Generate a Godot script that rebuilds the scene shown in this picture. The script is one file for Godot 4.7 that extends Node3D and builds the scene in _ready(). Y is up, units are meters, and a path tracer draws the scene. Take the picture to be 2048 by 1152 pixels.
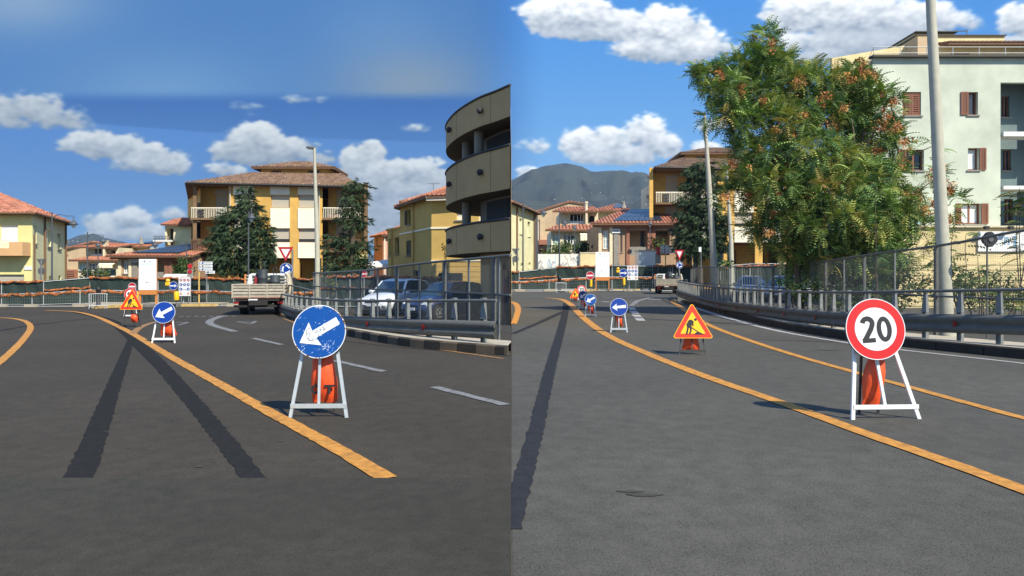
extends Node3D

const F := 1500.0      # focal length and horizon of the photograph, in its own pixels
const YH := 550.0
const CH := 1.6        # eye height in metres
var M := {}
var T := {}
var rng := RandomNumberGenerator.new()
var taken := {}
var O := Vector3.ZERO  # base of the thing that is being built


# ---------- measuring: where a photographed point stands in the world ----------
func at(px: float, py: float, d: float) -> Vector3:
	return Vector3((px - 1024.0) * d / F, CH + (YH - py) * d / F, -d)

func gp(px: float, py: float) -> Vector3:
	var d := CH * F / (py - YH)
	return Vector3((px - 1024.0) * d / F, 0, -d)

func gd(px: float, d: float) -> Vector3:
	return Vector3((px - 1024.0) * d / F, 0, -d)

func hh(py: float, d: float) -> float:
	return CH + (YH - py) * d / F

func smooth_path(pts: Array, n: int) -> Array:
	var out := []
	for i in pts.size() - 1:
		var p0: Vector3 = pts[max(i - 1, 0)]
		var p3: Vector3 = pts[min(i + 2, pts.size() - 1)]
		for k in n:
			out.append((pts[i] as Vector3).cubic_interpolate(pts[i + 1], p0, p3, float(k) / n))
	out.append(pts[-1])
	return out

func resample(pts: Array, step: float) -> Array:
	var out := [pts[0]]
	var left := step
	for i in pts.size() - 1:
		var a: Vector3 = pts[i]
		var b: Vector3 = pts[i + 1]
		var l := a.distance_to(b)
		var t := left
		while t <= l:
			out.append(a.lerp(b, t / l))
			t += step
		left = t - l
	return out


# ---------- nodes ----------
func numbered(called: String) -> String:
	var n: int = taken.get(called, 0)
	taken[called] = n + 1
	return called if n == 0 else "%s_%03d" % [called, n]

func tag(o: Node, label: String, category := "", group := "", kind := "") -> Node:
	if label: o.set_meta("label", label)
	if category: o.set_meta("category", category)
	if group: o.set_meta("group", group)
	if kind: o.set_meta("kind", kind)
	return o

func thing(called: String, label: String, category: String, pos := Vector3.ZERO, turn := 0.0, group := "") -> Node3D:
	var o := Node3D.new()
	o.name = numbered(called)
	add_child(o)
	o.position = pos
	o.rotation.y = turn
	O = Vector3.ZERO
	tag(o, label, category, group)
	return o

func wthing(called: String, label: String, category: String, pos: Vector3, group := "") -> Node3D:  # its meshes are measured in the world
	var o := thing(called, label, category, pos, 0.0, group)
	O = pos
	return o

func twin(src: Node3D, pos: Vector3, turn: float, label: String, k := 1.0, group := "") -> Node3D:
	var r: Node3D = src.duplicate()
	var base := String(src.name)
	if base.length() > 4 and base[-4] == "_" and base.right(3).is_valid_int(): base = base.left(-4)
	r.name = numbered(base)
	add_child(r)
	r.transform = Transform3D(Basis(Vector3.UP, turn).scaled(Vector3.ONE * k), pos)
	tag(r, label, "", group)
	return r

func S() -> SurfaceTool:
	var st := SurfaceTool.new()
	st.begin(Mesh.PRIMITIVE_TRIANGLES)
	st.set_smooth_group(-1)
	return st

func fin(st: SurfaceTool, called: String, m: Material, parent: Node = self) -> MeshInstance3D:
	st.generate_normals()
	var o := MeshInstance3D.new()
	o.mesh = st.commit()
	o.material_override = m
	if parent == self:
		o.name = numbered(called)
		add_child(o)
		o.position = O
	else:
		o.name = called
		parent.add_child(o, true)
	return o

func struct(st: SurfaceTool, called: String, m: Material, label: String) -> MeshInstance3D:
	var o := fin(st, called, m)
	tag(o, label, "", "", "structure")
	return o

func stuff(o: Node) -> Node:
	o.set_meta("kind", "stuff")
	return o


# ---------- shapes; corners run anticlockwise seen from outside ----------
func tri(st: SurfaceTool, a: Vector3, b: Vector3, c: Vector3) -> void:
	st.add_vertex(a - O); st.add_vertex(c - O); st.add_vertex(b - O)

func quad(st: SurfaceTool, a: Vector3, b: Vector3, c: Vector3, d: Vector3) -> void:
	tri(st, a, b, c)
	tri(st, a, c, d)

func uquad(st: SurfaceTool, a: Vector3, b: Vector3, c: Vector3, d: Vector3) -> void:  # a bottom left, b bottom right, c top right, d top left
	var p := [a, c, b, a, d, c]
	var u := [Vector2(0, 1), Vector2(1, 0), Vector2(1, 1), Vector2(0, 1), Vector2(0, 0), Vector2(1, 0)]
	for i in 6:
		st.set_uv(u[i])
		st.add_vertex(p[i] - O)

func box(st: SurfaceTool, c: Vector3, s: Vector3, b := Basis.IDENTITY) -> void:
	var x := b.x * s.x / 2
	var y := b.y * s.y / 2
	var z := b.z * s.z / 2
	quad(st, c - x - y + z, c + x - y + z, c + x + y + z, c - x + y + z)
	quad(st, c + x - y - z, c - x - y - z, c - x + y - z, c + x + y - z)
	quad(st, c + x - y + z, c + x - y - z, c + x + y - z, c + x + y + z)
	quad(st, c - x - y - z, c - x - y + z, c - x + y + z, c - x + y - z)
	quad(st, c - x + y + z, c + x + y + z, c + x + y - z, c - x + y - z)
	quad(st, c - x - y - z, c + x - y - z, c + x - y + z, c - x - y + z)

func rbox(st: SurfaceTool, c: Vector3, s: Vector3, r: float, b := Basis.IDENTITY) -> void:  # edges along z chamfered in x and y, ends chamfered a little
	var hx := s.x / 2
	var hy := s.y / 2
	var ring := func(k: float, z: float) -> Array:
		var w := hx - k
		var h := hy - k
		var o := []
		for p in [Vector2(w - r, -h), Vector2(w, -h + r), Vector2(w, h - r), Vector2(w - r, h), Vector2(-w + r, h), Vector2(-w, h - r), Vector2(-w, -h + r), Vector2(-w + r, -h)]:
			o.append(c + b * Vector3(p.x, p.y, z))
		return o
	loft(st, [ring.call(r * 0.7, -s.z / 2), ring.call(0.0, -s.z / 2 + r * 0.7), ring.call(0.0, s.z / 2 - r * 0.7), ring.call(r * 0.7, s.z / 2)], true)

func bar(st: SurfaceTool, a: Vector3, b: Vector3, w: float, h := -1.0, up := Vector3.UP) -> void:
	if h < 0: h = w
	var z := (b - a).normalized()
	if absf(z.dot(up)) > 0.99: up = Vector3.FORWARD if absf(z.dot(Vector3.UP)) > 0.9 else Vector3.UP
	var x := up.cross(z).normalized()
	var y := z.cross(x)
	box(st, (a + b) / 2, Vector3(w, h, a.distance_to(b)), Basis(x, y, z))

func tube(st: SurfaceTool, pts: Array, r, n := 6) -> void:
	st.set_smooth_group(1)
	var rings := []
	for i in pts.size():
		var p: Vector3 = pts[i]
		var z: Vector3 = (pts[min(i + 1, pts.size() - 1)] - pts[max(i - 1, 0)]).normalized()
		var up := Vector3.UP if absf(z.y) < 0.9 else Vector3.RIGHT
		var x := up.cross(z).normalized()
		var y := z.cross(x)
		var rr: float = r[i] if r is Array else r
		var ring := []
		for k in n:
			ring.append(p + (x * cos(TAU * k / n) + y * sin(TAU * k / n)) * rr)
		rings.append(ring)
	loft(st, rings, false)
	st.set_smooth_group(-1)
	cap(st, rings[0], true)
	cap(st, rings[-1], false)

func cap(st: SurfaceTool, ring: Array, back: bool) -> void:
	for k in range(1, ring.size() - 1):
		if back: tri(st, ring[0], ring[k + 1], ring[k])
		else: tri(st, ring[0], ring[k], ring[k + 1])

func loft(st: SurfaceTool, rings: Array, caps := true, closed := true) -> void:
	for i in rings.size() - 1:
		var a: Array = rings[i]
		var b: Array = rings[i + 1]
		for k in (a.size() if closed else a.size() - 1):
			var l := (k + 1) % a.size()
			quad(st, a[k], a[l], b[l], b[k])
	if caps:
		cap(st, rings[0], true)
		cap(st, rings[-1], false)

func lathe(st: SurfaceTool, prof: Array, x: Transform3D, n := 12, smooth := true) -> void:  # prof: Vector2(radius, height) from the bottom up
	if smooth: st.set_smooth_group(1)
	var rings := []
	for p in prof:
		var ring := []
		for k in n:
			ring.append(x * Vector3(cos(TAU * k / n) * p.x, p.y, -sin(TAU * k / n) * p.x))
		rings.append(ring)
	loft(st, rings, false)
	st.set_smooth_group(-1)
	cap(st, rings[0], true)
	cap(st, rings[-1], false)

func prism(st: SurfaceTool, poly: Array, x: Transform3D, z0: float, z1: float) -> void:  # a flat outline with thickness z0..z1 along the local z
	var pk := PackedVector2Array(poly)
	if Geometry2D.is_polygon_clockwise(pk): pk.reverse()
	var ix := Geometry2D.triangulate_polygon(pk)
	for i in range(0, ix.size(), 3):
		var t := [pk[ix[i]], pk[ix[i + 1]], pk[ix[i + 2]]]
		if (t[1] - t[0]).cross(t[2] - t[0]) < 0: t.reverse()
		tri(st, x * Vector3(t[0].x, t[0].y, z1), x * Vector3(t[1].x, t[1].y, z1), x * Vector3(t[2].x, t[2].y, z1))
		tri(st, x * Vector3(t[0].x, t[0].y, z0), x * Vector3(t[2].x, t[2].y, z0), x * Vector3(t[1].x, t[1].y, z0))
	for i in pk.size():
		var p := pk[i]
		var q := pk[(i + 1) % pk.size()]
		quad(st, x * Vector3(p.x, p.y, z0), x * Vector3(q.x, q.y, z0), x * Vector3(q.x, q.y, z1), x * Vector3(p.x, p.y, z1))

func ngon(n: int, r: float, c := Vector2.ZERO, turn := 0.0, k := 1.0) -> Array:
	var o := []
	for i in n:
		o.append(c + Vector2(cos(turn + TAU * i / n) * r, sin(turn + TAU * i / n) * r * k))
	return o

func ring_plate(st: SurfaceTool, outer: Array, inner: Array, x: Transform3D, z0: float, z1: float) -> void:  # a flat band between two outlines of as many corners
	var n := outer.size()
	for i in n:
		var j := (i + 1) % n
		var a: Vector2 = outer[i]
		var b: Vector2 = outer[j]
		var c: Vector2 = inner[j]
		var d: Vector2 = inner[i]
		quad(st, x * Vector3(a.x, a.y, z1), x * Vector3(b.x, b.y, z1), x * Vector3(c.x, c.y, z1), x * Vector3(d.x, d.y, z1))
		quad(st, x * Vector3(a.x, a.y, z0), x * Vector3(b.x, b.y, z0), x * Vector3(b.x, b.y, z1), x * Vector3(a.x, a.y, z1))
		quad(st, x * Vector3(c.x, c.y, z0), x * Vector3(d.x, d.y, z0), x * Vector3(d.x, d.y, z1), x * Vector3(c.x, c.y, z1))

func sheet(st: SurfaceTool, poly: Array, y: float) -> void:  # a level polygon seen from above
	var pk := PackedVector2Array()
	for p in poly: pk.append(Vector2(p.x, p.z))
	var ix := Geometry2D.triangulate_polygon(pk)
	for i in range(0, ix.size(), 3):
		var a := pk[ix[i]]
		var b := pk[ix[i + 1]]
		var c := pk[ix[i + 2]]
		if (b - a).cross(c - a) > 0:
			var s := b
			b = c
			c = s
		tri(st, Vector3(a.x, y, a.y), Vector3(b.x, y, b.y), Vector3(c.x, y, c.y))

func stripe(st: SurfaceTool, pts: Array, w0: float, w1: float, y: float, ragged := 0.0) -> void:  # a painted or tarred line along a path on the ground
	var l := []
	var r := []
	for i in pts.size():
		var p: Vector3 = pts[i]
		var t: Vector3 = (pts[min(i + 1, pts.size() - 1)] - pts[max(i - 1, 0)]).normalized()
		var s := t.cross(Vector3.UP).normalized()
		var w := lerpf(w0, w1, float(i) / (pts.size() - 1)) / 2
		l.append(p - s * (w + rng.randf_range(-ragged, ragged)) + Vector3.UP * y)
		r.append(p + s * (w + rng.randf_range(-ragged, ragged)) + Vector3.UP * y)
	for i in pts.size() - 1:
		quad(st, l[i], r[i], r[i + 1], l[i + 1])


# ---------- walls with openings, measured along A -> B ----------
func plane_of(A: Vector3, B: Vector3, flip := false) -> Dictionary:
	var u := (B - A).normalized()
	var n := u.cross(Vector3.UP).normalized()
	if n.dot(-A) < 0: n = -n
	if flip: n = -n
	return {"A": A, "B": B, "u": u, "n": n, "L": A.distance_to(B)}

func wu(W: Dictionary, px: float) -> float:
	var A: Vector3 = W.A
	var u: Vector3 = W.u
	var k := (px - 1024.0) / F
	return -(A.x + A.z * k) / (u.x + u.z * k)

func wv(W: Dictionary, px: float, py: float) -> float:
	var p: Vector3 = W.A + W.u * wu(W, px)
	return hh(py, -p.z)

func rect(W: Dictionary, x0: float, y0: float, x1: float, y1: float) -> Array:
	var a := wu(W, x0)
	var b := wu(W, x1)
	var xm := (x0 + x1) / 2
	var v0 := wv(W, xm, y1)
	var v1 := wv(W, xm, y0)
	return [minf(a, b), minf(v0, v1), maxf(a, b), maxf(v0, v1)]

func wp(W: Dictionary, u: float, v: float, out := 0.0) -> Vector3:
	return W.A + W.u * u + Vector3.UP * v + W.n * out

func wquad(st: SurfaceTool, W: Dictionary, r: Array, out: float) -> void:
	var a := wp(W, r[0], r[1], out)
	var b := wp(W, r[2], r[1], out)
	var c := wp(W, r[2], r[3], out)
	var d := wp(W, r[0], r[3], out)
	if (b - a).cross(d - a).dot(W.n) > 0: quad(st, a, b, c, d)
	else: quad(st, b, a, d, c)

func wbox(st: SurfaceTool, W: Dictionary, r: Array, o0: float, o1: float) -> void:  # a block on or in the wall, from depth o0 to o1 along its normal
	var c := wp(W, (r[0] + r[2]) / 2, (r[1] + r[3]) / 2, (o0 + o1) / 2)
	box(st, c, Vector3(r[2] - r[0], r[3] - r[1], absf(o1 - o0)), Basis(W.u, Vector3.UP, W.u.cross(Vector3.UP)))

func wall(st: SurfaceTool, W: Dictionary, h0: float, h1: float, ops: Array, rev := 0.22) -> void:
	var us := [0.0, W.L]
	var vs := [h0, h1]
	for o in ops:
		for k in [0, 2]:
			if o[k] > 0.01 and o[k] < W.L - 0.01: us.append(o[k])
		for k in [1, 3]:
			if o[k] > h0 + 0.01 and o[k] < h1 - 0.01: vs.append(o[k])
	us.sort()
	vs.sort()
	for i in us.size() - 1:
		for j in vs.size() - 1:
			var m := Vector2((us[i] + us[i + 1]) / 2, (vs[j] + vs[j + 1]) / 2)
			var hole := false
			for o in ops:
				if m.x > o[0] and m.x < o[2] and m.y > o[1] and m.y < o[3]: hole = true
			if not hole and us[i + 1] - us[i] > 0.001 and vs[j + 1] - vs[j] > 0.001:
				wquad(st, W, [us[i], vs[j], us[i + 1], vs[j + 1]], 0.0)
	for o in ops:
		var p := [wp(W, o[0], o[1]), wp(W, o[2], o[1]), wp(W, o[2], o[3]), wp(W, o[0], o[3])]
		for k in 4:
			var a: Vector3 = p[k]
			var b: Vector3 = p[(k + 1) % 4]
			quad(st, a, b, b - W.n * rev, a - W.n * rev)

func window(parent: Node, W: Dictionary, r: Array, o := {}) -> void:
	# o: shut (fraction of roller shutter), mull (number of lights), left / right (open leaf shutters), sill, leaf (closed leaf shutters), frame, deep
	var deep: float = o.get("deep", 0.16)
	var fw: float = o.get("fw", 0.06)
	var fm: Material = M[o.get("frame", "white_frame")]
	var st := S()
	for q in [[r[0], r[1], r[0] + fw, r[3]], [r[2] - fw, r[1], r[2], r[3]], [r[0] + fw, r[1], r[2] - fw, r[1] + fw], [r[0] + fw, r[3] - fw, r[2] - fw, r[3]]]:
		wbox(st, W, q, -deep - 0.05, -deep + 0.02)
	var n: int = o.get("mull", 2)
	for k in range(1, n):
		var x: float = lerpf(r[0], r[2], float(k) / n)
		wbox(st, W, [x - fw * 0.6, r[1] + fw, x + fw * 0.6, r[3] - fw], -deep - 0.045, -deep + 0.015)
	for k in range(1, int(o.get("rows", 1))):
		var y: float = lerpf(r[1], r[3], float(k) / int(o.rows))
		wbox(st, W, [r[0] + fw, y - fw * 0.4, r[2] - fw, y + fw * 0.4], -deep - 0.04, -deep + 0.012)
	var win := fin(st, "window", fm, parent)
	st = S()
	wbox(st, W, [r[0] + 0.01, r[1] + 0.01, r[2] - 0.01, r[3] - 0.01], -deep - 0.035, -deep - 0.025)
	fin(st, "pane", M[o.get("glass", "glass")], win)
	if o.has("curtain"):
		st = S()
		wbox(st, W, [r[0] + 0.02, r[1] + 0.02, lerpf(r[0], r[2], o.curtain), r[3] - 0.02], -deep - 0.024, -deep - 0.012)
		fin(st, "curtain", M.curtain, win)
	if o.get("sill", true):
		st = S()
		wbox(st, W, [r[0] - 0.08, r[1] - 0.07, r[2] + 0.08, r[1] - 0.004], -0.1, 0.07)
		fin(st, "sill", M[o.get("sillm", "stone")], win)
	if o.has("shut"):
		st = S()
		var y0: float = lerpf(r[3], r[1], o.shut)
		var rows := maxi(4, int((r[3] - y0) / 0.09))
		for k in rows:
			wbox(st, W, [r[0] + 0.015, lerpf(y0, r[3], float(k) / rows) + 0.006, r[2] - 0.015, lerpf(y0, r[3], (k + 1.0) / rows)], -deep + 0.03, -deep + 0.055)
		fin(st, "roller_shutter", M[o.get("shutm", "shutter_grey")], win)
	for side in ["left", "right"]:
		if o.has(side):
			var w: float = o[side]
			var q := [r[0] - w, r[1], r[0] - 0.01, r[3]] if side == "left" else [r[2] + 0.01, r[1], r[2] + w, r[3]]
			leaf_shutter(win, W, q, 0.02, o.get("leafm", "wood_brown"))
	if o.has("leaf"):
		var mid: float = (r[0] + r[2]) / 2
		leaf_shutter(win, W, [r[0] + 0.02, r[1] + 0.02, mid - 0.01, r[3] - 0.02], -0.1, o.get("leafm", "wood_brown"))
		leaf_shutter(win, W, [mid + 0.01, r[1] + 0.02, r[2] - 0.02, r[3] - 0.02], -0.1, o.get("leafm", "wood_brown"))

func leaf_shutter(parent: Node, W: Dictionary, q: Array, out: float, mat: String) -> void:
	var st := S()
	var b := minf(0.09, (q[2] - q[0]) * 0.2)
	for p in [[q[0], q[1], q[0] + b, q[3]], [q[2] - b, q[1], q[2], q[3]], [q[0] + b, q[1], q[2] - b, q[1] + b], [q[0] + b, q[3] - b, q[2] - b, q[3]]]:
		wbox(st, W, p, out, out + 0.045)
	var rows := int((q[3] - q[1] - 2 * b) / 0.1)
	for k in rows:
		var y: float = lerpf(q[1] + b, q[3] - b, (k + 0.5) / rows)
		wbox(st, W, [q[0] + b, y - 0.036, q[2] - b, y + 0.036], out + 0.01, out + 0.03)
	fin(st, "shutter", M[mat], parent)


# ---------- roofs ----------
func tiled(st: SurfaceTool, poly: Array, step := 0.24, course := 0.42, rise := 0.06) -> void:  # rows of barrel tiles over a sloping facet whose first edge is the eave
	var u: Vector3 = (poly[1] - poly[0]).normalized()
	var n: Vector3 = u.cross(poly[2] - poly[1]).normalized()
	if n.y < 0: n = -n
	var w := n.cross(u)
	if w.y < 0: w = -w
	var p2 := PackedVector2Array()
	var lo := INF
	var hi := -INF
	for p in poly:
		var q := Vector2((p - poly[0]).dot(u), (p - poly[0]).dot(w))
		p2.append(q)
		lo = minf(lo, q.x)
		hi = maxf(hi, q.x)
	var at3 := func(x: float, y: float, z: float) -> Vector3: return poly[0] + u * x + w * y + n * z
	var cols := int((hi - lo) / step)
	for i in cols:
		var x := lo + (i + 0.5) * (hi - lo) / cols
		var b0 := INF
		var b1 := -INF
		for k in p2.size():
			var a := p2[k]
			var b := p2[(k + 1) % p2.size()]
			if (a.x - x) * (b.x - x) <= 0 and absf(a.x - b.x) > 1e-6:
				var y := lerpf(a.y, b.y, (x - a.x) / (b.x - a.x))
				b0 = minf(b0, y)
				b1 = maxf(b1, y)
		if b1 - b0 < 0.08: continue
		var rows := maxi(1, int((b1 - b0) / course))
		for j in rows:
			var ya := lerpf(b0, b1, float(j) / rows) - 0.03
			var yb := lerpf(b0, b1, (j + 1.0) / rows)
			var g := rng.randf_range(0.62, 1.12)
			st.set_color(Color(g, g * rng.randf_range(0.88, 1.0), g * rng.randf_range(0.8, 1.0)))
			var h := step * 0.46
			var A := [at3.call(x - h, ya, 0.02), at3.call(x - h * 0.6, ya, rise + 0.025), at3.call(x + h * 0.6, ya, rise + 0.025), at3.call(x + h, ya, 0.02)]
			var B := [at3.call(x - h * 0.8, yb, 0.008), at3.call(x - h * 0.5, yb, rise - 0.012), at3.call(x + h * 0.5, yb, rise - 0.012), at3.call(x + h * 0.8, yb, 0.008)]
			for k in 3: quad(st, A[k], A[k + 1], B[k + 1], B[k])
			quad(st, A[3], A[2], A[1], A[0])

func slab(st: SurfaceTool, poly: Array, t: float) -> void:  # a sloping or level plate, thickness t downwards
	var c := []
	for p in poly: c.append(p)
	var n: Vector3 = (c[1] - c[0]).cross(c[2] - c[1])
	if n.y < 0: c.reverse()
	var lowr := []
	for p in c: lowr.append(p - Vector3.UP * t)
	loft(st, [lowr, c], true)

func roof(parent: Node, facets: Array, mat: String, t := 0.12, step := 0.24, course := 0.42) -> void:
	var st := S()
	for f in facets: slab(st, f, t)
	var r := fin(st, "roof", M.roof_under, parent)
	st = S()
	st.set_color(Color.WHITE)
	for f in facets: tiled(st, f, step, course, step * 0.28)
	stuff(fin(st, "roof_tiles", M[mat], r))

func hip(A: Vector3, B: Vector3, C: Vector3, D: Vector3, h: float, k: float) -> Array:  # four facets over the eave corners A B C D, ridge from k to 1-k of the long way, rise h
	var m0 := (A + D) / 2
	var m1 := (B + C) / 2
	var r0 := m0.lerp(m1, k) + Vector3.UP * h
	var r1 := m0.lerp(m1, 1 - k) + Vector3.UP * h
	return [[A, B, r1, r0], [B, C, r1], [C, D, r0, r1], [D, A, r0]]


# ---------- materials ----------
func mat(called: String, c: Color, rough := 0.8, o := {}) -> StandardMaterial3D:
	var m := StandardMaterial3D.new()
	m.resource_name = called
	m.albedo_color = c
	m.roughness = rough
	m.metallic = o.get("metal", 0.0)
	m.metallic_specular = o.get("spec", 0.5)
	if o.has("tex"):
		m.albedo_texture = T[o.tex]
		m.uv1_triplanar = not o.get("uv", false)
		m.uv1_world_triplanar = not o.get("uv", false) and not o.get("own", false)
		m.uv1_scale = Vector3.ONE * o.get("scale", 0.2)
	if o.has("bump"):
		m.heightmap_enabled = true
		m.heightmap_texture = T[o.bump]
		m.heightmap_scale = o.get("bumps", 0.5)
	if o.has("detail"):
		m.detail_enabled = true
		m.detail_albedo = T[o.detail]
		m.detail_mask = T.white
		m.detail_blend_mode = BaseMaterial3D.BLEND_MODE_MUL
		m.detail_uv_layer = BaseMaterial3D.DETAIL_UV_2
		m.uv2_triplanar = true
		m.uv2_world_triplanar = true
		m.uv2_scale = Vector3.ONE * o.get("dscale", 0.03)
	if o.get("vc", false): m.vertex_color_use_as_albedo = true
	if o.has("back"):
		m.backlight_enabled = true
		m.backlight = o.back
	if o.get("two", false): m.cull_mode = BaseMaterial3D.CULL_DISABLED
	if o.has("coat"):
		m.clearcoat_enabled = true
		m.clearcoat = o.coat
		m.clearcoat_roughness = 0.08
	if o.has("glow"):
		m.emission_enabled = true
		m.emission = c
		m.emission_energy_multiplier = o.glow
	M[called] = m
	return m

func c8(r: int, g: int, b: int) -> Color:
	return Color8(r, g, b)

func noise_tex(called: String, size: int, freq: float, oct: int, lo: float, hi: float, sd: int, typ := FastNoiseLite.TYPE_SIMPLEX_SMOOTH, gain := 0.5) -> void:
	var f := FastNoiseLite.new()
	f.seed = sd
	f.noise_type = typ
	f.frequency = freq
	f.fractal_octaves = oct
	f.fractal_gain = gain
	var im := f.get_seamless_image(size, size, false, false, 0.15, true)
	im.convert(Image.FORMAT_L8)
	var by := im.get_data()
	var lut := PackedByteArray()
	for i in 256: lut.append(int(255.0 * pow(minf(lerpf(lo, hi, i / 255.0), 1.0), 0.4545)))   # lo and hi are shares of the light that the surface sends back
	for i in by.size(): by[i] = lut[by[i]]
	T[called] = ImageTexture.create_from_image(Image.create_from_data(size, size, false, Image.FORMAT_L8, by))

func asphalt_tex() -> void:
	var n := 768
	var f := FastNoiseLite.new()
	f.seed = 5
	f.frequency = 0.02
	f.fractal_octaves = 4
	var im := f.get_seamless_image(n, n, false, false, 0.15, true)
	im.convert(Image.FORMAT_L8)
	var by := im.get_data()
	var r := RandomNumberGenerator.new()
	r.seed = 11
	var hb := PackedByteArray()
	hb.resize(by.size())
	for i in by.size():
		var s := r.randf()
		var v := 0.6 + 0.24 * (by[i] / 255.0) + 0.34 * (s - 0.5)
		if s > 0.975: v += 0.28
		elif s < 0.05: v -= 0.22
		by[i] = int(255.0 * pow(clampf(v, 0.0, 1.0), 0.4545))
		hb[i] = int(255.0 * s)
	T.asphalt = ImageTexture.create_from_image(Image.create_from_data(n, n, false, Image.FORMAT_L8, by))
	T.grit = ImageTexture.create_from_image(Image.create_from_data(n, n, false, Image.FORMAT_L8, hb))

func make_materials() -> void:
	var w := Image.create(4, 4, false, Image.FORMAT_L8)
	w.fill(Color.WHITE)
	T.white = ImageTexture.create_from_image(w)
	noise_tex("plaster", 512, 0.012, 5, 0.84, 1.0, 3)
	noise_tex("stain", 512, 0.008, 6, 0.74, 1.0, 8, FastNoiseLite.TYPE_SIMPLEX_SMOOTH, 0.62)
	noise_tex("blotch", 512, 0.006, 5, 0.76, 1.0, 21)
	noise_tex("wear", 512, 0.024, 6, 0.5, 1.3, 17, FastNoiseLite.TYPE_SIMPLEX_SMOOTH, 0.62)
	noise_tex("rust", 256, 0.03, 5, 0.6, 1.0, 31)
	noise_tex("grain", 256, 0.05, 3, 0.86, 1.0, 41)
	asphalt_tex()
	var pl := {"tex": "plaster", "scale": 0.16, "detail": "stain", "dscale": 0.05, "bump": "grain", "bumps": 0.4}
	# ground
	mat("ground", c8(122, 114, 98), 0.95, {"tex": "blotch", "scale": 0.05})
	mat("asphalt_dark", c8(80, 74, 62), 0.9, {"spec": 0.35, "tex": "asphalt", "scale": 0.2, "detail": "blotch", "dscale": 0.07, "bump": "grit", "bumps": 0.3})
	mat("asphalt_light", c8(98, 96, 87), 0.9, {"spec": 0.35, "tex": "asphalt", "scale": 0.2, "detail": "blotch", "dscale": 0.06, "bump": "grit", "bumps": 0.3})
	mat("asphalt_patch", c8(77, 75, 65), 0.92, {"spec": 0.3, "tex": "asphalt", "scale": 0.3, "detail": "blotch", "dscale": 0.11})
	mat("tar", c8(52, 53, 53), 0.95, {"spec": 0.12, "tex": "asphalt", "scale": 0.5})
	mat("tar_right", c8(60, 62, 66), 0.95, {"spec": 0.12, "tex": "asphalt", "scale": 0.5})
	mat("orange_paint", c8(226, 158, 62), 0.75, {"tex": "asphalt", "scale": 0.5, "detail": "wear", "dscale": 0.45})
	mat("orange_faded", c8(180, 136, 82), 0.75, {"tex": "asphalt", "scale": 0.5, "detail": "wear", "dscale": 0.5})
	mat("white_paint", c8(205, 203, 198), 0.75, {"tex": "asphalt", "scale": 0.7, "detail": "stain", "dscale": 0.4})
	mat("worn_white", c8(146, 146, 142), 0.8, {"tex": "asphalt", "scale": 0.5, "detail": "wear", "dscale": 0.6})
	mat("kerb_black", c8(64, 60, 54), 0.9, {"spec": 0.3, "tex": "rust", "scale": 0.5})
	mat("road_stain", c8(84, 82, 75), 0.9, {"spec": 0.3, "tex": "asphalt", "scale": 0.3})
	mat("crack", c8(40, 38, 35), 0.95, {"spec": 0.2})
	mat("kerb_ochre", c8(98, 85, 68), 0.85, {"tex": "rust", "scale": 0.5})
	mat("kerb_stone", c8(120, 118, 112), 0.9, {"tex": "rust", "scale": 0.4})
	mat("kerb_yellow", c8(206, 176, 110), 0.85, {"tex": "rust", "scale": 0.4})
	mat("concrete", c8(182, 172, 150), 0.92, {"tex": "stain", "scale": 0.3, "bump": "grain", "bumps": 0.5})
	mat("mountain", c8(54, 62, 50), 0.97, {"tex": "hillside", "scale": 0.0035} if T.has("hillside") else {"tex": "rust", "scale": 0.012, "vc": true})
	# building
	mat("pale_yellow", c8(248, 236, 160), 0.9, pl)
	mat("pale_lemon", c8(246, 242, 190), 0.9, pl)
	mat("peach", c8(228, 182, 128), 0.9, pl)
	mat("beige", c8(216, 190, 150), 0.9, pl)
	mat("brick_wash", c8(172, 116, 92), 0.92, pl)
	mat("cream", c8(244, 232, 196), 0.9, pl)
	mat("tan_wall", c8(188, 156, 124), 0.92, pl)
	mat("ochre", c8(236, 188, 98), 0.88, pl)
	mat("ochre_deep", c8(226, 188, 104), 0.88, pl)
	mat("panel_cream", c8(252, 244, 216), 0.85, {"tex": "plaster", "scale": 0.1})
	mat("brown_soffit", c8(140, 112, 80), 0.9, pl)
	mat("curved_concrete", c8(198, 166, 114), 0.92, pl)
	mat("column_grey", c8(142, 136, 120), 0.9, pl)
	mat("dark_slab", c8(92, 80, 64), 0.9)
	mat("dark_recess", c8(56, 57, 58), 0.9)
	mat("pink", c8(220, 172, 148), 0.9, pl)
	mat("pale_green", c8(214, 223, 202), 0.9, {"tex": "plaster", "scale": 0.11, "detail": "stain", "dscale": 0.07, "bump": "grain", "bumps": 0.4})
	mat("cream_yellow", c8(246, 226, 170), 0.9, pl)
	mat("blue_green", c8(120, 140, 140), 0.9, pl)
	mat("mural", c8(235, 235, 230), 0.8)
	mat("roof_red", c8(194, 132, 104), 0.85, {"vc": true, "tex": "grain", "scale": 1.0})
	mat("roof_brown", c8(158, 130, 104), 0.87, {"vc": true, "tex": "rust", "scale": 0.3})
	mat("roof_under", c8(112, 84, 64), 0.9)
	mat("solar", c8(46, 56, 70), 0.25, {"spec": 0.6})
	mat("glass", c8(44, 52, 60), 0.06, {"spec": 0.7})
	mat("glass_dark", c8(22, 26, 30), 0.06, {"spec": 0.6})
	mat("glass_pale", c8(150, 180, 182), 0.08, {"spec": 0.6})
	mat("white_frame", c8(232, 230, 222), 0.6)
	mat("dark_frame", c8(62, 54, 48), 0.6)
	mat("wood_brown", c8(132, 82, 58), 0.6, {"tex": "grain", "scale": 1.5})
	mat("shutter_grey", c8(186, 178, 158), 0.7)
	mat("shutter_white", c8(238, 236, 226), 0.7)
	mat("shutter_dark", c8(74, 70, 62), 0.7)
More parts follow.
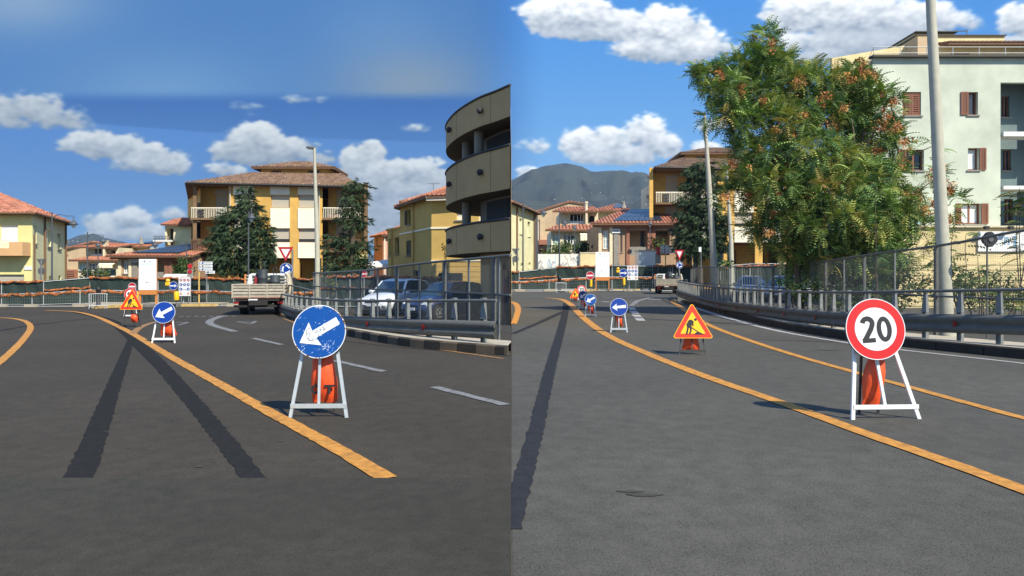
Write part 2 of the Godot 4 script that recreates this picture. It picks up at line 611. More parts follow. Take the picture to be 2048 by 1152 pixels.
	mat("stone", c8(150, 146, 136), 0.9, {"tex": "stain", "scale": 0.4})
	mat("brown_pipe", c8(118, 88, 60), 0.6)
	mat("curtain", c8(214, 218, 216), 0.9)
	mat("awning", c8(246, 238, 206), 0.85)
	# metal and street things
	mat("steel", c8(134, 138, 136), 0.6, {"metal": 0.2, "tex": "rust", "scale": 0.5})
	mat("steel_pale", c8(196, 200, 198), 0.5, {"metal": 0.25, "tex": "grain", "scale": 0.6})
	mat("rail_grey", c8(108, 110, 106), 0.65, {"metal": 0.1, "tex": "rust", "scale": 0.5})
	mat("rail_dark", c8(106, 106, 100), 0.7, {"metal": 0.0, "spec": 0.35, "tex": "rust", "scale": 0.5})
	mat("wire", c8(120, 126, 126), 0.6, {"metal": 0.3})
	mat("lamp_pole", c8(190, 188, 168), 0.65, {"tex": "stain", "scale": 0.5})
	mat("lamp_dark", c8(72, 78, 84), 0.55)
	mat("lamp_head", c8(96, 100, 104), 0.5)
	mat("lamp_glass", c8(190, 200, 200), 0.25)
	mat("leg_white", c8(236, 240, 238), 0.4, {"tex": "grain", "scale": 0.8})
	mat("leg_alu", c8(206, 214, 214), 0.38, {"metal": 0.35, "tex": "grain", "scale": 0.8})
	mat("leg_dark", c8(62, 62, 60), 0.6)
	mat("sign_blue", c8(0, 76, 154), 0.38, {"tex": "grain", "scale": 0.9})
	mat("sign_blue_deep", c8(0, 54, 142), 0.38)
	mat("sign_white", c8(220, 224, 224), 0.4)
	mat("sign_red", c8(200, 28, 28), 0.42)
	mat("sign_red_dark", c8(178, 30, 44), 0.42)
	mat("sign_orange_red", c8(220, 52, 22), 0.42)
	mat("sign_yellow", c8(250, 190, 22), 0.42)
	mat("sign_back", c8(112, 114, 112), 0.6, {"metal": 0.3, "tex": "rust", "scale": 0.8})
	mat("black", c8(28, 28, 30), 0.6)
	mat("ink", c8(36, 38, 42), 0.7)
	mat("scratch", c8(206, 222, 236), 0.7)
	mat("rust_brown", c8(104, 66, 44), 0.85)
	mat("bag", c8(250, 92, 44), 0.5, {"tex": "grain", "scale": 1.2, "back": Color(0.12, 0.02, 0.0)})
	mat("yellow_plastic", c8(246, 190, 20), 0.45)
	mat("lens_amber", c8(250, 190, 60), 0.2)
	mat("screen_green", c8(42, 60, 54), 0.85, {"tex": "rust", "scale": 0.9, "two": true})
	mat("net_orange", c8(204, 128, 70), 0.8, {"tex": "rust", "scale": 1.4, "two": true, "vc": true})
	mat("board_wood", c8(206, 132, 66), 0.8, {"tex": "grain", "scale": 1.0})
	mat("graffiti", c8(230, 228, 222), 0.85)
	# vehicles
	mat("car_white", c8(232, 238, 240), 0.3, {"coat": 0.8})
	mat("car_blue", c8(26, 42, 88), 0.35, {"coat": 0.6})
	mat("car_grey", c8(150, 156, 158), 0.3, {"coat": 0.8, "metal": 0.3})
	mat("car_glass", c8(44, 62, 66), 0.05, {"spec": 0.8})
	mat("tyre", c8(34, 34, 34), 0.85)
	mat("rim", c8(176, 180, 182), 0.35, {"metal": 0.7})
	mat("lamp_clear", c8(214, 222, 224), 0.12, {"spec": 0.7})
	mat("lamp_red", c8(134, 22, 22), 0.2)
	mat("truck_grey", c8(188, 180, 160), 0.65, {"tex": "rust", "scale": 0.6})
	mat("truck_rust", c8(158, 116, 98), 0.85, {"tex": "rust", "scale": 0.8})
	mat("chassis", c8(40, 38, 36), 0.85)
	mat("drum", c8(58, 66, 70), 0.6, {"tex": "rust", "scale": 0.8})
	mat("red_machine", c8(150, 44, 50), 0.55)
	mat("white_sack", c8(218, 218, 212), 0.85, {"tex": "grain", "scale": 1.0})
	mat("green_plastic", c8(40, 120, 84), 0.5)
	# plants
	mat("bark", c8(104, 92, 76), 0.95, {"tex": "rust", "scale": 0.8})
	mat("leaf", Color.WHITE, 0.75, {"vc": true, "two": true, "back": Color(0.45, 0.5, 0.16), "spec": 0.2})
	mat("needle", Color.WHITE, 0.75, {"vc": true, "two": true, "spec": 0.3})
	mat("seeds", Color.WHITE, 0.85, {"vc": true, "two": true, "back": Color(0.3, 0.15, 0.05)})


# ---------- sky ----------
const CLOUDS := [
	# centre x, y, half width, half height, thickness, grey
	[40, 222, 110, 34, 0.9, 0.5], [120, 240, 60, 26, 0.8, 0.5], [165, 252, 30, 14, 0.5, 0.4], [10, 245, 60, 18, 0.7, 0.5], [60, 205, 60, 20, 0.8, 0.35],
	[185, 288, 62, 28, 1.2, 0.15], [230, 298, 66, 26, 1.2, 0.2], [135, 296, 26, 12, 0.7, 0.2], [300, 322, 66, 28, 1.25, 0.12], [340, 334, 42, 20, 1.0, 0.2], [305, 300, 24, 17, 1.0, 0.05], [260, 330, 36, 18, 0.8, 0.3],
	[490, 214, 42, 9, 0.45, 0.3], [600, 200, 60, 11, 0.5, 0.25], [505, 228, 16, 9, 0.4, 0.2], [470, 205, 24, 8, 0.35, 0.3],
	[510, 282, 58, 34, 1.35, 0.05], [500, 264, 28, 18, 1.1, 0.0], [570, 300, 70, 26, 1.2, 0.2], [455, 300, 34, 20, 1.0, 0.2], [640, 316, 40, 18, 0.8, 0.3], [450, 340, 36, 16, 0.9, 0.15], [520, 312, 90, 22, 1.2, 0.55],
	[740, 305, 28, 26, 1.3, 0.0], [715, 335, 38, 40, 1.3, 0.2], [780, 350, 60, 32, 1.25, 0.12], [840, 350, 52, 32, 1.2, 0.1], [760, 385, 90, 34, 1.25, 0.5], [850, 380, 60, 34, 1.2, 0.35], [750, 440, 120, 44, 1.2, 0.8], [870, 420, 60, 40, 1.1, 0.7], [790, 418, 60, 20, 1.1, 0.6], [780, 470, 100, 24, 1.0, 0.3],
	[835, 258, 36, 12, 0.5, 0.15], [208, 452, 44, 24, 1.0, 0.2], [262, 440, 40, 26, 1.15, 0.1], [290, 466, 40, 22, 0.95, 0.25], [178, 440, 18, 16, 0.8, 0.15], [345, 430, 40, 16, 0.7, 0.3], [235, 470, 66, 18, 0.85, 0.4],
	[1124, 30, 80, 40, 1.3, 0.05], [1094, 42, 44, 28, 1.1, 0.15], [1180, 36, 60, 36, 1.3, 0.1], [1240, 56, 70, 36, 1.3, 0.25], [1330, 60, 80, 44, 1.4, 0.0], [1290, 98, 70, 28, 1.2, 0.1], [1390, 92, 72, 32, 1.3, 0.08], [1345, 110, 90, 20, 1.0, 0.55], [1440, 98, 34, 20, 0.9, 0.15], [1180, 66, 100, 18, 1.0, 0.6],
	[1620, 30, 90, 46, 1.35, 0.05], [1720, 34, 110, 44, 1.35, 0.2], [1840, 40, 90, 36, 1.2, 0.15], [1600, 88, 50, 24, 1.1, 0.1], [1700, 86, 110, 34, 1.25, 0.75], [1800, 80, 90, 32, 1.2, 0.8], [1640, 112, 60, 18, 1.0, 0.6], [1540, 20, 30, 18, 0.5, 0.2], [1930, 44, 40, 20, 0.7, 0.2], [2040, 44, 42, 40, 1.2, 0.1], [2030, 84, 34, 18, 1.0, 0.4],
	[1155, 286, 36, 30, 1.15, 0.1], [1210, 284, 50, 30, 1.15, 0.2], [1292, 268, 42, 34, 1.3, 0.05], [1320, 292, 46, 26, 1.15, 0.2], [1230, 312, 90, 22, 1.05, 0.5], [1180, 310, 50, 20, 1.0, 0.35], [1430, 250, 40, 16, 0.6, 0.15], [1410, 296, 32, 16, 0.9, 0.05], [1070, 292, 40, 18, 0.55, 0.3], [1052, 345, 24, 14, 0.85, 0.1],
]

func sky_at(px: float, py: float, fn: FastNoiseLite, fd: FastNoiseLite) -> Color:
	var t := clampf(py / 520.0, 0.0, 1.0)
	var left := c8(32, 80, 150).lerp(c8(104, 150, 192), pow(t, 1.7))
	var veil := smoothstep(206.0, 178.0, py) * smoothstep(1120.0, 920.0, px)
	left = left.lerp(c8(70, 116, 170), veil * 0.9)
	for w in [[40, 0, 170, 70, 0.5, 166, 176, 184], [330, 180, 200, 80, 0.45, 120, 156, 186], [820, 170, 150, 80, 0.62, 140, 144, 146], [760, 60, 120, 80, 0.3, 112, 146, 182]]:   # thin high haze
		var q := Vector2((px - w[0]) / w[2], (py - w[1]) / w[3]).length_squared()
		left = left.lerp(c8(w[5], w[6], w[7]), exp(-q) * w[4] * smoothstep(206.0, 178.0, py))
	var right := c8(70, 134, 204).lerp(c8(136, 180, 216), pow(t, 1.3))
	var base := left.lerp(right, smoothstep(930.0, 1100.0, px))
	var a := 0.0
	var top := 0.0
	var gr := 0.0
	var n1 := fn.get_noise_2d(px * 1.0, py * 1.5)
	var n2 := fd.get_noise_2d(px, py * 1.3)
	for c in CLOUDS:
		var dx: float = (px - c[0]) / c[2]
		var dy: float = (py - c[1]) / c[3]
		if dy > 0.0: dy *= 1.25
		var q := dx * dx + dy * dy
		if q > 2.4: continue
		var v: float = (1.12 - q * 0.62) * c[4] + (n1 * 0.6 + n2 * 0.32) * minf(1.0, c[4]) - 0.24
		if v > 0.0:
			var s := v * v
			a = maxf(a, v)
			top += s * clampf(-dy * 0.55 + 0.52 + n2 * 0.32 + n1 * 0.4, 0.0, 1.0) * (1.0 - c[5] * 0.75)
			gr += s
	if gr > 0.0:
		var soft := smoothstep(0.0, 0.5, a)
		var lit := clampf(top / gr, 0.0, 1.0)
		var col := c8(140, 152, 168).lerp(c8(250, 250, 248), pow(lit, 0.8))
		if px < 1000.0: col = col * c8(212, 217, 219)
		base = base.lerp(col, soft * 0.97)
	return base

func make_sky() -> ImageTexture:
	var fn := FastNoiseLite.new()
	fn.seed = 77
	fn.frequency = 0.018
	fn.fractal_octaves = 4
	var fd := FastNoiseLite.new()
	fd.seed = 78
	fd.frequency = 0.055
	fd.fractal_octaves = 3
	var n := 2048
	var low := Image.create(256, 256, false, Image.FORMAT_RGB8)
	var fl := FastNoiseLite.new()
	fl.seed = 5
	fl.frequency = 1.6
	fl.fractal_octaves = 5
	for j in 256:
		var el := 90.0 - 180.0 * (j + 0.5) / 256
		for i in 256:
			var az := 360.0 * ((i + 0.5) / 256)
			var c: Color
			if el < -1.0:
				c = c8(112, 108, 98)
			else:
				c = c8(52, 112, 196).lerp(c8(146, 188, 226), pow(1.0 - el / 90.0, 3.0))
				var d := Vector3(sin(deg_to_rad(az)) * cos(deg_to_rad(el)), sin(deg_to_rad(el)) * 2.0, cos(deg_to_rad(az)) * cos(deg_to_rad(el)))
				var v := fl.get_noise_3dv(d * 1.3)
				c = c.lerp(c8(232, 236, 240), smoothstep(0.08, 0.4, v) * 0.8)
			low.set_pixel(i, j, c)
	low.resize(n, n, Image.INTERPOLATE_CUBIC)
	for j in range(int(n * (90.0 - 27.0) / 180), int(n * (90.0 + 4.0) / 180)):
		var el := deg_to_rad(90.0 - 180.0 * (j + 0.5) / n)
		for m in range(-int(n * 43.0 / 360), int(n * 43.0 / 360)):
			var i := posmod(m, n)   # the middle of the view lies where the panorama's two ends meet
			var az := TAU * (m + 0.5) / n
			var px := 1024.0 + F * tan(az)
			var py := YH - F * tan(el) / cos(az)
			var k := smoothstep(43.0, 38.0, absf(rad_to_deg(az))) * smoothstep(27.0, 23.0, rad_to_deg(el))
			var c := sky_at(px, minf(py, 548.0), fn, fd)
			low.set_pixel(i, j, low.get_pixel(i, j).lerp(c, k))
	return ImageTexture.create_from_image(low)


func build_environment() -> void:
	var cam := Camera3D.new()
	cam.name = "camera"
	cam.projection = Camera3D.PROJECTION_FRUSTUM
	cam.near = 0.1
	cam.far = 9000.0
	cam.size = 0.1 * 1152.0 / F
	cam.frustum_offset = Vector2(0, -0.1 * (576.0 - YH) / F)
	add_child(cam)
	cam.position = Vector3(0, CH, 0)
	cam.current = true
	var e := Environment.new()
	var sm := PanoramaSkyMaterial.new()
	sm.panorama = make_sky()
	sm.energy_multiplier = 1.0
	e.sky = Sky.new()
	e.sky.sky_material = sm
	e.background_mode = Environment.BG_SKY
	e.background_energy_multiplier = 1.0
	e.tonemap_mode = Environment.TONE_MAPPER_LINEAR
	e.tonemap_exposure = 1.35
	e.sdfgi_enabled = true
	e.ssao_enabled = true
	e.ssil_enabled = true
	e.fog_enabled = true
	e.fog_density = 0.00011
	e.fog_light_color = Color8(176, 204, 232)
	var we := WorldEnvironment.new()
	we.name = "world_environment"
	we.environment = e
	add_child(we)
	var sun := DirectionalLight3D.new()
	sun.name = "sun"
	sun.light_energy = 1.6
	sun.light_color = Color(1.0, 0.965, 0.9)
	sun.light_angular_distance = 0.5
	sun.shadow_enabled = true
	add_child(sun)
	var az := deg_to_rad(38.0)   # behind the camera, to the right
	var el := deg_to_rad(44.0)
	var towards := Vector3(sin(az) * cos(el), sin(el), cos(az) * cos(el))
	sun.look_at_from_position(towards * 10, Vector3.ZERO)


# ---------- ground, roads, hills ----------
func build_ground() -> void:
	O = Vector3.ZERO
	var st := S()
	sheet(st, [Vector3(-2800, 0, 400), Vector3(2800, 0, 400), Vector3(2800, 0, -2600), Vector3(-2800, 0, -2600)], 0.0)
	struct(st, "ground", M.ground, "dusty ground around the junction")
	st = S()
	sheet(st, [Vector3(-90, 0, 30), Vector3(-0.004, 0, 30), Vector3(-0.004, 0, -60), Vector3(-90, 0, -60)], 0.004)
	struct(st, "road", M.asphalt_dark, "dark brownish asphalt carriageway with the blue arrow sign")
	st = S()
	sheet(st, [Vector3(0.0, 0, 30), Vector3(90, 0, 30), Vector3(90, 0, -110), Vector3(0.0, 0, -110)], 0.004)
	struct(st, "road", M.asphalt_light, "lighter grey asphalt carriageway with the 20 sign")
	st = S()
	sheet(st, [Vector3(-30, 0, 8), Vector3(-0.008, 0, 8), Vector3(-0.008, 0, -5.86), Vector3(-30, 0, -5.86)], 0.016)
	struct(st, "road_patch", M.asphalt_patch, "smooth fresh patch of dark asphalt nearest the camera")
	# far ground behind the kerb of the left junction: pale pavement
	var kx := [[-300, 622], [0, 619], [150, 615], [200, 616], [300, 613], [420, 611], [470, 609], [640, 607]]
	# tar seams
	rng.seed = 4
	st = S()
	var p := []
	for q in [[156, 960], [196, 860], [232, 760], [262, 680], [247, 662], [215, 641], [170, 626]]: p.append(gp(q[0], q[1]))
	stripe(st, resample(smooth_path([p[0], p[1], p[2], p[3]], 14), 0.1), 0.22, 0.15, 0.009, 0.012)
	stripe(st, resample(smooth_path([gp(508, 960), gp(440, 870), gp(374, 790), gp(320, 730), gp(278, 690), gp(250, 662), gp(215, 640), gp(150, 623)], 14), 0.1), 0.18, 0.46, 0.0085, 0.014)
	struct(st, "tar_seam", M.tar, "two crossing bands of dark tar on the road")
	st = S()
	stripe(st, resample(smooth_path([gp(0, 662), gp(70, 650), gp(160, 640), gp(215, 636)], 10), 0.3), 0.12, 0.12, 0.008, 0.02)
	stripe(st, resample(smooth_path([gp(690, 683), gp(800, 695), gp(1016, 712)], 10), 0.3), 0.05, 0.06, 0.008, 0.01)
	struct(st, "tar_seam", M.tar, "thin dark seams across the far road")
	st = S()
	stripe(st, resample(smooth_path([gp(1019, 1060), gp(1040, 980), gp(1072, 860), gp(1100, 740), gp(1122, 660), gp(1131, 622), gp(1132, 606)], 14), 0.1), 0.15, 0.34, 0.009, 0.012)
	struct(st, "tar_seam", M.tar_right, "long wavering band of dark tar beside the orange line")
	st = S()
	stripe(st, resample(smooth_path([gp(1026, 668), gp(1080, 645), gp(1128, 623)], 10), 0.3), 0.16, 0.3, 0.008, 0.02)
	stripe(st, resample(smooth_path([gp(1465, 679), gp(1560, 681), gp(1700, 686)], 10), 0.3), 0.05, 0.05, 0.008, 0.01)
	struct(st, "tar_seam", M.tar_right, "thin dark seams across the lighter road")
	# small stains and dropped bitumen
	st = S()
	for q in [[1262, 985, 0.14, 0.03], [1292, 991, 0.16, 0.045], [1655, 701, 0.3, 0.06]]:
		var c := gp(q[0], q[1])
		var poly := []
		for k in 9:
			var a := -TAU * k / 9
			poly.append(c + Vector3(cos(a) * q[2], 0, sin(a) * q[3]) * rng.randf_range(0.6, 1.1))
		sheet(st, poly, 0.0095)
	for q in [[258, 898], [295, 901], [396, 935], [428, 926], [560, 884], [212, 864], [330, 812], [420, 790], [150, 780], [650, 780], [500, 905]]:
		var c := gp(q[0], q[1])
		var poly := []
		var s := rng.randf_range(0.012, 0.035)
		for k in 7:
			var a := -TAU * k / 7
			poly.append(c + Vector3(cos(a) * s, 0, sin(a) * s) * rng.randf_range(0.6, 1.2))
		sheet(st, poly, 0.0095)
	struct(st, "road_stains", M.road_stain, "small dark stains and bitumen drops on the asphalt")
	# painted lines
	st = S()
	stripe(st, resample(smooth_path([gp(774, 959), gp(682, 904), gp(588, 852), gp(534, 823), gp(439, 769), gp(341, 714), gp(265, 668), gp(225, 648), gp(190, 633), gp(150, 624), gp(90, 621)], 10), 0.12), 0.17, 0.2, 0.0135, 0.008)
	struct(st, "road_line", M.orange_paint, "orange line sweeping past the near blue arrow sign")
	st = S()
	stripe(st, resample(smooth_path([gp(265, 668), gp(282, 655), gp(310, 645), gp(350, 640)], 10), 0.3), 0.2, 0.16, 0.0138, 0.008)
	struct(st, "road_line", M.orange_faded, "faded orange branch line behind the small arrow sign")
	st = S()
	stripe(st, resample(smooth_path([gp(-40, 755), gp(10, 716), gp(46, 680), gp(61, 656), gp(50, 643), gp(20, 637), gp(-30, 635)], 10), 0.2), 0.15, 0.18, 0.0135, 0.006)
	struct(st, "road_line", M.orange_paint, "curved orange line at the far side of the crossing tar bands")
	st = S()
	stripe(st, resample(smooth_path([gp(562, 627), gp(575, 640), gp(640, 659), gp(760, 683), gp(900, 703), gp(1018, 720)], 10), 0.3), 0.16, 0.1, 0.013, 0.006)
	struct(st, "road_line", M.orange_faded, "faded orange edge line along the painted kerb")
	st = S()
	stripe(st, resample(smooth_path([gp(600, 648), gp(700, 672), gp(850, 696), gp(1020, 712)], 10), 0.3), 0.1, 0.07, 0.011, 0.02)
	struct(st, "road_line", M.worn_white, "worn white edge line at the foot of the painted kerb")
	st = S()
	stripe(st, resample(smooth_path([gp(446, 632), gp(422, 641), gp(424, 650), gp(474, 665)], 10), 0.3), 0.28, 0.22, 0.0125, 0.01)
	struct(st, "road_line", M.worn_white, "white curved hook line before the small truck")
	for q in [[506, 677, 566, 691, "short white lane dash nearest the small truck"], [668, 722, 775, 746, "white lane dash behind the near blue arrow sign"], [868, 775, 1022, 814, "white lane dash nearest the guard rail end"]]:
		st = S()
		stripe(st, resample([gp(q[0], q[1]), gp(q[2], q[3])], 0.2), 0.15, 0.15, 0.0125, 0.012)
		struct(st, "lane_dash", M.worn_white, q[4])
	st = S()
	stripe(st, [gp(473, 644), gp(512, 643)], 0.12, 0.12, 0.012)
	stripe(st, [gp(512, 643), gp(502, 648)], 0.12, 0.12, 0.0122)
	stripe(st, [gp(502, 648), gp(473, 644)], 0.12, 0.12, 0.0124)
	struct(st, "give_way_triangle", M.worn_white, "white outlined triangle painted behind the small truck")
	st = S()
	for k in 8:
		var x := 358.0 + k * 15.0
		stripe(st, [gp(x, 633.5 - k * 0.1), gp(x + 9, 633.4 - k * 0.1)], 0.35, 0.35, 0.012)
	struct(st, "give_way_dashes", M.worn_white, "row of white give way dashes at the far junction")
	st = S()
	stripe(st, [gp(352, 645), gp(376, 645.5)], 0.18, 0.16, 0.012)
	stripe(st, [gp(376, 645.5), gp(356, 651)], 0.12, 0.1, 0.0122)
	struct(st, "give_way_triangle", M.worn_white, "white painted triangle half behind the small arrow sign")
	# right carriageway
	st = S()
	stripe(st, resample(smooth_path([gp(2400, 1120), gp(2100, 1003), gp(1920, 935), gp(1740, 872), gp(1560, 806), gp(1400, 750), gp(1290, 706), gp(1210, 668), gp(1165, 634), gp(1141, 609), gp(1122, 599), gp(1090, 596)], 10), 0.25), 0.17, 0.4, 0.0135, 0.006)
	struct(st, "road_line", M.orange_paint, "long orange line between the lighter lane and the signs")
	st = S()
	stripe(st, resample(smooth_path([gp(2300, 896), gp(2048, 838), gp(1850, 784), gp(1700, 743), gp(1560, 702), gp(1450, 664), gp(1400, 641), gp(1362, 615), gp(1346, 603), gp(1350, 598)], 10), 0.25), 0.14, 0.32, 0.013, 0.006)
	struct(st, "road_line", M.orange_paint, "orange line passing behind the near 20 sign")
	st = S()
	stripe(st, resample(smooth_path([gp(2200, 752), gp(2048, 728), gp(1806, 701), gp(1692, 686), gp(1550, 661), gp(1454, 636), gp(1385, 614)], 10), 0.25), 0.11, 0.3, 0.0115, 0.006)
	struct(st, "road_line", M.white_paint, "white edge line along the right kerb")
	for q in [[1262, 615, 1266, 620], [1265, 622, 1272, 628], [1271, 630, 1276, 634], [1276, 636, 1283, 642]]:
		st = S()
		stripe(st, [gp(q[0], q[1]), gp(q[2], q[3])], 0.34, 0.28, 0.012)
		tag(fin(st, "lane_dash", M.white_paint), "white lane dash in the row beside the straight arrow sign", "", "lane dashes by the straight arrow sign", "structure")
	st = S()
	stripe(st, [gp(1262, 612), gp(1275, 602), gp(1302, 595)], 0.25, 0.4, 0.012)
	struct(st, "road_line", M.worn_white, "white lane line leading off towards the truck")
	st = S()
	stripe(st, [gp(1205, 603), gp(1224, 605)], 0.35, 0.9, 0.012)
	stripe(st, [gp(1294, 598), gp(1318, 600)], 0.35, 0.9, 0.012)
	struct(st, "road_arrows", M.worn_white, "flat worn white arrows on the far road")
	st = S()
	for q in [[1208, 595.5], [1224, 595], [1240, 594.5]]:
		stripe(st, [gp(q[0], q[1]), gp(q[0] + 9, q[1] - 0.3)], 0.6, 0.6, 0.012)
	struct(st, "give_way_dashes", M.worn_white, "row of worn white dashes at the far roundabout mouth")
	stripe(st, [gp(1032, 602), gp(1042, 594)], 0.2, 0.2, 0.012)
	st = S()
	stripe(st, resample(smooth_path([gp(1028, 648), gp(1034, 630), gp(1036, 618), gp(1030, 607), gp(1012, 602)], 10), 0.3), 0.2, 0.35, 0.0125, 0.006)
	struct(st, "road_line", M.orange_paint, "orange curve by the end of the long tar band")


func build_hills() -> void:
	var prof := [[-500, 530], [-200, 522], [0, 500], [100, 488], [133, 478], [165, 468], [190, 467], [215, 476], [240, 480], [270, 490], [300, 500], [360, 515], [620, 524], [820, 500], [930, 430], [985, 385], [1024, 358], [1060, 340], [1090, 330], [1130, 325], [1160, 330], [1185, 342], [1230, 340], [1262, 345], [1285, 342], [1320, 360], [1400, 400], [1500, 440], [1700, 480], [2048, 500], [2500, 512]]
	var fn := FastNoiseLite.new()
	fn.seed = 9
	fn.frequency = 0.006
	fn.fractal_octaves = 5
	var ft := FastNoiseLite.new()
	ft.seed = 19
	ft.frequency = 0.016
	ft.fractal_octaves = 4
	O = Vector3.ZERO
	var st := S()
	var cols := 330
	var rows := 40
	var far := 1900.0
	var pts := []
	var cls := []
	for i in cols + 1:
		var px := lerpf(-500, 2500, float(i) / cols)
		var k := 0
		while k < prof.size() - 2 and prof[k + 1][0] < px: k += 1
		var f: float = clampf((px - prof[k][0]) / (prof[k + 1][0] - prof[k][0]), 0, 1)
		f = f * f * (3 - 2 * f) * 0.5 + f * 0.5
		var py := lerpf(prof[k][1], prof[k + 1][1], f)
		var h := (YH - py) * far / F
		var a := []
		var cc := []
		for j in rows + 1:
			var t := float(j) / rows
			var d := lerpf(900.0, 2500.0, t)
			var s := (d - 900.0) / (far - 900.0)
			var up := pow(s, 1.3) if s < 1.0 else 1.0 - (s - 1.0) * 0.9
			var x := (px - 1024.0) * d / F
			var n := fn.get_noise_2d(x, d)
			var y := h * up * (1.0 + n * 1.2 * up * (1.0 - minf(up, 1.0))) - 6.0 * (1.0 - minf(s * 4.0, 1.0)) + n * 5.0 * minf(up * 3.0, 1.0) * (1.0 - minf(up, 1.0) * 0.7)
			a.append(Vector3(x, maxf(y, -6.0), -d))
			var g := 0.9 + 1.3 * ft.get_noise_2d(x * 1.2, d * 0.8)
			var col := Color(g, g, g)
			var q := ft.get_noise_2d(x * 0.6 + 900.0, d * 1.4)
			if q > 0.34: col = Color(2.4, 2.0, 1.7) * g
			cc.append(col)
		pts.append(a)
		cls.append(cc)
	st.set_smooth_group(0)
	for i in cols:
		for j in rows:
			st.set_color(cls[i][j])
			quad(st, pts[i][j], pts[i + 1][j], pts[i + 1][j + 1], pts[i][j + 1])
	struct(st, "hills", M.mountain, "wooded grey-green mountain ridge behind the town")
	# hamlets on the slope
	rng.seed = 61
	var box_mesh := BoxMesh.new()
	box_mesh.size = Vector3(4, 2.4, 3.2)
	var mm := MultiMesh.new()
	mm.transform_format = MultiMesh.TRANSFORM_3D
	mm.use_colors = true
	mm.mesh = box_mesh
	var xs := []
	for q in [[1200, 389, 20, 3], [1297, 374, 8, 6], [1150, 410, 60, 6], [1250, 408, 40, 8], [150, 487, 20, 4], [230, 492, 40, 4]]:
		for k in 7:
			var px: float = q[0] + rng.randfn(0, q[2] * 0.5)
			var py: float = q[1] + rng.randfn(0, q[3] * 0.5)
			var i := int((px + 500.0) / 3000.0 * cols)
			for j in range(1, rows):
				var v: Vector3 = pts[i][j]
				if YH - (v.y - CH) * F / -v.z < py:
					xs.append(Transform3D(Basis(Vector3.UP, rng.randf() * 3.0).scaled(Vector3.ONE * rng.randf_range(0.5, 1.0)), v + Vector3.UP * 2.5))
					break
	mm.instance_count = xs.size()
	for i in xs.size():
		mm.set_instance_transform(i, xs[i])
		mm.set_instance_color(i, [Color(0.25, 0.23, 0.2), Color(0.27, 0.26, 0.24), Color(0.22, 0.16, 0.12)][i % 3])
	var mi := MultiMeshInstance3D.new()
	mi.name = "distant_houses"
	mi.multimesh = mm
	mi.material_override = mat("far_house", Color.WHITE, 0.9, {"vc": true})
	add_child(mi)
	tag(mi, "scattered tiny pale houses on the mountain slope", "houses", "", "stuff")


# ---------- kerbs, guard rails, railings ----------
func offset_path(p: Array, k: float) -> Array:
	var o := []
	for i in p.size():
		var t: Vector3 = (p[min(i + 1, p.size() - 1)] - p[max(i - 1, 0)]).normalized()
		o.append(p[i] + t.cross(Vector3.UP).normalized() * k)
	return o

func strip_wall(st: SurfaceTool, a: Array, h0: float, h1: float) -> void:
	for i in a.size() - 1:
		quad(st, a[i] + Vector3.UP * h0, a[i + 1] + Vector3.UP * h0, a[i + 1] + Vector3.UP * h1, a[i] + Vector3.UP * h1)

func beam_profile(p: Vector3, out: Vector3, top: float, low: float) -> Array:  # the two waves of a crash barrier rail, with thickness
	var o := []
	var prof := [[1.0, 0.0], [0.86, 0.07], [0.66, 0.075], [0.55, 0.015], [0.45, 0.015], [0.34, 0.075], [0.14, 0.07], [0.0, 0.0]]
	for q in prof: o.append(p + out * q[1] + Vector3.UP * lerpf(low, top, q[0]))
	prof.reverse()
	for q in prof: o.append(p + out * (q[1] - 0.012) + Vector3.UP * lerpf(low, top, q[0]))
	return o

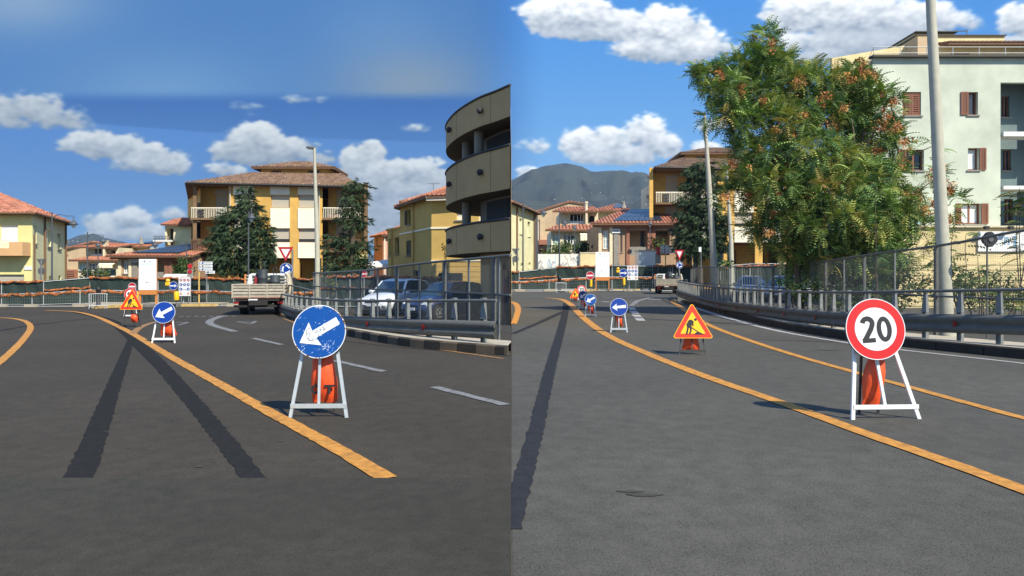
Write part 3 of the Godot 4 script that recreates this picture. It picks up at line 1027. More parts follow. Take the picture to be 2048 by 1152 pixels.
func guard_rail(called: String, label: String, base: Array, tops: Array, bh: float, pipe: float, step: float, side: float, post_m: String, first := 0.6) -> Node3D:
	# base: smooth path at the rail; tops: height of the rail's upper edge at each point; side: +1 when the road lies to the left of the path
	var g := wthing(called, label, "guard rail", base[base.size() / 2])
	var st := S()
	st.set_smooth_group(2)
	var rings := []
	for i in base.size():
		var t: Vector3 = (base[min(i + 1, base.size() - 1)] - base[max(i - 1, 0)]).normalized()
		var out := Vector3.UP.cross(t).normalized() * side
		rings.append(beam_profile(base[i], out, tops[i], tops[i] - bh))
	loft(st, rings, false)
	st.set_smooth_group(-1)
	cap(st, rings[0], true)
	cap(st, rings[-1], false)
	fin(st, "barrier_rail", M.rail_dark, g)
	if pipe > 0:
		st = S()
		var q := []
		for i in base.size(): q.append(base[i] + Vector3.UP * (tops[i] + pipe))
		tube(st, q, 0.032, 8)
		fin(st, "top_rail", M.rail_grey, g)
	var spots := resample(base, step)
	for k in spots.size():
		var p: Vector3 = spots[k]
		var j := 0
		var best := INF
		for i in base.size():
			if base[i].distance_to(p) < best:
				best = base[i].distance_to(p)
				j = i
		var t: Vector3 = (base[min(j + 1, base.size() - 1)] - base[max(j - 1, 0)]).normalized()
		var out := Vector3.UP.cross(t).normalized() * side
		var top: float = tops[j]
		var pp := p - out * 0.07
		st = S()
		var B := Basis(t, Vector3.UP, t.cross(Vector3.UP))
		box(st, pp + Vector3.UP * (top + 0.08) / 2, Vector3(0.09, top + 0.08, 0.016), B)
		box(st, pp + Vector3.UP * (top + 0.08) / 2 - t * 0.045, Vector3(0.014, top + 0.08, 0.09), B)
		box(st, pp + Vector3.UP * (top + 0.08) / 2 + t * 0.045, Vector3(0.014, top + 0.08, 0.09), B)
		if pipe > 0:
			var a := pp + Vector3.UP * (top + 0.04)
			var w := pipe - 0.02
			for s in [-1.0, 1.0]:
				quad(st, a + t * 0.062 * s - out * 0.04, a + t * 0.062 * s + out * 0.05, a + t * 0.03 * s + out * 0.02 + Vector3.UP * w, a + t * 0.03 * s - out * 0.04 + Vector3.UP * w)
			quad(st, a - t * 0.062 + out * 0.05, a + t * 0.062 + out * 0.05, a + t * 0.03 + out * 0.02 + Vector3.UP * w, a - t * 0.03 + out * 0.02 + Vector3.UP * w)
			quad(st, a - t * 0.062 - out * 0.04, a + t * 0.062 - out * 0.04, a + t * 0.03 - out * 0.04 + Vector3.UP * w, a - t * 0.03 - out * 0.04 + Vector3.UP * w)
			box(st, a + Vector3.UP * (pipe - 0.03), Vector3(0.1, 0.09, 0.1), B)
		fin(st, "post", M[post_m], g)
		if k % 3 == 1:
			st = S()
			prism(st, [Vector2(-0.05, -0.07), Vector2(0.06, 0), Vector2(-0.05, 0.07)], Transform3D(Basis(t, Vector3.UP, out), p + out * 0.075 + Vector3.UP * (top - bh / 2)), 0, 0.02)
			fin(st, "reflector", M.lamp_red, g)
	return g

func railing(called: String, label: String, tops: Array, bars: Array, o := {}) -> Node3D:
	# tops: smooth path of the top rail; bars: [fraction along the path, kind] with kind 0 thin bar, 1 post, 2 broad post
	var g := wthing(called, label, "fence", Vector3(tops[tops.size() / 2].x, 0, tops[tops.size() / 2].z))
	var low: float = o.get("low", 0.55)
	var mid: float = o.get("mid", 1.1)
	var st := S()
	tube(st, tops, 0.035, 6)
	fin(st, "top_rail", M[o.get("m", "rail_grey")], g)
	st = S()
	var q := []
	for p in tops: q.append(Vector3(p.x, mid, p.z))
	tube(st, q, 0.028, 6)
	fin(st, "lower_rail", M[o.get("m", "rail_grey")], g)
	var len := 0.0
	var cum := [0.0]
	for i in tops.size() - 1:
		len += tops[i].distance_to(tops[i + 1])
		cum.append(len)
	var spot := func(f: float) -> Array:
		var s := f * len
		var i := 0
		while i < cum.size() - 2 and cum[i + 1] < s: i += 1
		var t: float = clampf((s - cum[i]) / maxf(cum[i + 1] - cum[i], 0.001), 0, 1)
		return [tops[i].lerp(tops[i + 1], t), (tops[i + 1] - tops[i]).normalized()]
	for b in bars:
		var r: Array = spot.call(b[0])
		var p: Vector3 = r[0]
		var t: Vector3 = r[1]
		t.y = 0
		t = t.normalized()
		st = S()
		var w: float = [0.03, 0.05, 0.1][b[1]]
		var h0: float = o.get("foot", 0.0) if b[1] > 0 else low
		box(st, Vector3(p.x, (p.y + h0) / 2, p.z), Vector3(w, p.y - h0 + 0.02, w * 0.8), Basis(t, Vector3.UP, t.cross(Vector3.UP)))
		fin(st, ["bar", "post", "post"][b[1]], M[["rail_grey", "steel", "rail_grey"][b[1]]], g)
	if o.has("mesh"):
		var ms: Array = o.mesh   # from, to (fractions), spacing
		st = S()
		var n := int((ms[1] - ms[0]) * len / ms[2])
		for k in n:
			var r: Array = spot.call(lerpf(ms[0], ms[1], float(k) / n))
			var p: Vector3 = r[0]
			var t: Vector3 = r[1]
			wire(st, Vector3(p.x, low, p.z), p, Vector3(t.x, 0, t.z).normalized())
		var segs := 40
		for y in 44:
			var prev := Vector3.ZERO
			for k in segs + 1:
				var r: Array = spot.call(lerpf(ms[0], ms[1], float(k) / segs))
				var p: Vector3 = r[0]
				p.y = lerpf(low, p.y, y / 44.0)
				if k > 0: wire(st, prev, p, Vector3.UP)
				prev = p
		stuff(fin(st, "wire_mesh", M.wire, g))
	return g

func wire(st: SurfaceTool, a: Vector3, b: Vector3, s: Vector3, r := 0.0017) -> void:
	var z := (b - a).normalized().cross(s).normalized() * r
	var x := s * r
	quad(st, a - x + z, a + x + z, b + x + z, b - x + z)
	quad(st, a + x + z, a - z, b - z, b + x + z)
	quad(st, a - z, a - x + z, b - x + z, b - z)

func build_barriers() -> void:
	rng.seed = 12
	# left: painted kerb, concrete verge, rail, tall fence
	O = Vector3.ZERO
	var kp := resample(smooth_path([gp(590, 622), gp(572, 626), gp(570, 630), gp(600, 647), gp(650, 662), gp(700, 674), gp(780, 689), gp(850, 698), gp(940, 706), gp(1022.5, 712.5)], 12), 0.25)
	var inner := offset_path(kp, -0.12)
	var back := offset_path(kp, -1.0)
	for i in back.size(): back[i].x = minf(back[i].x, -0.02)
	for i in inner.size(): inner[i].x = minf(inner[i].x, -0.02)
	var kerb := Node3D.new()
	kerb.name = numbered("kerb")
	add_child(kerb)
	tag(kerb, "kerb of alternating black and ochre blocks under the guard rail", "", "", "structure")
	var i0 := 0
	var n := 0
	while i0 < kp.size() - 1:
		var i1 := mini(i0 + 2, kp.size() - 1)
		var st := S()
		var a := []
		var bb := []
		for i in range(i0, i1 + 1):
			var g := 0.0
			if i == i0: g = 0.012
			if i == i1: g = -0.012
			var t: Vector3 = (kp[mini(i + 1, kp.size() - 1)] - kp[maxi(i - 1, 0)]).normalized()
			a.append(kp[i] + t * g)
			bb.append(inner[i] + t * g)
		var hk := 0.19 + rng.randf_range(-0.006, 0.006)
		var rings := []
		for i in a.size():
			rings.append([a[i] + Vector3.UP * 0.001, a[i] + Vector3.UP * (hk - 0.02), a[i].lerp(bb[i], 0.15) + Vector3.UP * hk, bb[i] + Vector3.UP * hk, bb[i] + Vector3.UP * 0.001])
		loft(st, rings, true)
		fin(st, "kerb_block", M.kerb_black if n % 2 == 0 else M.kerb_ochre, kerb)
		n += 1
		i0 = i1
	var st := S()
	for i in inner.size() - 1:
		quad(st, inner[i] + Vector3.UP * 0.2, inner[i + 1] + Vector3.UP * 0.2, back[i + 1] + Vector3.UP * 0.2, back[i] + Vector3.UP * 0.2)
		quad(st, back[i + 1], back[i], back[i] + Vector3.UP * 0.2, back[i + 1] + Vector3.UP * 0.2)
		quad(st, inner[i], inner[i + 1], inner[i + 1] + Vector3.UP * 0.2, inner[i] + Vector3.UP * 0.2)
	struct(st, "verge", M.concrete, "concrete strip behind the painted kerb")
	var rp := resample(smooth_path([at(578, 600, 33), at(562, 604, 31), at(566, 610, 29.6), at(590, 617, 26.6), at(640, 626, 23), at(700, 632, 20.4), at(800, 637, 17.9), at(900, 640, 16.3), at(1021, 643, 15.0)], 12), 0.4)
	var base := []
	var tops := []
	for p in rp:
		base.append(Vector3(p.x, 0, p.z))
		tops.append(p.y)
	guard_rail("guard_rail", "dark steel guard rail ending beside the curved building, kerb in black and ochre", base, tops, 0.36, 0.42, 0.95, -1.0, "steel")
	# tall fence of the left half
	var tp := smooth_path([at(627, 546, 31), at(660, 545, 28), at(730, 541, 25), at(790, 533, 23), at(868, 524, 21), at(930, 519, 19.3), at(988, 513.5, 17.8), at(1021, 510.5, 17.1)], 8)
	railing("mesh_fence", "tall grey wire mesh fence in front of the white and blue cars", tp, [[0.0, 1], [0.09, 0], [0.16, 0], [0.25, 1], [0.32, 0], [0.4, 2], [0.49, 1], [0.58, 2], [0.67, 1], [0.765, 2], [0.86, 1], [0.95, 2], [0.966, 1]], {"mesh": [0.0, 1.0, 0.06], "low": 0.3, "mid": 1.14})
	# far end of that fence: close bars turning the corner
	tp = smooth_path([at(562, 571, 33.5), at(575, 570, 31), at(600, 575, 29.5), at(627, 582, 28.5)], 6)
	railing("corner_railing", "low grey bar railing bending round behind the small truck", tp, [[0.0, 1], [0.12, 0], [0.24, 0], [0.36, 0], [0.48, 1], [0.6, 0], [0.72, 0], [0.86, 0], [1.0, 1]], {"low": 0.4, "mid": 0.5})

	# right: kerb, verge, rail, railing
	O = Vector3.ZERO
	kp = resample(smooth_path([gp(1376, 597), gp(1364, 600), gp(1372, 608), gp(1410, 620), gp(1454, 631), gp(1550, 655), gp(1692, 680), gp(1806, 694), gp(2048, 719), gp(2300, 742)], 12), 0.35)
	inner = offset_path(kp, -0.12)
	back = offset_path(kp, -1.3)
	kerb = Node3D.new()
	kerb.name = numbered("kerb")
	add_child(kerb)
	tag(kerb, "dark stained concrete kerb under the right guard rail", "", "", "structure")
	i0 = 0
	n = 0
	while i0 < kp.size() - 1:
		var i1 := mini(i0 + 3, kp.size() - 1)
		st = S()
		var rings := []
		var hk := 0.2 + rng.randf_range(-0.006, 0.006)
		for i in range(i0, i1 + 1):
			var t: Vector3 = (kp[mini(i + 1, kp.size() - 1)] - kp[maxi(i - 1, 0)]).normalized()
			var g := 0.012 if i == i0 else (-0.012 if i == i1 else 0.0)
			var a: Vector3 = kp[i] + t * g
			var b: Vector3 = inner[i] + t * g
			rings.append([a + Vector3.UP * 0.001, a + Vector3.UP * (hk - 0.02), a.lerp(b, 0.15) + Vector3.UP * hk, b + Vector3.UP * hk, b + Vector3.UP * 0.001])
		loft(st, rings, true)
		fin(st, "kerb_block", M.kerb_black, kerb)
		n += 1
		i0 = i1
	st = S()
	for i in inner.size() - 1:
		quad(st, inner[i] + Vector3.UP * 0.205, inner[i + 1] + Vector3.UP * 0.205, back[i + 1] + Vector3.UP * 0.205, back[i] + Vector3.UP * 0.205)
		quad(st, back[i + 1], back[i], back[i] + Vector3.UP * 0.205, back[i + 1] + Vector3.UP * 0.205)
	struct(st, "verge", M.concrete, "sandy concrete strip behind the right kerb")
	rp = resample(smooth_path([at(1372, 574, 53), at(1354, 578, 49), at(1366, 583, 43), at(1400, 592, 36), at(1446, 601, 30.2), at(1571, 615, 23.2), at(1692, 624, 19), at(1816, 627, 17), at(2048, 630, 14.7), at(2300, 632, 13)], 12), 0.4)
	base = []
	tops = []
	for p in rp:
		base.append(Vector3(p.x, 0, p.z))
		tops.append(p.y)
	guard_rail("guard_rail", "long steel guard rail curving behind the 20 sign", base, tops, 0.4, 0.5, 0.82, -1.0, "steel")
	tp = smooth_path([at(1382, 538, 57), at(1396, 535, 52), at(1440, 534, 44), at(1529, 533, 34), at(1590, 528, 30), at(1654, 522, 26.5), at(1700, 515, 24.5), at(1777, 504, 22), at(1843, 496, 20.2), at(1923, 484, 18.6), at(2028, 464, 17.2), at(2200, 440, 15.6)], 8)
	var bars := []
	for k in 44: bars.append([0.0 + k * 0.0125, 1 if k % 6 == 0 else 0])
	for f in [0.585, 0.625, 0.66, 0.73, 0.805, 0.9]: bars.append([f, 2])
	for f in [0.605, 0.643, 0.695, 0.77, 0.85]: bars.append([f, 1])
	railing("mesh_fence", "long grey fence of bars and wire mesh below the leafy tree", tp, bars, {"mesh": [0.5, 1.0, 0.06], "low": 0.3, "mid": 1.05})


# ---------- portable road signs ----------
func sign_x(ch: float, tilt: float, roll: float, z: float) -> Transform3D:
	return Transform3D(Basis(Vector3.RIGHT, -tilt) * Basis(Vector3.BACK, roll), Vector3(0, ch, z))

func face_disc(g: Node3D, x: Transform3D, r: float, rim: String, field: String, rim_w: float) -> Node3D:
	var st := S()
	var k := ngon(40, r)
	prism(st, ngon(40, r * 1.0), x, -0.022, 0.0)
	var plate := fin(st, "sign_plate", M.sign_back, g)
	st = S()
	ring_plate(st, ngon(40, r * 0.995), ngon(40, r * (1 - rim_w)), x, 0.0005, 0.0035)
	fin(st, "border", M[rim], plate)
	st = S()
	prism(st, ngon(40, r * (1 - rim_w)), x, 0.0005, 0.003)
	fin(st, "sign_face", M[field], plate)
	return plate

func arrow_poly(r: float, straight := false) -> Array:   # pointing to -x, across a disc of radius r
	if straight:
		return [Vector2(-0.8, 0), Vector2(-0.2, 0.42), Vector2(-0.3, 0.14), Vector2(0.8, 0.17), Vector2(0.8, -0.17), Vector2(-0.3, -0.14), Vector2(-0.2, -0.42)].map(func(p): return p * r)
	return [Vector2(-0.82, 0), Vector2(-0.16, 0.5), Vector2(-0.2, 0.15), Vector2(0.8, 0.15), Vector2(0.8, -0.15), Vector2(-0.2, -0.15), Vector2(-0.16, -0.5)].map(func(p): return p * r)

func worker(st: SurfaceTool, x: Transform3D, s: float, z: float) -> void:   # the digging figure of a roadworks sign and its heap
	var P := func(a: Array) -> Array: return a.map(func(q): return Vector2(q[0], q[1]) * s)
	prism(st, P.call([[-0.34, 0.1], [-0.2, 0.33], [-0.06, 0.36], [0.08, 0.24], [-0.02, 0.12], [-0.1, -0.06], [-0.14, -0.1], [-0.3, -0.05]]), x, z, z + 0.003)
	prism(st, P.call([[-0.3, -0.04], [-0.2, -0.06], [-0.24, -0.24], [-0.29, -0.44], [-0.4, -0.44], [-0.33, -0.22]]), x, z, z + 0.0031)
	prism(st, P.call([[-0.16, -0.08], [-0.06, 0.0], [-0.05, -0.2], [-0.13, -0.42], [-0.24, -0.44], [-0.15, -0.22]]), x, z, z + 0.0032)
	prism(st, ngon(14, 0.075 * s, Vector2(0.16, 0.36) * s), x, z, z + 0.003)
	prism(st, P.call([[-0.32, 0.08], [-0.27, 0.1], [0.3, -0.28], [0.27, -0.33]]), x, z, z + 0.0028)
	prism(st, P.call([[-0.02, 0.2], [0.06, 0.24], [0.04, 0.0], [-0.03, 0.0]]), x, z, z + 0.0027)
	prism(st, P.call([[0.04, -0.44], [0.14, -0.34], [0.26, -0.28], [0.4, -0.33], [0.6, -0.44]]), x, z, z + 0.0033)

func sack(g: Node3D, w: float, y0: float, y1: float, z: float, sway: float, marked: bool) -> void:   # a ballast bag hanging behind the plate
	var st := S()
	st.set_smooth_group(1)
	var rings := []
	for j in 15:
		var t := j / 14.0
		var ring := []
		var half: float = w / 2 * (0.95 + 0.1 * sin(t * 7.0 + w * 20.0)) * (1.06 if t < 0.1 else 1.0) * lerpf(1.0, 0.86, smoothstep(0.6, 1.0, t))
		var dep: float = (0.085 * sin(PI * clampf(1.0 - t * 0.92, 0.05, 1.0)) + 0.018) * minf(1.0, 0.35 + t * 5.0)
		for k in 24:
			var a := TAU * k / 24
			var fold := 1.0 + 0.06 * sin(a * 5.0 + t * 4.0) + 0.035 * sin(a * 9.0 - t * 13.0)
			ring.append(Vector3(sway * (1.0 - t) + cos(a) * half * (1.0 + 0.02 * sin(t * 23.0 + a)), lerpf(y0, y1, t) + 0.012 * sin(a * 3.0 + 1.0) * (1.0 - t), z + sin(a) * dep * fold))
		rings.append(ring)
	loft(st, rings, false)
	st.set_smooth_group(-1)
	cap(st, rings[0], true)
	cap(st, rings[-1], false)
	var b := fin(st, "ballast_bag", M.bag, g)
	if marked:
		st = S()
		var lx := Transform3D(Basis.IDENTITY, Vector3(sway * 0.8, y0 + (y1 - y0) * 0.25, z + 0.096))
		prism(st, [Vector2(0.02, 0.05), Vector2(0.13, 0.05), Vector2(0.13, 0.026), Vector2(0.088, 0.026), Vector2(0.088, -0.055), Vector2(0.062, -0.055), Vector2(0.062, 0.026), Vector2(0.02, 0.026)], lx, -0.01, 0.004)
		var arc := []
		var inn := []
		for k in 13:
			var a := lerpf(0.5, TAU - 0.5, k / 12.0)
			arc.append(Vector2(-0.085 + cos(a) * 0.045, sin(a) * 0.055))
			inn.append(Vector2(-0.085 + cos(a) * 0.024, sin(a) * 0.032))
		inn.reverse()
		prism(st, arc + inn, lx, -0.012, 0.004)
		box(st, Vector3(-0.035 + sway * 0.2, y0 + (y1 - y0) * 0.8, z + 0.06), Vector3(0.05, 0.05, 0.03))
		fin(st, "bag_lettering", M.ink, b)

func frame_legs(g: Node3D, hb: float, ht: float, top: float, zt: float, back: float, m: String, w := 0.032, bar_h := 0.14, post := true, dx := 0.0) -> void:
	for s in [-1.0, 1.0]:
		var st := S()
		bar(st, Vector3(s * hb, 0, 0), Vector3(s * ht + dx, top, zt), w, w * 0.7, Vector3.BACK)
		fin(st, "leg", M[m], g)
		st = S()
		bar(st, Vector3(s * hb * 0.3, 0, -back), Vector3(s * ht * 0.5 + dx, top, zt - 0.03), w * 0.6, w * 0.5, Vector3.BACK)
		fin(st, "rear_leg", M.leg_dark, g)
	var st := S()
	var f := bar_h / top
	var hx := lerpf(hb, ht, f) + 0.02
	bar(st, Vector3(-hx, bar_h, zt * f + w * 0.42), Vector3(hx, bar_h, zt * f + w * 0.42), 0.012, 0.05)
	fin(st, "cross_bar", M[m], g)
	if post:
		st = S()
		bar(st, Vector3(0, bar_h - 0.02, zt * f + 0.002), Vector3(dx, top, zt + 0.004), w * 0.8, w * 0.6, Vector3.BACK)
		fin(st, "middle_post", M[m], g)

func tripod_sign(kind: String, px: float, py: float, o: Dictionary, label: String) -> Node3D:
	# o: r radius (or half side), ch centre height, hb half foot spread, ht half spread at the plate, turn, tilt, roll, legs, bag [w, y0, y1, sway], arrow angle
	var g := thing("portable_sign", label, "road sign", gp(px, py), o.get("turn", 0.0))
	var ch: float = o.ch
	var r: float = o.r
	var tilt: float = o.get("tilt", 0.2)
	var zt: float = -(ch - r) * tan(tilt) * 0.55
	var dx: float = o.get("dx", 0.0)
	var x := sign_x(ch, tilt, o.get("roll", 0.0), zt + 0.03)
	x.origin.x = dx
	var lm: String = o.get("legs", "leg_alu")
	frame_legs(g, o.hb, o.ht, ch - r * 0.25, -ch * tan(tilt) * 0.5 - 0.02, 0.36, lm, o.get("lw", 0.032), ch * 0.14, o.get("post", true), dx)
	if o.has("bag"): sack(g, o.bag[0], o.bag[1], o.bag[2], zt - 0.13, o.bag[3], o.get("marked", false))
	if kind == "arrow":
		var plate := face_disc(g, x, r, "sign_white", o.get("blue", "sign_blue"), 0.035)
		var st := S()
		var ax := x * Transform3D(Basis(Vector3.BACK, o.angle), Vector3.ZERO)
		prism(st, arrow_poly(r, o.get("thin", false)), ax, 0.003, 0.006)
		fin(st, "arrow", M.sign_white, plate)
		if o.get("worn", false): wear(plate, x, ax, r)
	elif kind == "limit":
		var plate := face_disc(g, x, r, "sign_white", "sign_red", 0.03)
		var st := S()
		prism(st, ngon(40, r * 0.70), x, 0.003, 0.0055)
		fin(st, "white_field", M.sign_white, plate)
		if o.get("blur", false):
			st = S()
			for s in [-1, 1]: prism(st, ngon(16, r * 0.24, Vector2(s * 0.26 * r, 0.08 * r)), x, 0.0055, 0.009)
			fin(st, "digits", M.ink, plate)
		else:
			digits(plate, x, r)
	elif kind == "works":
		var k := func(q: float, c: float) -> Array:   # a triangle with rounded corners
			var out := []
			for i in 3:
				var a := PI / 2 + TAU * i / 3
				for j in 5:
					out.append(Vector2(cos(a), sin(a)) * q + Vector2(cos(a + (j - 2) * 0.4), sin(a + (j - 2) * 0.4)) * c)
			return out
		var q: float = r * 2 / sqrt(3.0) * 0.9
		var st := S()
		prism(st, k.call(q, r * 0.105), x, -0.02, 0.0)
		var plate := fin(st, "sign_plate", M.sign_back, g)
		st = S()
		ring_plate(st, k.call(q, r * 0.104), k.call(q * 0.975, r * 0.09), x, 0.0004, 0.003)
		fin(st, "yellow_edge", M.sign_yellow, plate)
		st = S()
		ring_plate(st, k.call(q * 0.975, r * 0.09), k.call(q * 0.66, r * 0.04), x, 0.0006, 0.0034)
		fin(st, "red_border", M.sign_orange_red, plate)
		st = S()
		prism(st, k.call(q * 0.66, r * 0.04), x, 0.0002, 0.0028)
		fin(st, "yellow_field", M.sign_yellow, plate)
		st = S()
		worker(st, x, r * 0.98, 0.0028)
		fin(st, "digging_figure", M.ink, plate)
	O = Vector3.ZERO
	return g

func digits(plate: Node3D, x: Transform3D, r: float) -> void:
	# "20" in road sign lettering: each figure a thick outline
	var st := S()
	var z0 := 0.0055
	var dx := x * Transform3D(Basis(Vector3.BACK, 0.07), Vector3(-0.01 * r, 0.0, 0))
	var path := []
	for k in 11:
		var a := lerpf(PI * 0.95, -0.35, k / 10.0)
		path.append(Vector2(-0.25 + cos(a) * 0.165, 0.2 + sin(a) * 0.155))
	path.append_array([Vector2(-0.15, 0.02), Vector2(-0.39, -0.33)])
	var wd := 0.08
	var l := []
	var rr := []
	for i in path.size():
		var t: Vector2 = (path[mini(i + 1, path.size() - 1)] - path[maxi(i - 1, 0)]).normalized()
		var n := Vector2(-t.y, t.x) * wd
		l.append((path[i] + n) * r)
		rr.append((path[i] - n) * r)
	rr.reverse()
	prism(st, l + rr, dx, z0, z0 + 0.003)
	prism(st, [Vector2(-0.475, -0.28) * r, Vector2(-0.04, -0.28) * r, Vector2(-0.04, -0.42) * r, Vector2(-0.475, -0.42) * r], dx, z0, z0 + 0.0032)
	var n0 := []
	var n1 := []
	for k in 24:
		var a := TAU * k / 24
		n0.append(Vector2(0.29 + cos(a) * 0.25, -0.02 + sin(a) * 0.41) * r)
		n1.append(Vector2(0.29 + cos(a) * 0.1, -0.02 + sin(a) * 0.26) * r)
	ring_plate(st, n0, n1, dx, z0, z0 + 0.003)
	fin(st, "digits", M.ink, plate)

func wear(plate: Node3D, x: Transform3D, ax: Transform3D, r: float) -> void:   # scratches, rust and scribble of the battered blue sign
	var g := RandomNumberGenerator.new()
	g.seed = 6
	var st := S()
	for k in 120:
		var a := g.randf() * TAU
		var q := sqrt(g.randf()) * 0.93
		var c := Vector2(cos(a), sin(a)) * q * r
		if k < 60: c = Vector2(g.randfn(0.3, 0.13), g.randfn(-0.55, 0.1)) * r   # the scuffed spot low on the right
		elif k < 74: c = Vector2(g.randfn(-0.55, 0.08), g.randfn(-0.65, 0.1)) * r
		if c.length() > 0.93 * r: continue
		var t := g.randf_range(-0.4, 1.5)
		var len := g.randf_range(0.006, 0.035) * r / 0.3 * (1.6 if k % 7 == 0 else 0.7)
		var w := g.randf_range(0.001, 0.0036)
		var d := Vector2(cos(t), sin(t))
		var n := Vector2(-d.y, d.x)
		prism(st, [c - d * len / 2, c - n * w, c + d * len / 2, c + n * w * 0.7], x, 0.003, 0.0045)
	fin(st, "scratches", M.scratch, plate)
	st = S()
	for k in 26:
		var a := g.randfn(0.55, 0.3) if k < 15 else g.randf_range(3.4, 5.0)
		var c := Vector2(cos(a), sin(a)) * r * g.randf_range(0.955, 0.995)
		prism(st, ngon(6, g.randf_range(0.004, 0.011), c, g.randf()), x, 0.0034, 0.0052)
	fin(st, "rust_spots", M.rust_brown, plate)
	st = S()
	for k in 9:
		var a := PI / 2 + 0.04 + (k - 4) * 0.035
		prism(st, [Vector2(cos(a), sin(a)) * r * 0.97, Vector2(cos(a + 0.028), sin(a + 0.028)) * r * 0.97, Vector2(cos(a + 0.02), sin(a + 0.02)) * r * g.randf_range(0.82, 0.92)], x, 0.003, 0.0055)
	fin(st, "bare_edge", M.sign_white, plate)
	st = S()
	var strokes := [[[-0.52, 0.04], [-0.38, 0.26], [-0.2, 0.3]], [[-0.5, 0.02], [-0.42, -0.16], [-0.2, -0.2]], [[-0.44, 0.13], [-0.36, 0.17], [-0.32, 0.08], [-0.4, 0.02], [-0.46, 0.0], [-0.48, -0.1], [-0.36, -0.14], [-0.24, -0.06]], [[-0.16, 0.12], [-0.12, 0.0], [-0.04, 0.08], [0.02, -0.04]], [[0.06, -0.06], [0.09, 0.08]], [[0.03, 0.05], [0.13, 0.03]], [[0.16, -0.07], [0.2, 0.08], [0.25, -0.06], [0.17, -0.01]], [[0.34, 0.03], [0.345, 0.05]], [[-0.14, -0.3], [-0.06, -0.02]]]
	for s in strokes:
		for k in s.size() - 1:
			var a := Vector2(s[k][0], s[k][1]) * r
			var b := Vector2(s[k + 1][0], s[k + 1][1]) * r
			var n := (b - a).normalized().orthogonal() * 0.0022
			prism(st, [a - n, b - n, b + n, a + n], ax, 0.006, 0.0068)
	fin(st, "scribble", M.ink, plate)

func build_portable_signs() -> void:
	var s := 0.0
	tripod_sign("arrow", 637, 836, {"r": 0.302, "ch": 0.965, "hb": 0.315, "ht": 0.17, "tilt": 0.16, "angle": deg_to_rad(31), "roll": 0.0, "worn": true, "marked": true, "bag": [0.29, 0.15, 0.78, 0.03], "turn": 0.02, "lw": 0.036}, "large scratched blue disc with white arrow on a silver frame, nearest on the left")
	tripod_sign("arrow", 327, 686.5, {"r": 0.258, "ch": 0.72, "hb": 0.255, "ht": 0.17, "tilt": 0.2, "angle": deg_to_rad(30), "blue": "sign_blue_deep", "bag": [0.34, 0.17, 0.56, 0.06], "turn": 0.12, "legs": "leg_white"}, "clean blue arrow disc on white legs beside the faded orange branch line")
	tripod_sign("works", 263, 655, {"r": 0.345, "ch": 0.76, "hb": 0.28, "ht": 0.18, "tilt": 0.12, "legs": "leg_dark", "bag": [0.22, 0.16, 0.42, 0.02], "post": false}, "roadworks triangle at the crossing of the tar bands, before a red ringed disc")
	tripod_sign("limit", 261, 638, {"r": 0.235, "ch": 0.9, "hb": 0.24, "ht": 0.15, "tilt": 0.1, "blur": true, "legs": "leg_white", "post": false}, "red ringed white disc half hidden behind the roadworks triangle")
	tripod_sign("limit", 1772, 839, {"r": 0.342, "ch": 1.0, "hb": 0.38, "ht": 0.2, "tilt": 0.13, "roll": 0.0, "bag": [0.23, 0.13, 0.75, -0.08], "dx": -0.11, "turn": 0.06, "legs": "leg_white", "lw": 0.04}, "large red ringed 20 speed limit disc on a white frame")
	tripod_sign("works", 1385, 710, {"r": 0.385, "ch": 0.575, "hb": 0.26, "ht": 0.2, "tilt": 0.16, "legs": "leg_dark", "bag": [0.34, 0.06, 0.5, 0.0], "post": true, "lw": 0.024}, "large yellow and red roadworks triangle on thin dark legs beside the orange lines")
	tripod_sign("arrow", 1238, 665, {"r": 0.245, "ch": 0.71, "hb": 0.23, "ht": 0.15, "tilt": 0.16, "angle": deg_to_rad(5), "blue": "sign_blue_deep", "thin": true, "bag": [0.17, 0.17, 0.5, 0.06]}, "blue disc with a nearly level white arrow, beside the short lane dashes")
	tripod_sign("arrow", 1181, 634, {"r": 0.222, "ch": 0.66, "hb": 0.21, "ht": 0.14, "tilt": 0.16, "angle": deg_to_rad(28), "bag": [0.18, 0.1, 0.45, 0.08]}, "light blue arrow disc standing just in front of a deeper blue one")
	tripod_sign("arrow", 1166, 619, {"r": 0.222, "ch": 0.64, "hb": 0.21, "ht": 0.14, "tilt": 0.16, "angle": deg_to_rad(32), "blue": "sign_blue_deep", "bag": [0.2, 0.1, 0.45, 0.1]}, "deep blue arrow disc half behind the light blue one")
	tripod_sign("works", 1151, 603.5, {"r": 0.34, "ch": 0.42, "hb": 0.26, "ht": 0.18, "tilt": 0.12, "legs": "leg_dark", "bag": [0.2, 0.02, 0.2, 0.04], "post": false}, "small far roadworks triangle overlapping a distant 20 disc")
	tripod_sign("limit", 1163, 601, {"r": 0.28, "ch": 0.69, "hb": 0.22, "ht": 0.15, "tilt": 0.1, "legs": "leg_white", "post": false}, "small far 20 speed limit disc behind the far roadworks triangle")


# ---------- posts, boards and fixed signs ----------
func sign_post(called: String, label: String, base: Vector3, h: float, r := 0.03, m := "steel") -> Node3D:
	var g := thing(called, label, "road sign", base)
	var st := S()
	tube(st, [Vector3.ZERO, Vector3(0, h, 0)], r, 8)
	fin(st, "pole", M[m], g)
	return g

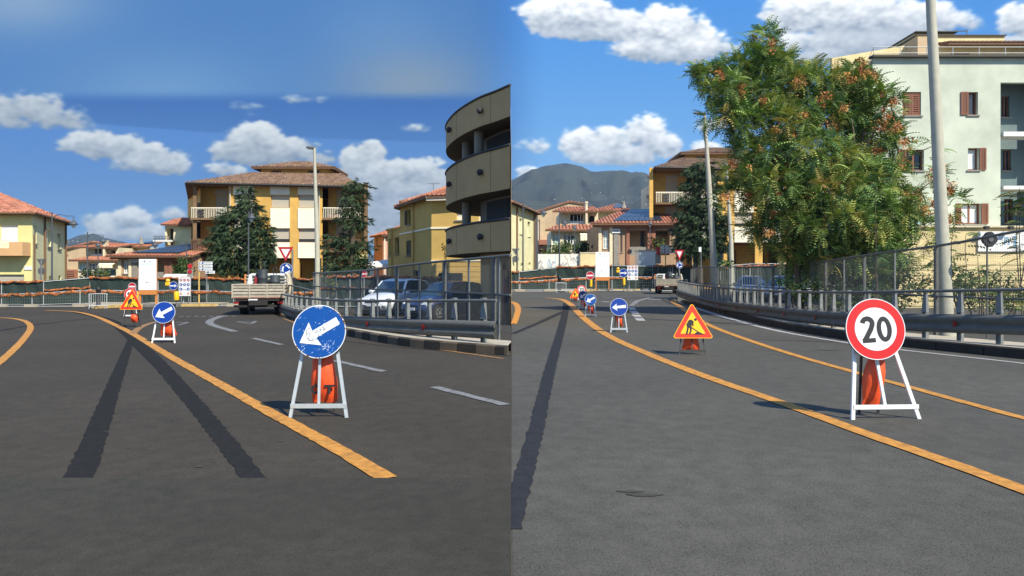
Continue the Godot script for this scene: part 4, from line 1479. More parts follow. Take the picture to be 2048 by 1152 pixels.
func no_entry(g: Node3D, c: Vector3, r: float, k := 1.0) -> void:
	var x := Transform3D(Basis.IDENTITY, c)
	var st := S()
	prism(st, ngon(28, r * k), x, -0.02, 0)
	var p := fin(st, "sign_plate", M.sign_back, g)
	st = S()
	ring_plate(st, ngon(28, r * 0.995), ngon(28, r * 0.93), x, 0.0005, 0.004)
	fin(st, "border", M.sign_white, p)
	st = S()
	prism(st, ngon(28, r * 0.93), x, 0.0005, 0.003)
	fin(st, "sign_face", M.sign_red_dark, p)
	st = S()
	box(st, c + Vector3(0, 0, 0.006), Vector3(r * 1.5, r * 0.36, 0.006))
	fin(st, "white_bar", M.sign_white, p)

func round_face(g: Node3D, c: Vector3, r: float, field: String, rim := "sign_white") -> Node3D:
	return face_disc(g, Transform3D(Basis.IDENTITY, c), r, rim, field, 0.06)

func marker(px: float, d: float, y0: float, y1: float, sign_kind: String, sy: float, sr: float, label: String, dy := 0.0) -> void:
	var g := thing("island_marker", label, "road sign", gd(px, d))
	var h1 := hh(y0, d)
	var h0 := hh(y1, d)
	var st := S()
	tube(st, [Vector3(0, 0, 0), Vector3(0, maxf(hh(sy, d), h1), 0)], 0.03, 8)
	fin(st, "pole", M.steel, g)
	st = S()
	lathe(st, [Vector2(0.12, h0), Vector2(0.125, h0 + 0.03), Vector2(0.125, h1 - 0.03), Vector2(0.11, h1)], Transform3D(Basis.IDENTITY, Vector3(0, 0, 0)), 14)
	fin(st, "yellow_drum", M.yellow_plastic, g)
	var c := Vector3(dy, hh(sy, d), 0.16)
	if sign_kind == "no_entry":
		no_entry(g, c, sr)
	else:
		var x := Transform3D(Basis(Vector3.BACK, PI), c)
		var p := face_disc(g, x, sr, "sign_white", "sign_blue_deep", 0.06)
		st = S()
		prism(st, arrow_poly(sr, true), x, 0.003, 0.007)
		fin(st, "arrow", M.sign_white, p)

func info_board(px0: float, px1: float, y0: float, y1: float, y2: float, y3: float, d: float, label: String) -> void:
	var w := (px1 - px0) * d / F
	var g := thing("notice_board", label, "notice board", gd((px0 + px1) / 2, d))
	var st := S()
	box(st, Vector3(0, (hh(y0, d) + hh(y1, d)) / 2, 0), Vector3(w, hh(y0, d) - hh(y1, d), 0.03))
	var b := fin(st, "board", M.sign_white, g)
	st = S()
	box(st, Vector3(0, (hh(y1, d) + hh(y2, d)) / 2 - 0.005, 0), Vector3(w * 1.02, hh(y1, d) - hh(y2, d), 0.04))
	fin(st, "lower_plank", M.board_wood, g)
	for s in [-1.0, 1.0]:
		st = S()
		box(st, Vector3(s * w * 0.46, hh(y0, d) / 2, -0.05), Vector3(0.09, hh(y0, d) - 0.02, 0.06))
		fin(st, "leg", M.board_wood, g)
	# printed sheet
	var im := Image.create(128, 230, false, Image.FORMAT_RGB8)
	im.fill(Color(0.93, 0.95, 0.95))
	var r := RandomNumberGenerator.new()
	r.seed = 15
	im.fill_rect(Rect2i(34, 10, 12, 12), Color(0.45, 0.47, 0.52))
	im.fill_rect(Rect2i(76, 12, 14, 9), Color(0.62, 0.66, 0.7))
	im.fill_rect(Rect2i(38, 7, 4, 4), Color(0.55, 0.55, 0.6))
	for row in [30, 36, 42]:
		var x := 10
		while x < 116:
			var l := r.randi_range(3, 12)
			im.fill_rect(Rect2i(x, row, mini(l, 118 - x), 3), Color(0.62, 0.7, 0.78))
			x += l + r.randi_range(2, 4)
	for k in 22:
		var y := 58 + k * 5
		if r.randf() < 0.15: continue
		var x := 10
		var stop := r.randi_range(40, 118)
		while x < stop:
			var l := r.randi_range(2, 9)
			im.fill_rect(Rect2i(x, y, l, 2), Color(0.72, 0.75, 0.79))
			x += l + 2
	im.fill_rect(Rect2i(50, 172, 10, 8), Color(0.35, 0.4, 0.45))
	im.fill_rect(Rect2i(63, 174, 24, 4), Color(0.55, 0.6, 0.66))
	for k in 4: im.fill_rect(Rect2i(12, 192 + k * 6, r.randi_range(50, 100), 2), Color(0.74, 0.77, 0.8))
	var m := mat("notice_print_%d" % int(px0), Color.WHITE, 0.5)
	m.albedo_texture = ImageTexture.create_from_image(im)
	st = S()
	var hy0 := hh(y1, d) + 0.02
	var hy1 := hh(y0, d) - 0.02
	uquad(st, Vector3(-w * 0.48, hy0, 0.019), Vector3(w * 0.48, hy0, 0.019), Vector3(w * 0.48, hy1, 0.019), Vector3(-w * 0.48, hy1, 0.019))
	fin(st, "printed_sheet", m, b)

func safety_board(px0: float, px1: float, y0: float, y1: float, d: float, label: String) -> void:
	var w := (px1 - px0) * d / F
	var h := (y1 - y0) * d / F
	var g := thing("safety_board", label, "notice board", gd((px0 + px1) / 2, d))
	var st := S()
	var c := Vector3(0, (hh(y0, d) + hh(y1, d)) / 2, 0)
	box(st, c, Vector3(w, h, 0.02))
	var b := fin(st, "board", M.sign_white, g)
	st = S()
	for s in [-1.0, 1.0]: box(st, Vector3(s * w * 0.3, hh(y0, d) / 2, -0.04), Vector3(0.04, hh(y0, d), 0.04))
	fin(st, "pole", M.steel, g)
	for row in 4:
		for k in 3:
			var p := c + Vector3((k - 1) * w * 0.31, h * (0.36 - 0.245 * row), 0.0105)
			var x := Transform3D(Basis.IDENTITY, p)
			var r := w * 0.125
			if row == 0:
				st = S()
				ring_plate(st, ngon(16, r), ngon(16, r * 0.72), x, 0.0, 0.004)
				prism(st, [Vector2(-r * 0.7, r * 0.5), Vector2(-r * 0.5, r * 0.7), Vector2(r * 0.7, -r * 0.5), Vector2(r * 0.5, -r * 0.7)], x, 0.0, 0.0045)
				fin(st, "prohibition_sign", M.sign_red_dark, b)
				st = S()
				prism(st, [Vector2(-r * 0.2, -r * 0.5), Vector2(r * 0.2, -r * 0.5), Vector2(r * 0.25, r * 0.4), Vector2(-r * 0.15, r * 0.5)], x, 0.0, 0.003)
				fin(st, "pictogram", M.ink, b)
			elif row < 3 and not (row == 2 and k == 1):
				st = S()
				prism(st, ngon(16, r), x, 0.0, 0.003)
				fin(st, "mandatory_sign", M.sign_blue_deep, b)
				st = S()
				prism(st, ngon(8, r * 0.42, Vector2(r * 0.1 * (k - 1), 0), 0.3), x, 0.003, 0.006)
				fin(st, "pictogram", M.sign_white, b)
			elif row == 3 and k != 1:
				st = S()
				prism(st, ngon(3, r * 1.1, Vector2.ZERO, PI / 2), x, 0.0, 0.003)
				fin(st, "warning_sign", M.board_wood, b)
	st = S()
	box(st, c + Vector3(0, -h * 0.16, 0.012), Vector3(w * 0.3, h * 0.02, 0.003))
	fin(st, "caption", M.ink, b)

func beacon(px: float, y0: float, y1: float, d: float, label: String) -> void:
	var g := thing("warning_lamp", label, "warning lamp", Vector3(gd(px, d).x, hh(y1, d), -d))
	var h := (y1 - y0) * d / F
	var st := S()
	rbox(st, Vector3(0, h * 0.22, 0), Vector3(h * 0.72, h * 0.5, h * 0.5), h * 0.08)
	fin(st, "battery_case", M.yellow_plastic, g)
	st = S()
	lathe(st, [Vector2(h * 0.1, -h * 0.26), Vector2(h * 0.28, -h * 0.2), Vector2(h * 0.3, 0), Vector2(h * 0.28, h * 0.2), Vector2(h * 0.1, h * 0.26)], Transform3D(Basis(Vector3.RIGHT, PI / 2), Vector3(0, h * 0.74, 0)), 14)
	fin(st, "lens", M.lens_amber, g)

func yield_face(g: Node3D, c: Vector3, hw: float, h: float) -> void:
	var x := Transform3D(Basis.IDENTITY, c)
	var t := [Vector2(-hw, 0), Vector2(hw, 0), Vector2(0, -h)]
	var cc := Vector2(0, -h * 0.34)
	var inn := t.map(func(p): return cc + (p - cc) * 0.58)
	var st := S()
	prism(st, t, x, -0.02, 0.0)
	var p := fin(st, "sign_plate", M.sign_back, g)
	st = S()
	ring_plate(st, t, inn, x, 0.0005, 0.004)
	fin(st, "red_border", M.sign_red_dark, p)
	st = S()
	prism(st, inn, x, 0.0005, 0.003)
	fin(st, "white_field", M.sign_white, p)

func roundabout_face(g: Node3D, c: Vector3, r: float) -> void:
	var p := face_disc(g, Transform3D(Basis.IDENTITY, c), r, "sign_white", "sign_blue_deep", 0.05)
	for k in 3:
		var x := Transform3D(Basis(Vector3.BACK, TAU * k / 3), c)
		var st := S()
		var o := []
		var i := []
		for j in 8:
			var a := lerpf(0.2, 1.45, j / 7.0)
			o.append(Vector2(cos(a), sin(a)) * r * 0.7)
			i.append(Vector2(cos(a), sin(a)) * r * 0.42)
		i.reverse()
		prism(st, o + i, x, 0.003, 0.006)
		prism(st, [Vector2(r * 0.24, r * 0.36), Vector2(r * 0.22, r * 0.84), Vector2(-r * 0.22, r * 0.6)], x, 0.003, 0.0062)
		fin(st, "arrow", M.sign_white, p)

func direction_panel(g: Node3D, c: Vector3, w: float, h: float, blue: bool) -> void:
	var st := S()
	box(st, c, Vector3(w, h, 0.02))
	var p := fin(st, "direction_panel", M.sign_white, g)
	st = S()
	var x := Transform3D(Basis.IDENTITY, c + Vector3(-w * 0.4, 0, 0.0105))
	prism(st, [Vector2(-0.08 * w, 0), Vector2(0, h * 0.3), Vector2(0, h * 0.1), Vector2(w * 0.07, h * 0.1), Vector2(w * 0.07, -h * 0.1), Vector2(0, -h * 0.1), Vector2(0, -h * 0.3)], x, 0, 0.003)
	fin(st, "arrow", M.ink, p)
	st = S()
	prism(st, ngon(12, h * 0.36, Vector2(w * 0.2, 0)), x, 0, 0.003)
	fin(st, "symbol", M[("sign_blue_deep" if blue else "leg_dark")], p)
	st = S()
	var q := rng.randf_range(0.4, 0.6)
	box(st, c + Vector3(w * 0.14, h * 0.05, 0.012), Vector3(w * q, h * 0.18, 0.003))
	fin(st, "caption", M.sign_back, p)

func build_fixed_signs() -> void:
	rng.seed = 30
	# left half
	marker(271.5, 37.6, 583, 597, "no_entry", 573, 0.2, "oval no entry sign above a yellow drum beside the left notice board", -0.1)
	marker(353, 37.4, 583, 600, "arrow", 571.5, 0.21, "blue right arrow disc over a yellow drum beside the left safety board", -0.08)
	info_board(278, 313, 518, 580, 589, 611, 38.4, "tall white printed notice board on wooden legs before the green fence, left half")
	safety_board(357.5, 381, 555, 592, 38.2, "white safety notice with rows of round symbols, left half")
	beacon(336, 558, 571, 38.8, "yellow flashing lamp hung on the left green fence")
	var d := 36.5
	var g := sign_post("yield_sign", "red bordered give way triangle over a blue roundabout disc behind the truck, left half", gd(585, d), hh(500, d), 0.045)
	yield_face(g, Vector3((572 - 585) * d / F, hh(494, d), 0.06), 15.5 * d / F, 29 * d / F)
	roundabout_face(g, Vector3((573 - 585) * d / F, hh(538.5, d), 0.06), 12.5 * d / F)
	d = 39.5
	g = sign_post("direction_signs", "post with three white direction panels by the left cedar", gd(398, d), hh(520, d), 0.04, "ochre_deep")
	for k in 3: direction_panel(g, Vector3(14 * d / F, hh(526 + k * 6.2, d), 0.06), 28 * d / F, 5.2 * d / F, k != 1)
	g = sign_post("direction_signs", "short white street panel below the left direction signs", gd(413, d - 0.2), hh(541, d), 0.03)
	direction_panel(g, Vector3(8 * d / F, hh(544.5, d), 0.06), 19 * d / F, 5.5 * d / F, false)
	g = sign_post("no_parking_sign", "post with dark red parking discs beside the left block's corner", gd(381, d + 0.5), hh(526, d), 0.03)
	round_face(g, Vector3(0, hh(532, d), 0.06), 5.0 * d / F, "sign_red_dark", "sign_red_dark")
	var st := S()
	box(st, Vector3(0, hh(546, d), 0.04), Vector3(12 * d / F, 15 * d / F, 0.02))
	fin(st, "panel", M.stone, g)
	round_face(g, Vector3(0, hh(543, d), 0.08), 4.2 * d / F, "sign_red_dark", "sign_red_dark")
	d = 30.0
	g = sign_post("no_entry_sign", "no entry disc seen through the mesh fence, left half", gd(728, d), hh(541, d), 0.03)
	no_entry(g, Vector3(0, hh(548, d), 0.05), 7.2 * d / F)
	# backs of signs at the far left
	d = 40.6
	g = sign_post("sign_backs", "grey backs of a triangle and a disc sign before the yellow house, left half", gd(82, d), hh(517, d), 0.04)
	st = S()
	prism(st, [Vector2(-0.27, 0), Vector2(0.27, 0), Vector2(0, -0.42)], Transform3D(Basis.IDENTITY, Vector3(0, hh(518, d), -0.05)), -0.015, 0.015)
	fin(st, "triangle_plate", M.sign_back, g)
	st = S()
	prism(st, ngon(24, 0.2), Transform3D(Basis.IDENTITY, Vector3(0, hh(542, d), -0.05)), -0.015, 0.015)
	fin(st, "disc_plate", M.sign_back, g)
	# right half
	marker(1182, 73.5, 555.5, 573, "no_entry", 551, 0.4, "small no entry disc above a yellow drum, right half", -0.1)
	marker(1248, 73, 554.5, 570, "arrow", 546, 0.42, "blue right arrow disc above a yellow drum, right half", -0.06)
	info_board(1191, 1219, 504, 554, 561, 578, 74.5, "tall white notice board over an orange plank before the green fence, right half")
	safety_board(1254.5, 1276, 531, 560, 74, "white safety notice beside the blue right arrow, right half")
	beacon(1236, 535, 545, 75, "yellow flashing lamp hung on the right green fence")
	d = 66.0
	g = sign_post("yield_sign", "give way triangle over a small blue disc behind the truck, right half", gd(1358.5, d), hh(505, d), 0.06)
	yield_face(g, Vector3(0, hh(500, d), 0.1), 9.0 * d / F, 21 * d / F)
	roundabout_face(g, Vector3(0.0, hh(530, d), 0.1), 7.0 * d / F)
	d = 79.0
	g = sign_post("direction_signs", "white direction panels on a post near the corner of the right block", gd(1331, d), hh(490, d), 0.06, "ochre_deep")
	for k in 3: direction_panel(g, Vector3(4 * d / F, hh(493 + k * 5.6, d), 0.1), 28 * d / F, 4.6 * d / F, k != 1)
	g = sign_post("no_parking_sign", "dark red parking discs and box beside the white container", gd(1316, d - 0.5), hh(494, d), 0.05)
	round_face(g, Vector3(0, hh(498, d), 0.1), 4.6 * d / F, "sign_red_dark", "sign_red_dark")
	st = S()
	box(st, Vector3(0, hh(517, d), 0.04), Vector3(11 * d / F, 20 * d / F, 0.04))
	fin(st, "panel", M.stone, g)
	round_face(g, Vector3(0, hh(506, d), 0.12), 4.2 * d / F, "sign_red_dark", "sign_red_dark")
	d = 70.0
	g = sign_post("stop_post", "small grey post with a white plate before the right cedar", gd(1402, d), hh(494, d), 0.04)
	st = S()
	box(st, Vector3(-0.1, hh(499, d), 0.06), Vector3(0.25, 0.45, 0.03))
	fin(st, "plate", M.sign_white, g)
	d = 79.5
	g = sign_post("sign_backs", "grey backs of a triangle and a disc sign at the right half's yellow house", gd(1035, d), hh(496, d), 0.06)
	st = S()
	prism(st, [Vector2(-0.42, 0), Vector2(0.42, 0), Vector2(0, -0.72)], Transform3D(Basis.IDENTITY, Vector3(-0.2, hh(497, d), -0.08)), -0.02, 0.02)
	fin(st, "triangle_plate", M.sign_back, g)
	st = S()
	prism(st, ngon(24, 0.34), Transform3D(Basis.IDENTITY, Vector3(-0.2, hh(518, d), -0.08)), -0.02, 0.02)
	fin(st, "disc_plate", M.sign_back, g)
	# dark shaped lamp on a post behind the right fence
	d = 18.9
	g = thing("floodlight", "dark lobed lantern on a thin post behind the right mesh fence", "lamp", gd(1974, d))
	st = S()
	tube(st, [Vector3.ZERO, Vector3(0, hh(470, d), 0)], 0.022, 8)
	fin(st, "pole", M.rail_dark, g)
	st = S()
	var lobes := []
	for k in 48:
		var a := TAU * k / 48
		lobes.append(Vector2(cos(a) * 0.155, sin(a) * 0.165) * (1.0 + 0.16 * absf(cos(a * 2.0))))
	prism(st, lobes, Transform3D(Basis.IDENTITY, Vector3(0.02, hh(479, d), 0.06)), -0.05, 0.05)
	fin(st, "housing", M.black, g)
	st = S()
	prism(st, ngon(20, 0.06), Transform3D(Basis.IDENTITY, Vector3(0.02, hh(479, d), 0.11)), 0.0, 0.03)
	fin(st, "lens", M.sign_back, g)


# ---------- street lamps ----------
func tall_lamp(label: String, pts: Array, radii: Array, head: Vector3, head_len: float) -> void:
	var b: Vector3 = pts[0]
	var g := wthing("street_lamp", label, "street lamp", b)
	var st := S()
	tube(st, pts, radii, 14)
	fin(st, "pole", M.lamp_pole, g)
	st = S()
	lathe(st, [Vector2(radii[0] * 1.25, 0), Vector2(radii[0] * 1.25, 0.25), Vector2(radii[0] * 1.02, 0.3)], Transform3D(Basis.IDENTITY, b), 14)
	fin(st, "foot", M.lamp_pole, g)
	var top: Vector3 = pts[-1]
	if head_len > 0:
		st = S()
		var u := head.normalized()
		var sd := u.cross(Vector3.UP).normalized()
		var rings := []
		for q in [[0.0, 0.06, 0.05], [0.12, 0.14, 0.07], [0.75, 0.16, 0.06], [1.0, 0.05, 0.025]]:
			var c: Vector3 = top + u * (q[0] * head_len)
			rings.append([c - sd * q[1], c - sd * q[1] * 0.7 + Vector3.UP * q[2], c + sd * q[1] * 0.7 + Vector3.UP * q[2], c + sd * q[1], c + sd * q[1] * 0.9 - Vector3.UP * q[2] * 0.5, c - sd * q[1] * 0.9 - Vector3.UP * q[2] * 0.5])
		loft(st, rings, true)
		var h := fin(st, "lamp_head", M.lamp_head, g)
		st = S()
		box(st, top + u * head_len * 0.5 - Vector3.UP * 0.045, Vector3(0.2, 0.03, head_len * 0.55), Basis(sd, Vector3.UP, -u))
		fin(st, "lens", M.lamp_glass, h)
	O = Vector3.ZERO

func lantern(label: String, px: float, d: float, ytop: float, arm_px: float, ylamp: float, k := 1.0) -> void:
	# a dark post with a curved arm and a bell lantern hanging from it
	var g := thing("street_lantern", label, "street lamp", gd(px, d))
	var h := hh(ytop, d)
	var st := S()
	tube(st, [Vector3.ZERO, Vector3(0, h * 0.5, 0), Vector3(0, h, 0)], [0.075 * k, 0.06 * k, 0.045 * k], 8)
	fin(st, "pole", M.lamp_dark, g)
	st = S()
	lathe(st, [Vector2(0.02 * k, 0), Vector2(0.07 * k, 0.05 * k), Vector2(0.02 * k, 0.14 * k)], Transform3D(Basis.IDENTITY, Vector3(0, h, 0)), 8)
	fin(st, "finial", M.lamp_dark, g)
	var ax := (arm_px - px) * d / F
	var ly := hh(ylamp, d)
	if absf(ax) > 0.05:
		st = S()
		var a := [Vector3(0, h - 0.35 * k, 0), Vector3(ax * 0.3, lerpf(h, ly, 0.2) + 0.12 * k, 0), Vector3(ax * 0.65, ly + 0.62 * k, 0), Vector3(ax, ly + 0.6 * k, 0), Vector3(ax, ly + 0.42 * k, 0)]
		tube(st, smooth_path(a, 5), 0.025 * k, 6)
		fin(st, "arm", M.lamp_dark, g)
	st = S()
	var x := Transform3D(Basis.IDENTITY, Vector3(ax, ly, 0.0))
	lathe(st, [Vector2(0.03 * k, 0.42 * k), Vector2(0.06 * k, 0.3 * k), Vector2(0.14 * k, 0.22 * k), Vector2(0.3 * k, 0.04 * k), Vector2(0.3 * k, 0.0), Vector2(0.2 * k, 0.0)], x, 14)
	var s := fin(st, "lamp_shade", M.lamp_dark, g)
	st = S()
	lathe(st, [Vector2(0.04 * k, -0.26 * k), Vector2(0.12 * k, -0.18 * k), Vector2(0.19 * k, -0.01 * k)], x, 12)
	fin(st, "globe", M.lamp_glass, s)

func build_lamps() -> void:
	tall_lamp("tall pale street lamp before the ochre block, left half", [gd(636, 31), at(634.5, 480, 31), at(631, 380, 31), at(628.5, 296, 31)], [0.115, 0.1, 0.075, 0.05], Vector3(-1, 0.04, 0), 0.33)
	tall_lamp("thick pale lamp pole running out of the picture's top by the pale green building", [gd(1895, 19.6), at(1889, 560, 19.6), at(1875, 280, 19.6), at(1861, 0, 19.6), at(1852, -180, 19.6)], [0.185, 0.17, 0.145, 0.115, 0.1], Vector3(-1, 0.1, 0), 1.2)
	tall_lamp("tall slim lamp with a thin dark head before the right cedar", [gd(1431, 48), at(1425, 480, 48), at(1417, 350, 48), at(1409, 228, 48)], [0.24, 0.19, 0.15, 0.08], Vector3(-1, 0.08, 0), 0.75)
	tall_lamp("smaller pale lamp with a white head before the right block's columns", [gd(1464, 70), at(1462, 480, 70), at(1457, 400, 70), at(1453, 328, 70)], [0.26, 0.2, 0.14, 0.09], Vector3(-1, 0.05, 0), 0.5)
	lantern("dark curved arm lantern at the yellow house corner, left half", 104, 40.5, 428, 147, 449, 0.75)
	lantern("slim lantern post before the cream house, left half", 175, 46, 467, 206, 484, 0.7)
	lantern("plain post with a lantern beside the chimney house, left half", 196, 48, 489, 196, 492, 0.6)
	lantern("lantern post with an arm over the solar roof, left half", 373, 47, 485, 310, 491, 0.7)
	lantern("lantern post among the branches of the left cedar", 497, 41, 428, 503, 437, 0.75)
	lantern("dark curved arm lantern at the yellow house, right half", 1046, 79.8, 412, 1087, 428, 1.3)
	lantern("tall lantern post before the cream house, right half", 1119, 84, 424, 1129, 448, 1.2)
	lantern("thin lantern post in the middle of the right shrubs", 1149, 85, 455, 1149, 457, 1.0)
	lantern("lantern post before the columns of the low house, right half", 1300, 83, 446, 1300, 449, 1.0)


# ---------- construction fences ----------
func cloth(st: SurfaceTool, a: Vector3, b: Vector3, h0: float, h1a: float, h1b: float, nx: int, ny: int, amp: float, ph: float) -> void:
	var u := (b - a).normalized()
	var n := u.cross(Vector3.UP)
	var p := []
	for i in nx + 1:
		var col := []
		for j in ny + 1:
			var s := float(i) / nx
			var t := float(j) / ny
			var w := amp * (sin(s * 17.0 + ph + t * 3.0) * 0.5 + sin(s * 41.0 + t * 7.0 + ph * 2.0) * 0.25 + sin(t * 9.0 + s * 5.0 + ph) * 0.3)
			col.append(a.lerp(b, s) + n * w + Vector3.UP * (lerpf(h0, lerpf(h1a, h1b, s), t)))
		p.append(col)
	st.set_smooth_group(1)
	for i in nx:
		for j in ny: quad(st, p[i][j], p[i + 1][j], p[i + 1][j + 1], p[i][j + 1])
	st.set_smooth_group(-1)

func netting(st: SurfaceTool, a: Vector3, b: Vector3, w: float, ph: float) -> void:   # a bunched ribbon of orange net tied along a line
	var n := 26
	var side := (b - a).normalized().cross(Vector3.UP)
	var rings := []
	st.set_smooth_group(1)
	for i in n + 1:
		var t := float(i) / n
		var p := a.lerp(b, t) + Vector3.UP * (sin(t * 11.0 + ph) * w * 0.16 + sin(t * 27.0 + ph * 3.0) * w * 0.09)
		var ww := w * (0.4 + 0.12 * sin(t * 19.0 + ph) + 0.1 * sin(t * 53.0))
		var ring := []
		for k in 6:
			var g := TAU * k / 6
			ring.append(p + Vector3.UP * sin(g) * ww + side * cos(g) * ww * 0.2)
		rings.append(ring)
	for i in n:
		for k in 6:
			var l := (k + 1) % 6
			var g := rng.randf_range(0.25, 1.1)
			st.set_color(Color(g, g * rng.randf_range(0.8, 1.0), g * rng.randf_range(0.7, 1.0)))
			quad(st, rings[i][k], rings[i][l], rings[i + 1][l], rings[i + 1][k])
	st.set_smooth_group(-1)

func fence_run(called: String, label: String, pts: Array, o := {}) -> void:
	# pts: [px, depth, py of the upper edge]; each stretch between two points is a panel with its own cloth, frame and ribbons
	var g := wthing(called, label, "fence", gd(pts[pts.size() / 2][0], pts[pts.size() / 2][1]))
	var k: float = o.get("k", 1.0)
	for i in pts.size():
		var p := gd(pts[i][0], pts[i][1])
		var st := S()
		tube(st, [p, p + Vector3.UP * (hh(pts[i][2], pts[i][1]) + 0.05 * k)], 0.024 * k, 6)
		fin(st, "post", M.steel_pale, g)
		if o.get("feet", false):
			st = S()
			box(st, p + Vector3(0, 0.065 * k, 0.04), Vector3(0.6, 0.13, 0.24) * k)
			fin(st, "foot_block", M.concrete, g)
	for i in pts.size() - 1:
		var a := gd(pts[i][0], pts[i][1])
		var b := gd(pts[i + 1][0], pts[i + 1][1])
		var ha := hh(pts[i][2], pts[i][1])
		var hb := hh(pts[i + 1][2], pts[i + 1][1])
		var u := (b - a).normalized()
		var front := u.cross(Vector3.UP)
		if front.z < 0: front = -front
		if o.get("cloth", true):
			var st := S()
			cloth(st, a, b, 0.02, ha, hb, 28, 8, 0.05 * k, i * 2.1)
			fin(st, "screen_cloth", M.screen_green, g)
		var st := S()
		for q in o.get("rails", [0.06, 0.98]):
			tube(st, [a + Vector3.UP * ha * q + front * 0.03, b + Vector3.UP * hb * q + front * 0.03], 0.019 * k, 5)
		fin(st, "panel_frame", M.steel_pale, g)
		if o.get("mesh", false):
			st = S()
			var n := int(a.distance_to(b) / (0.11 * k))
			for w in n:
				var p := a.lerp(b, float(w) / n) + front * 0.03
				wire(st, p + Vector3.UP * 0.05, p + Vector3.UP * lerpf(ha, hb, float(w) / n), u, 0.0035 * k)
			for w in 4: wire(st, a + front * 0.03 + Vector3.UP * ha * (w + 1) / 5, b + front * 0.03 + Vector3.UP * hb * (w + 1) / 5, Vector3.UP, 0.0035 * k)
			stuff(fin(st, "wire_mesh", M.wire, g))
		for r in o.get("net", []):
			if r.size() > 2 and not i in r[2]: continue
			st = S()
			st.set_color(Color.WHITE)
			netting(st, a + Vector3.UP * ha * r[0] + front * 0.06, b + Vector3.UP * hb * r[0] + front * 0.06, r[1] * k, i * 1.7 + r[0] * 9.0)
			fin(st, "orange_netting", M.net_orange, g)
	O = Vector3.ZERO

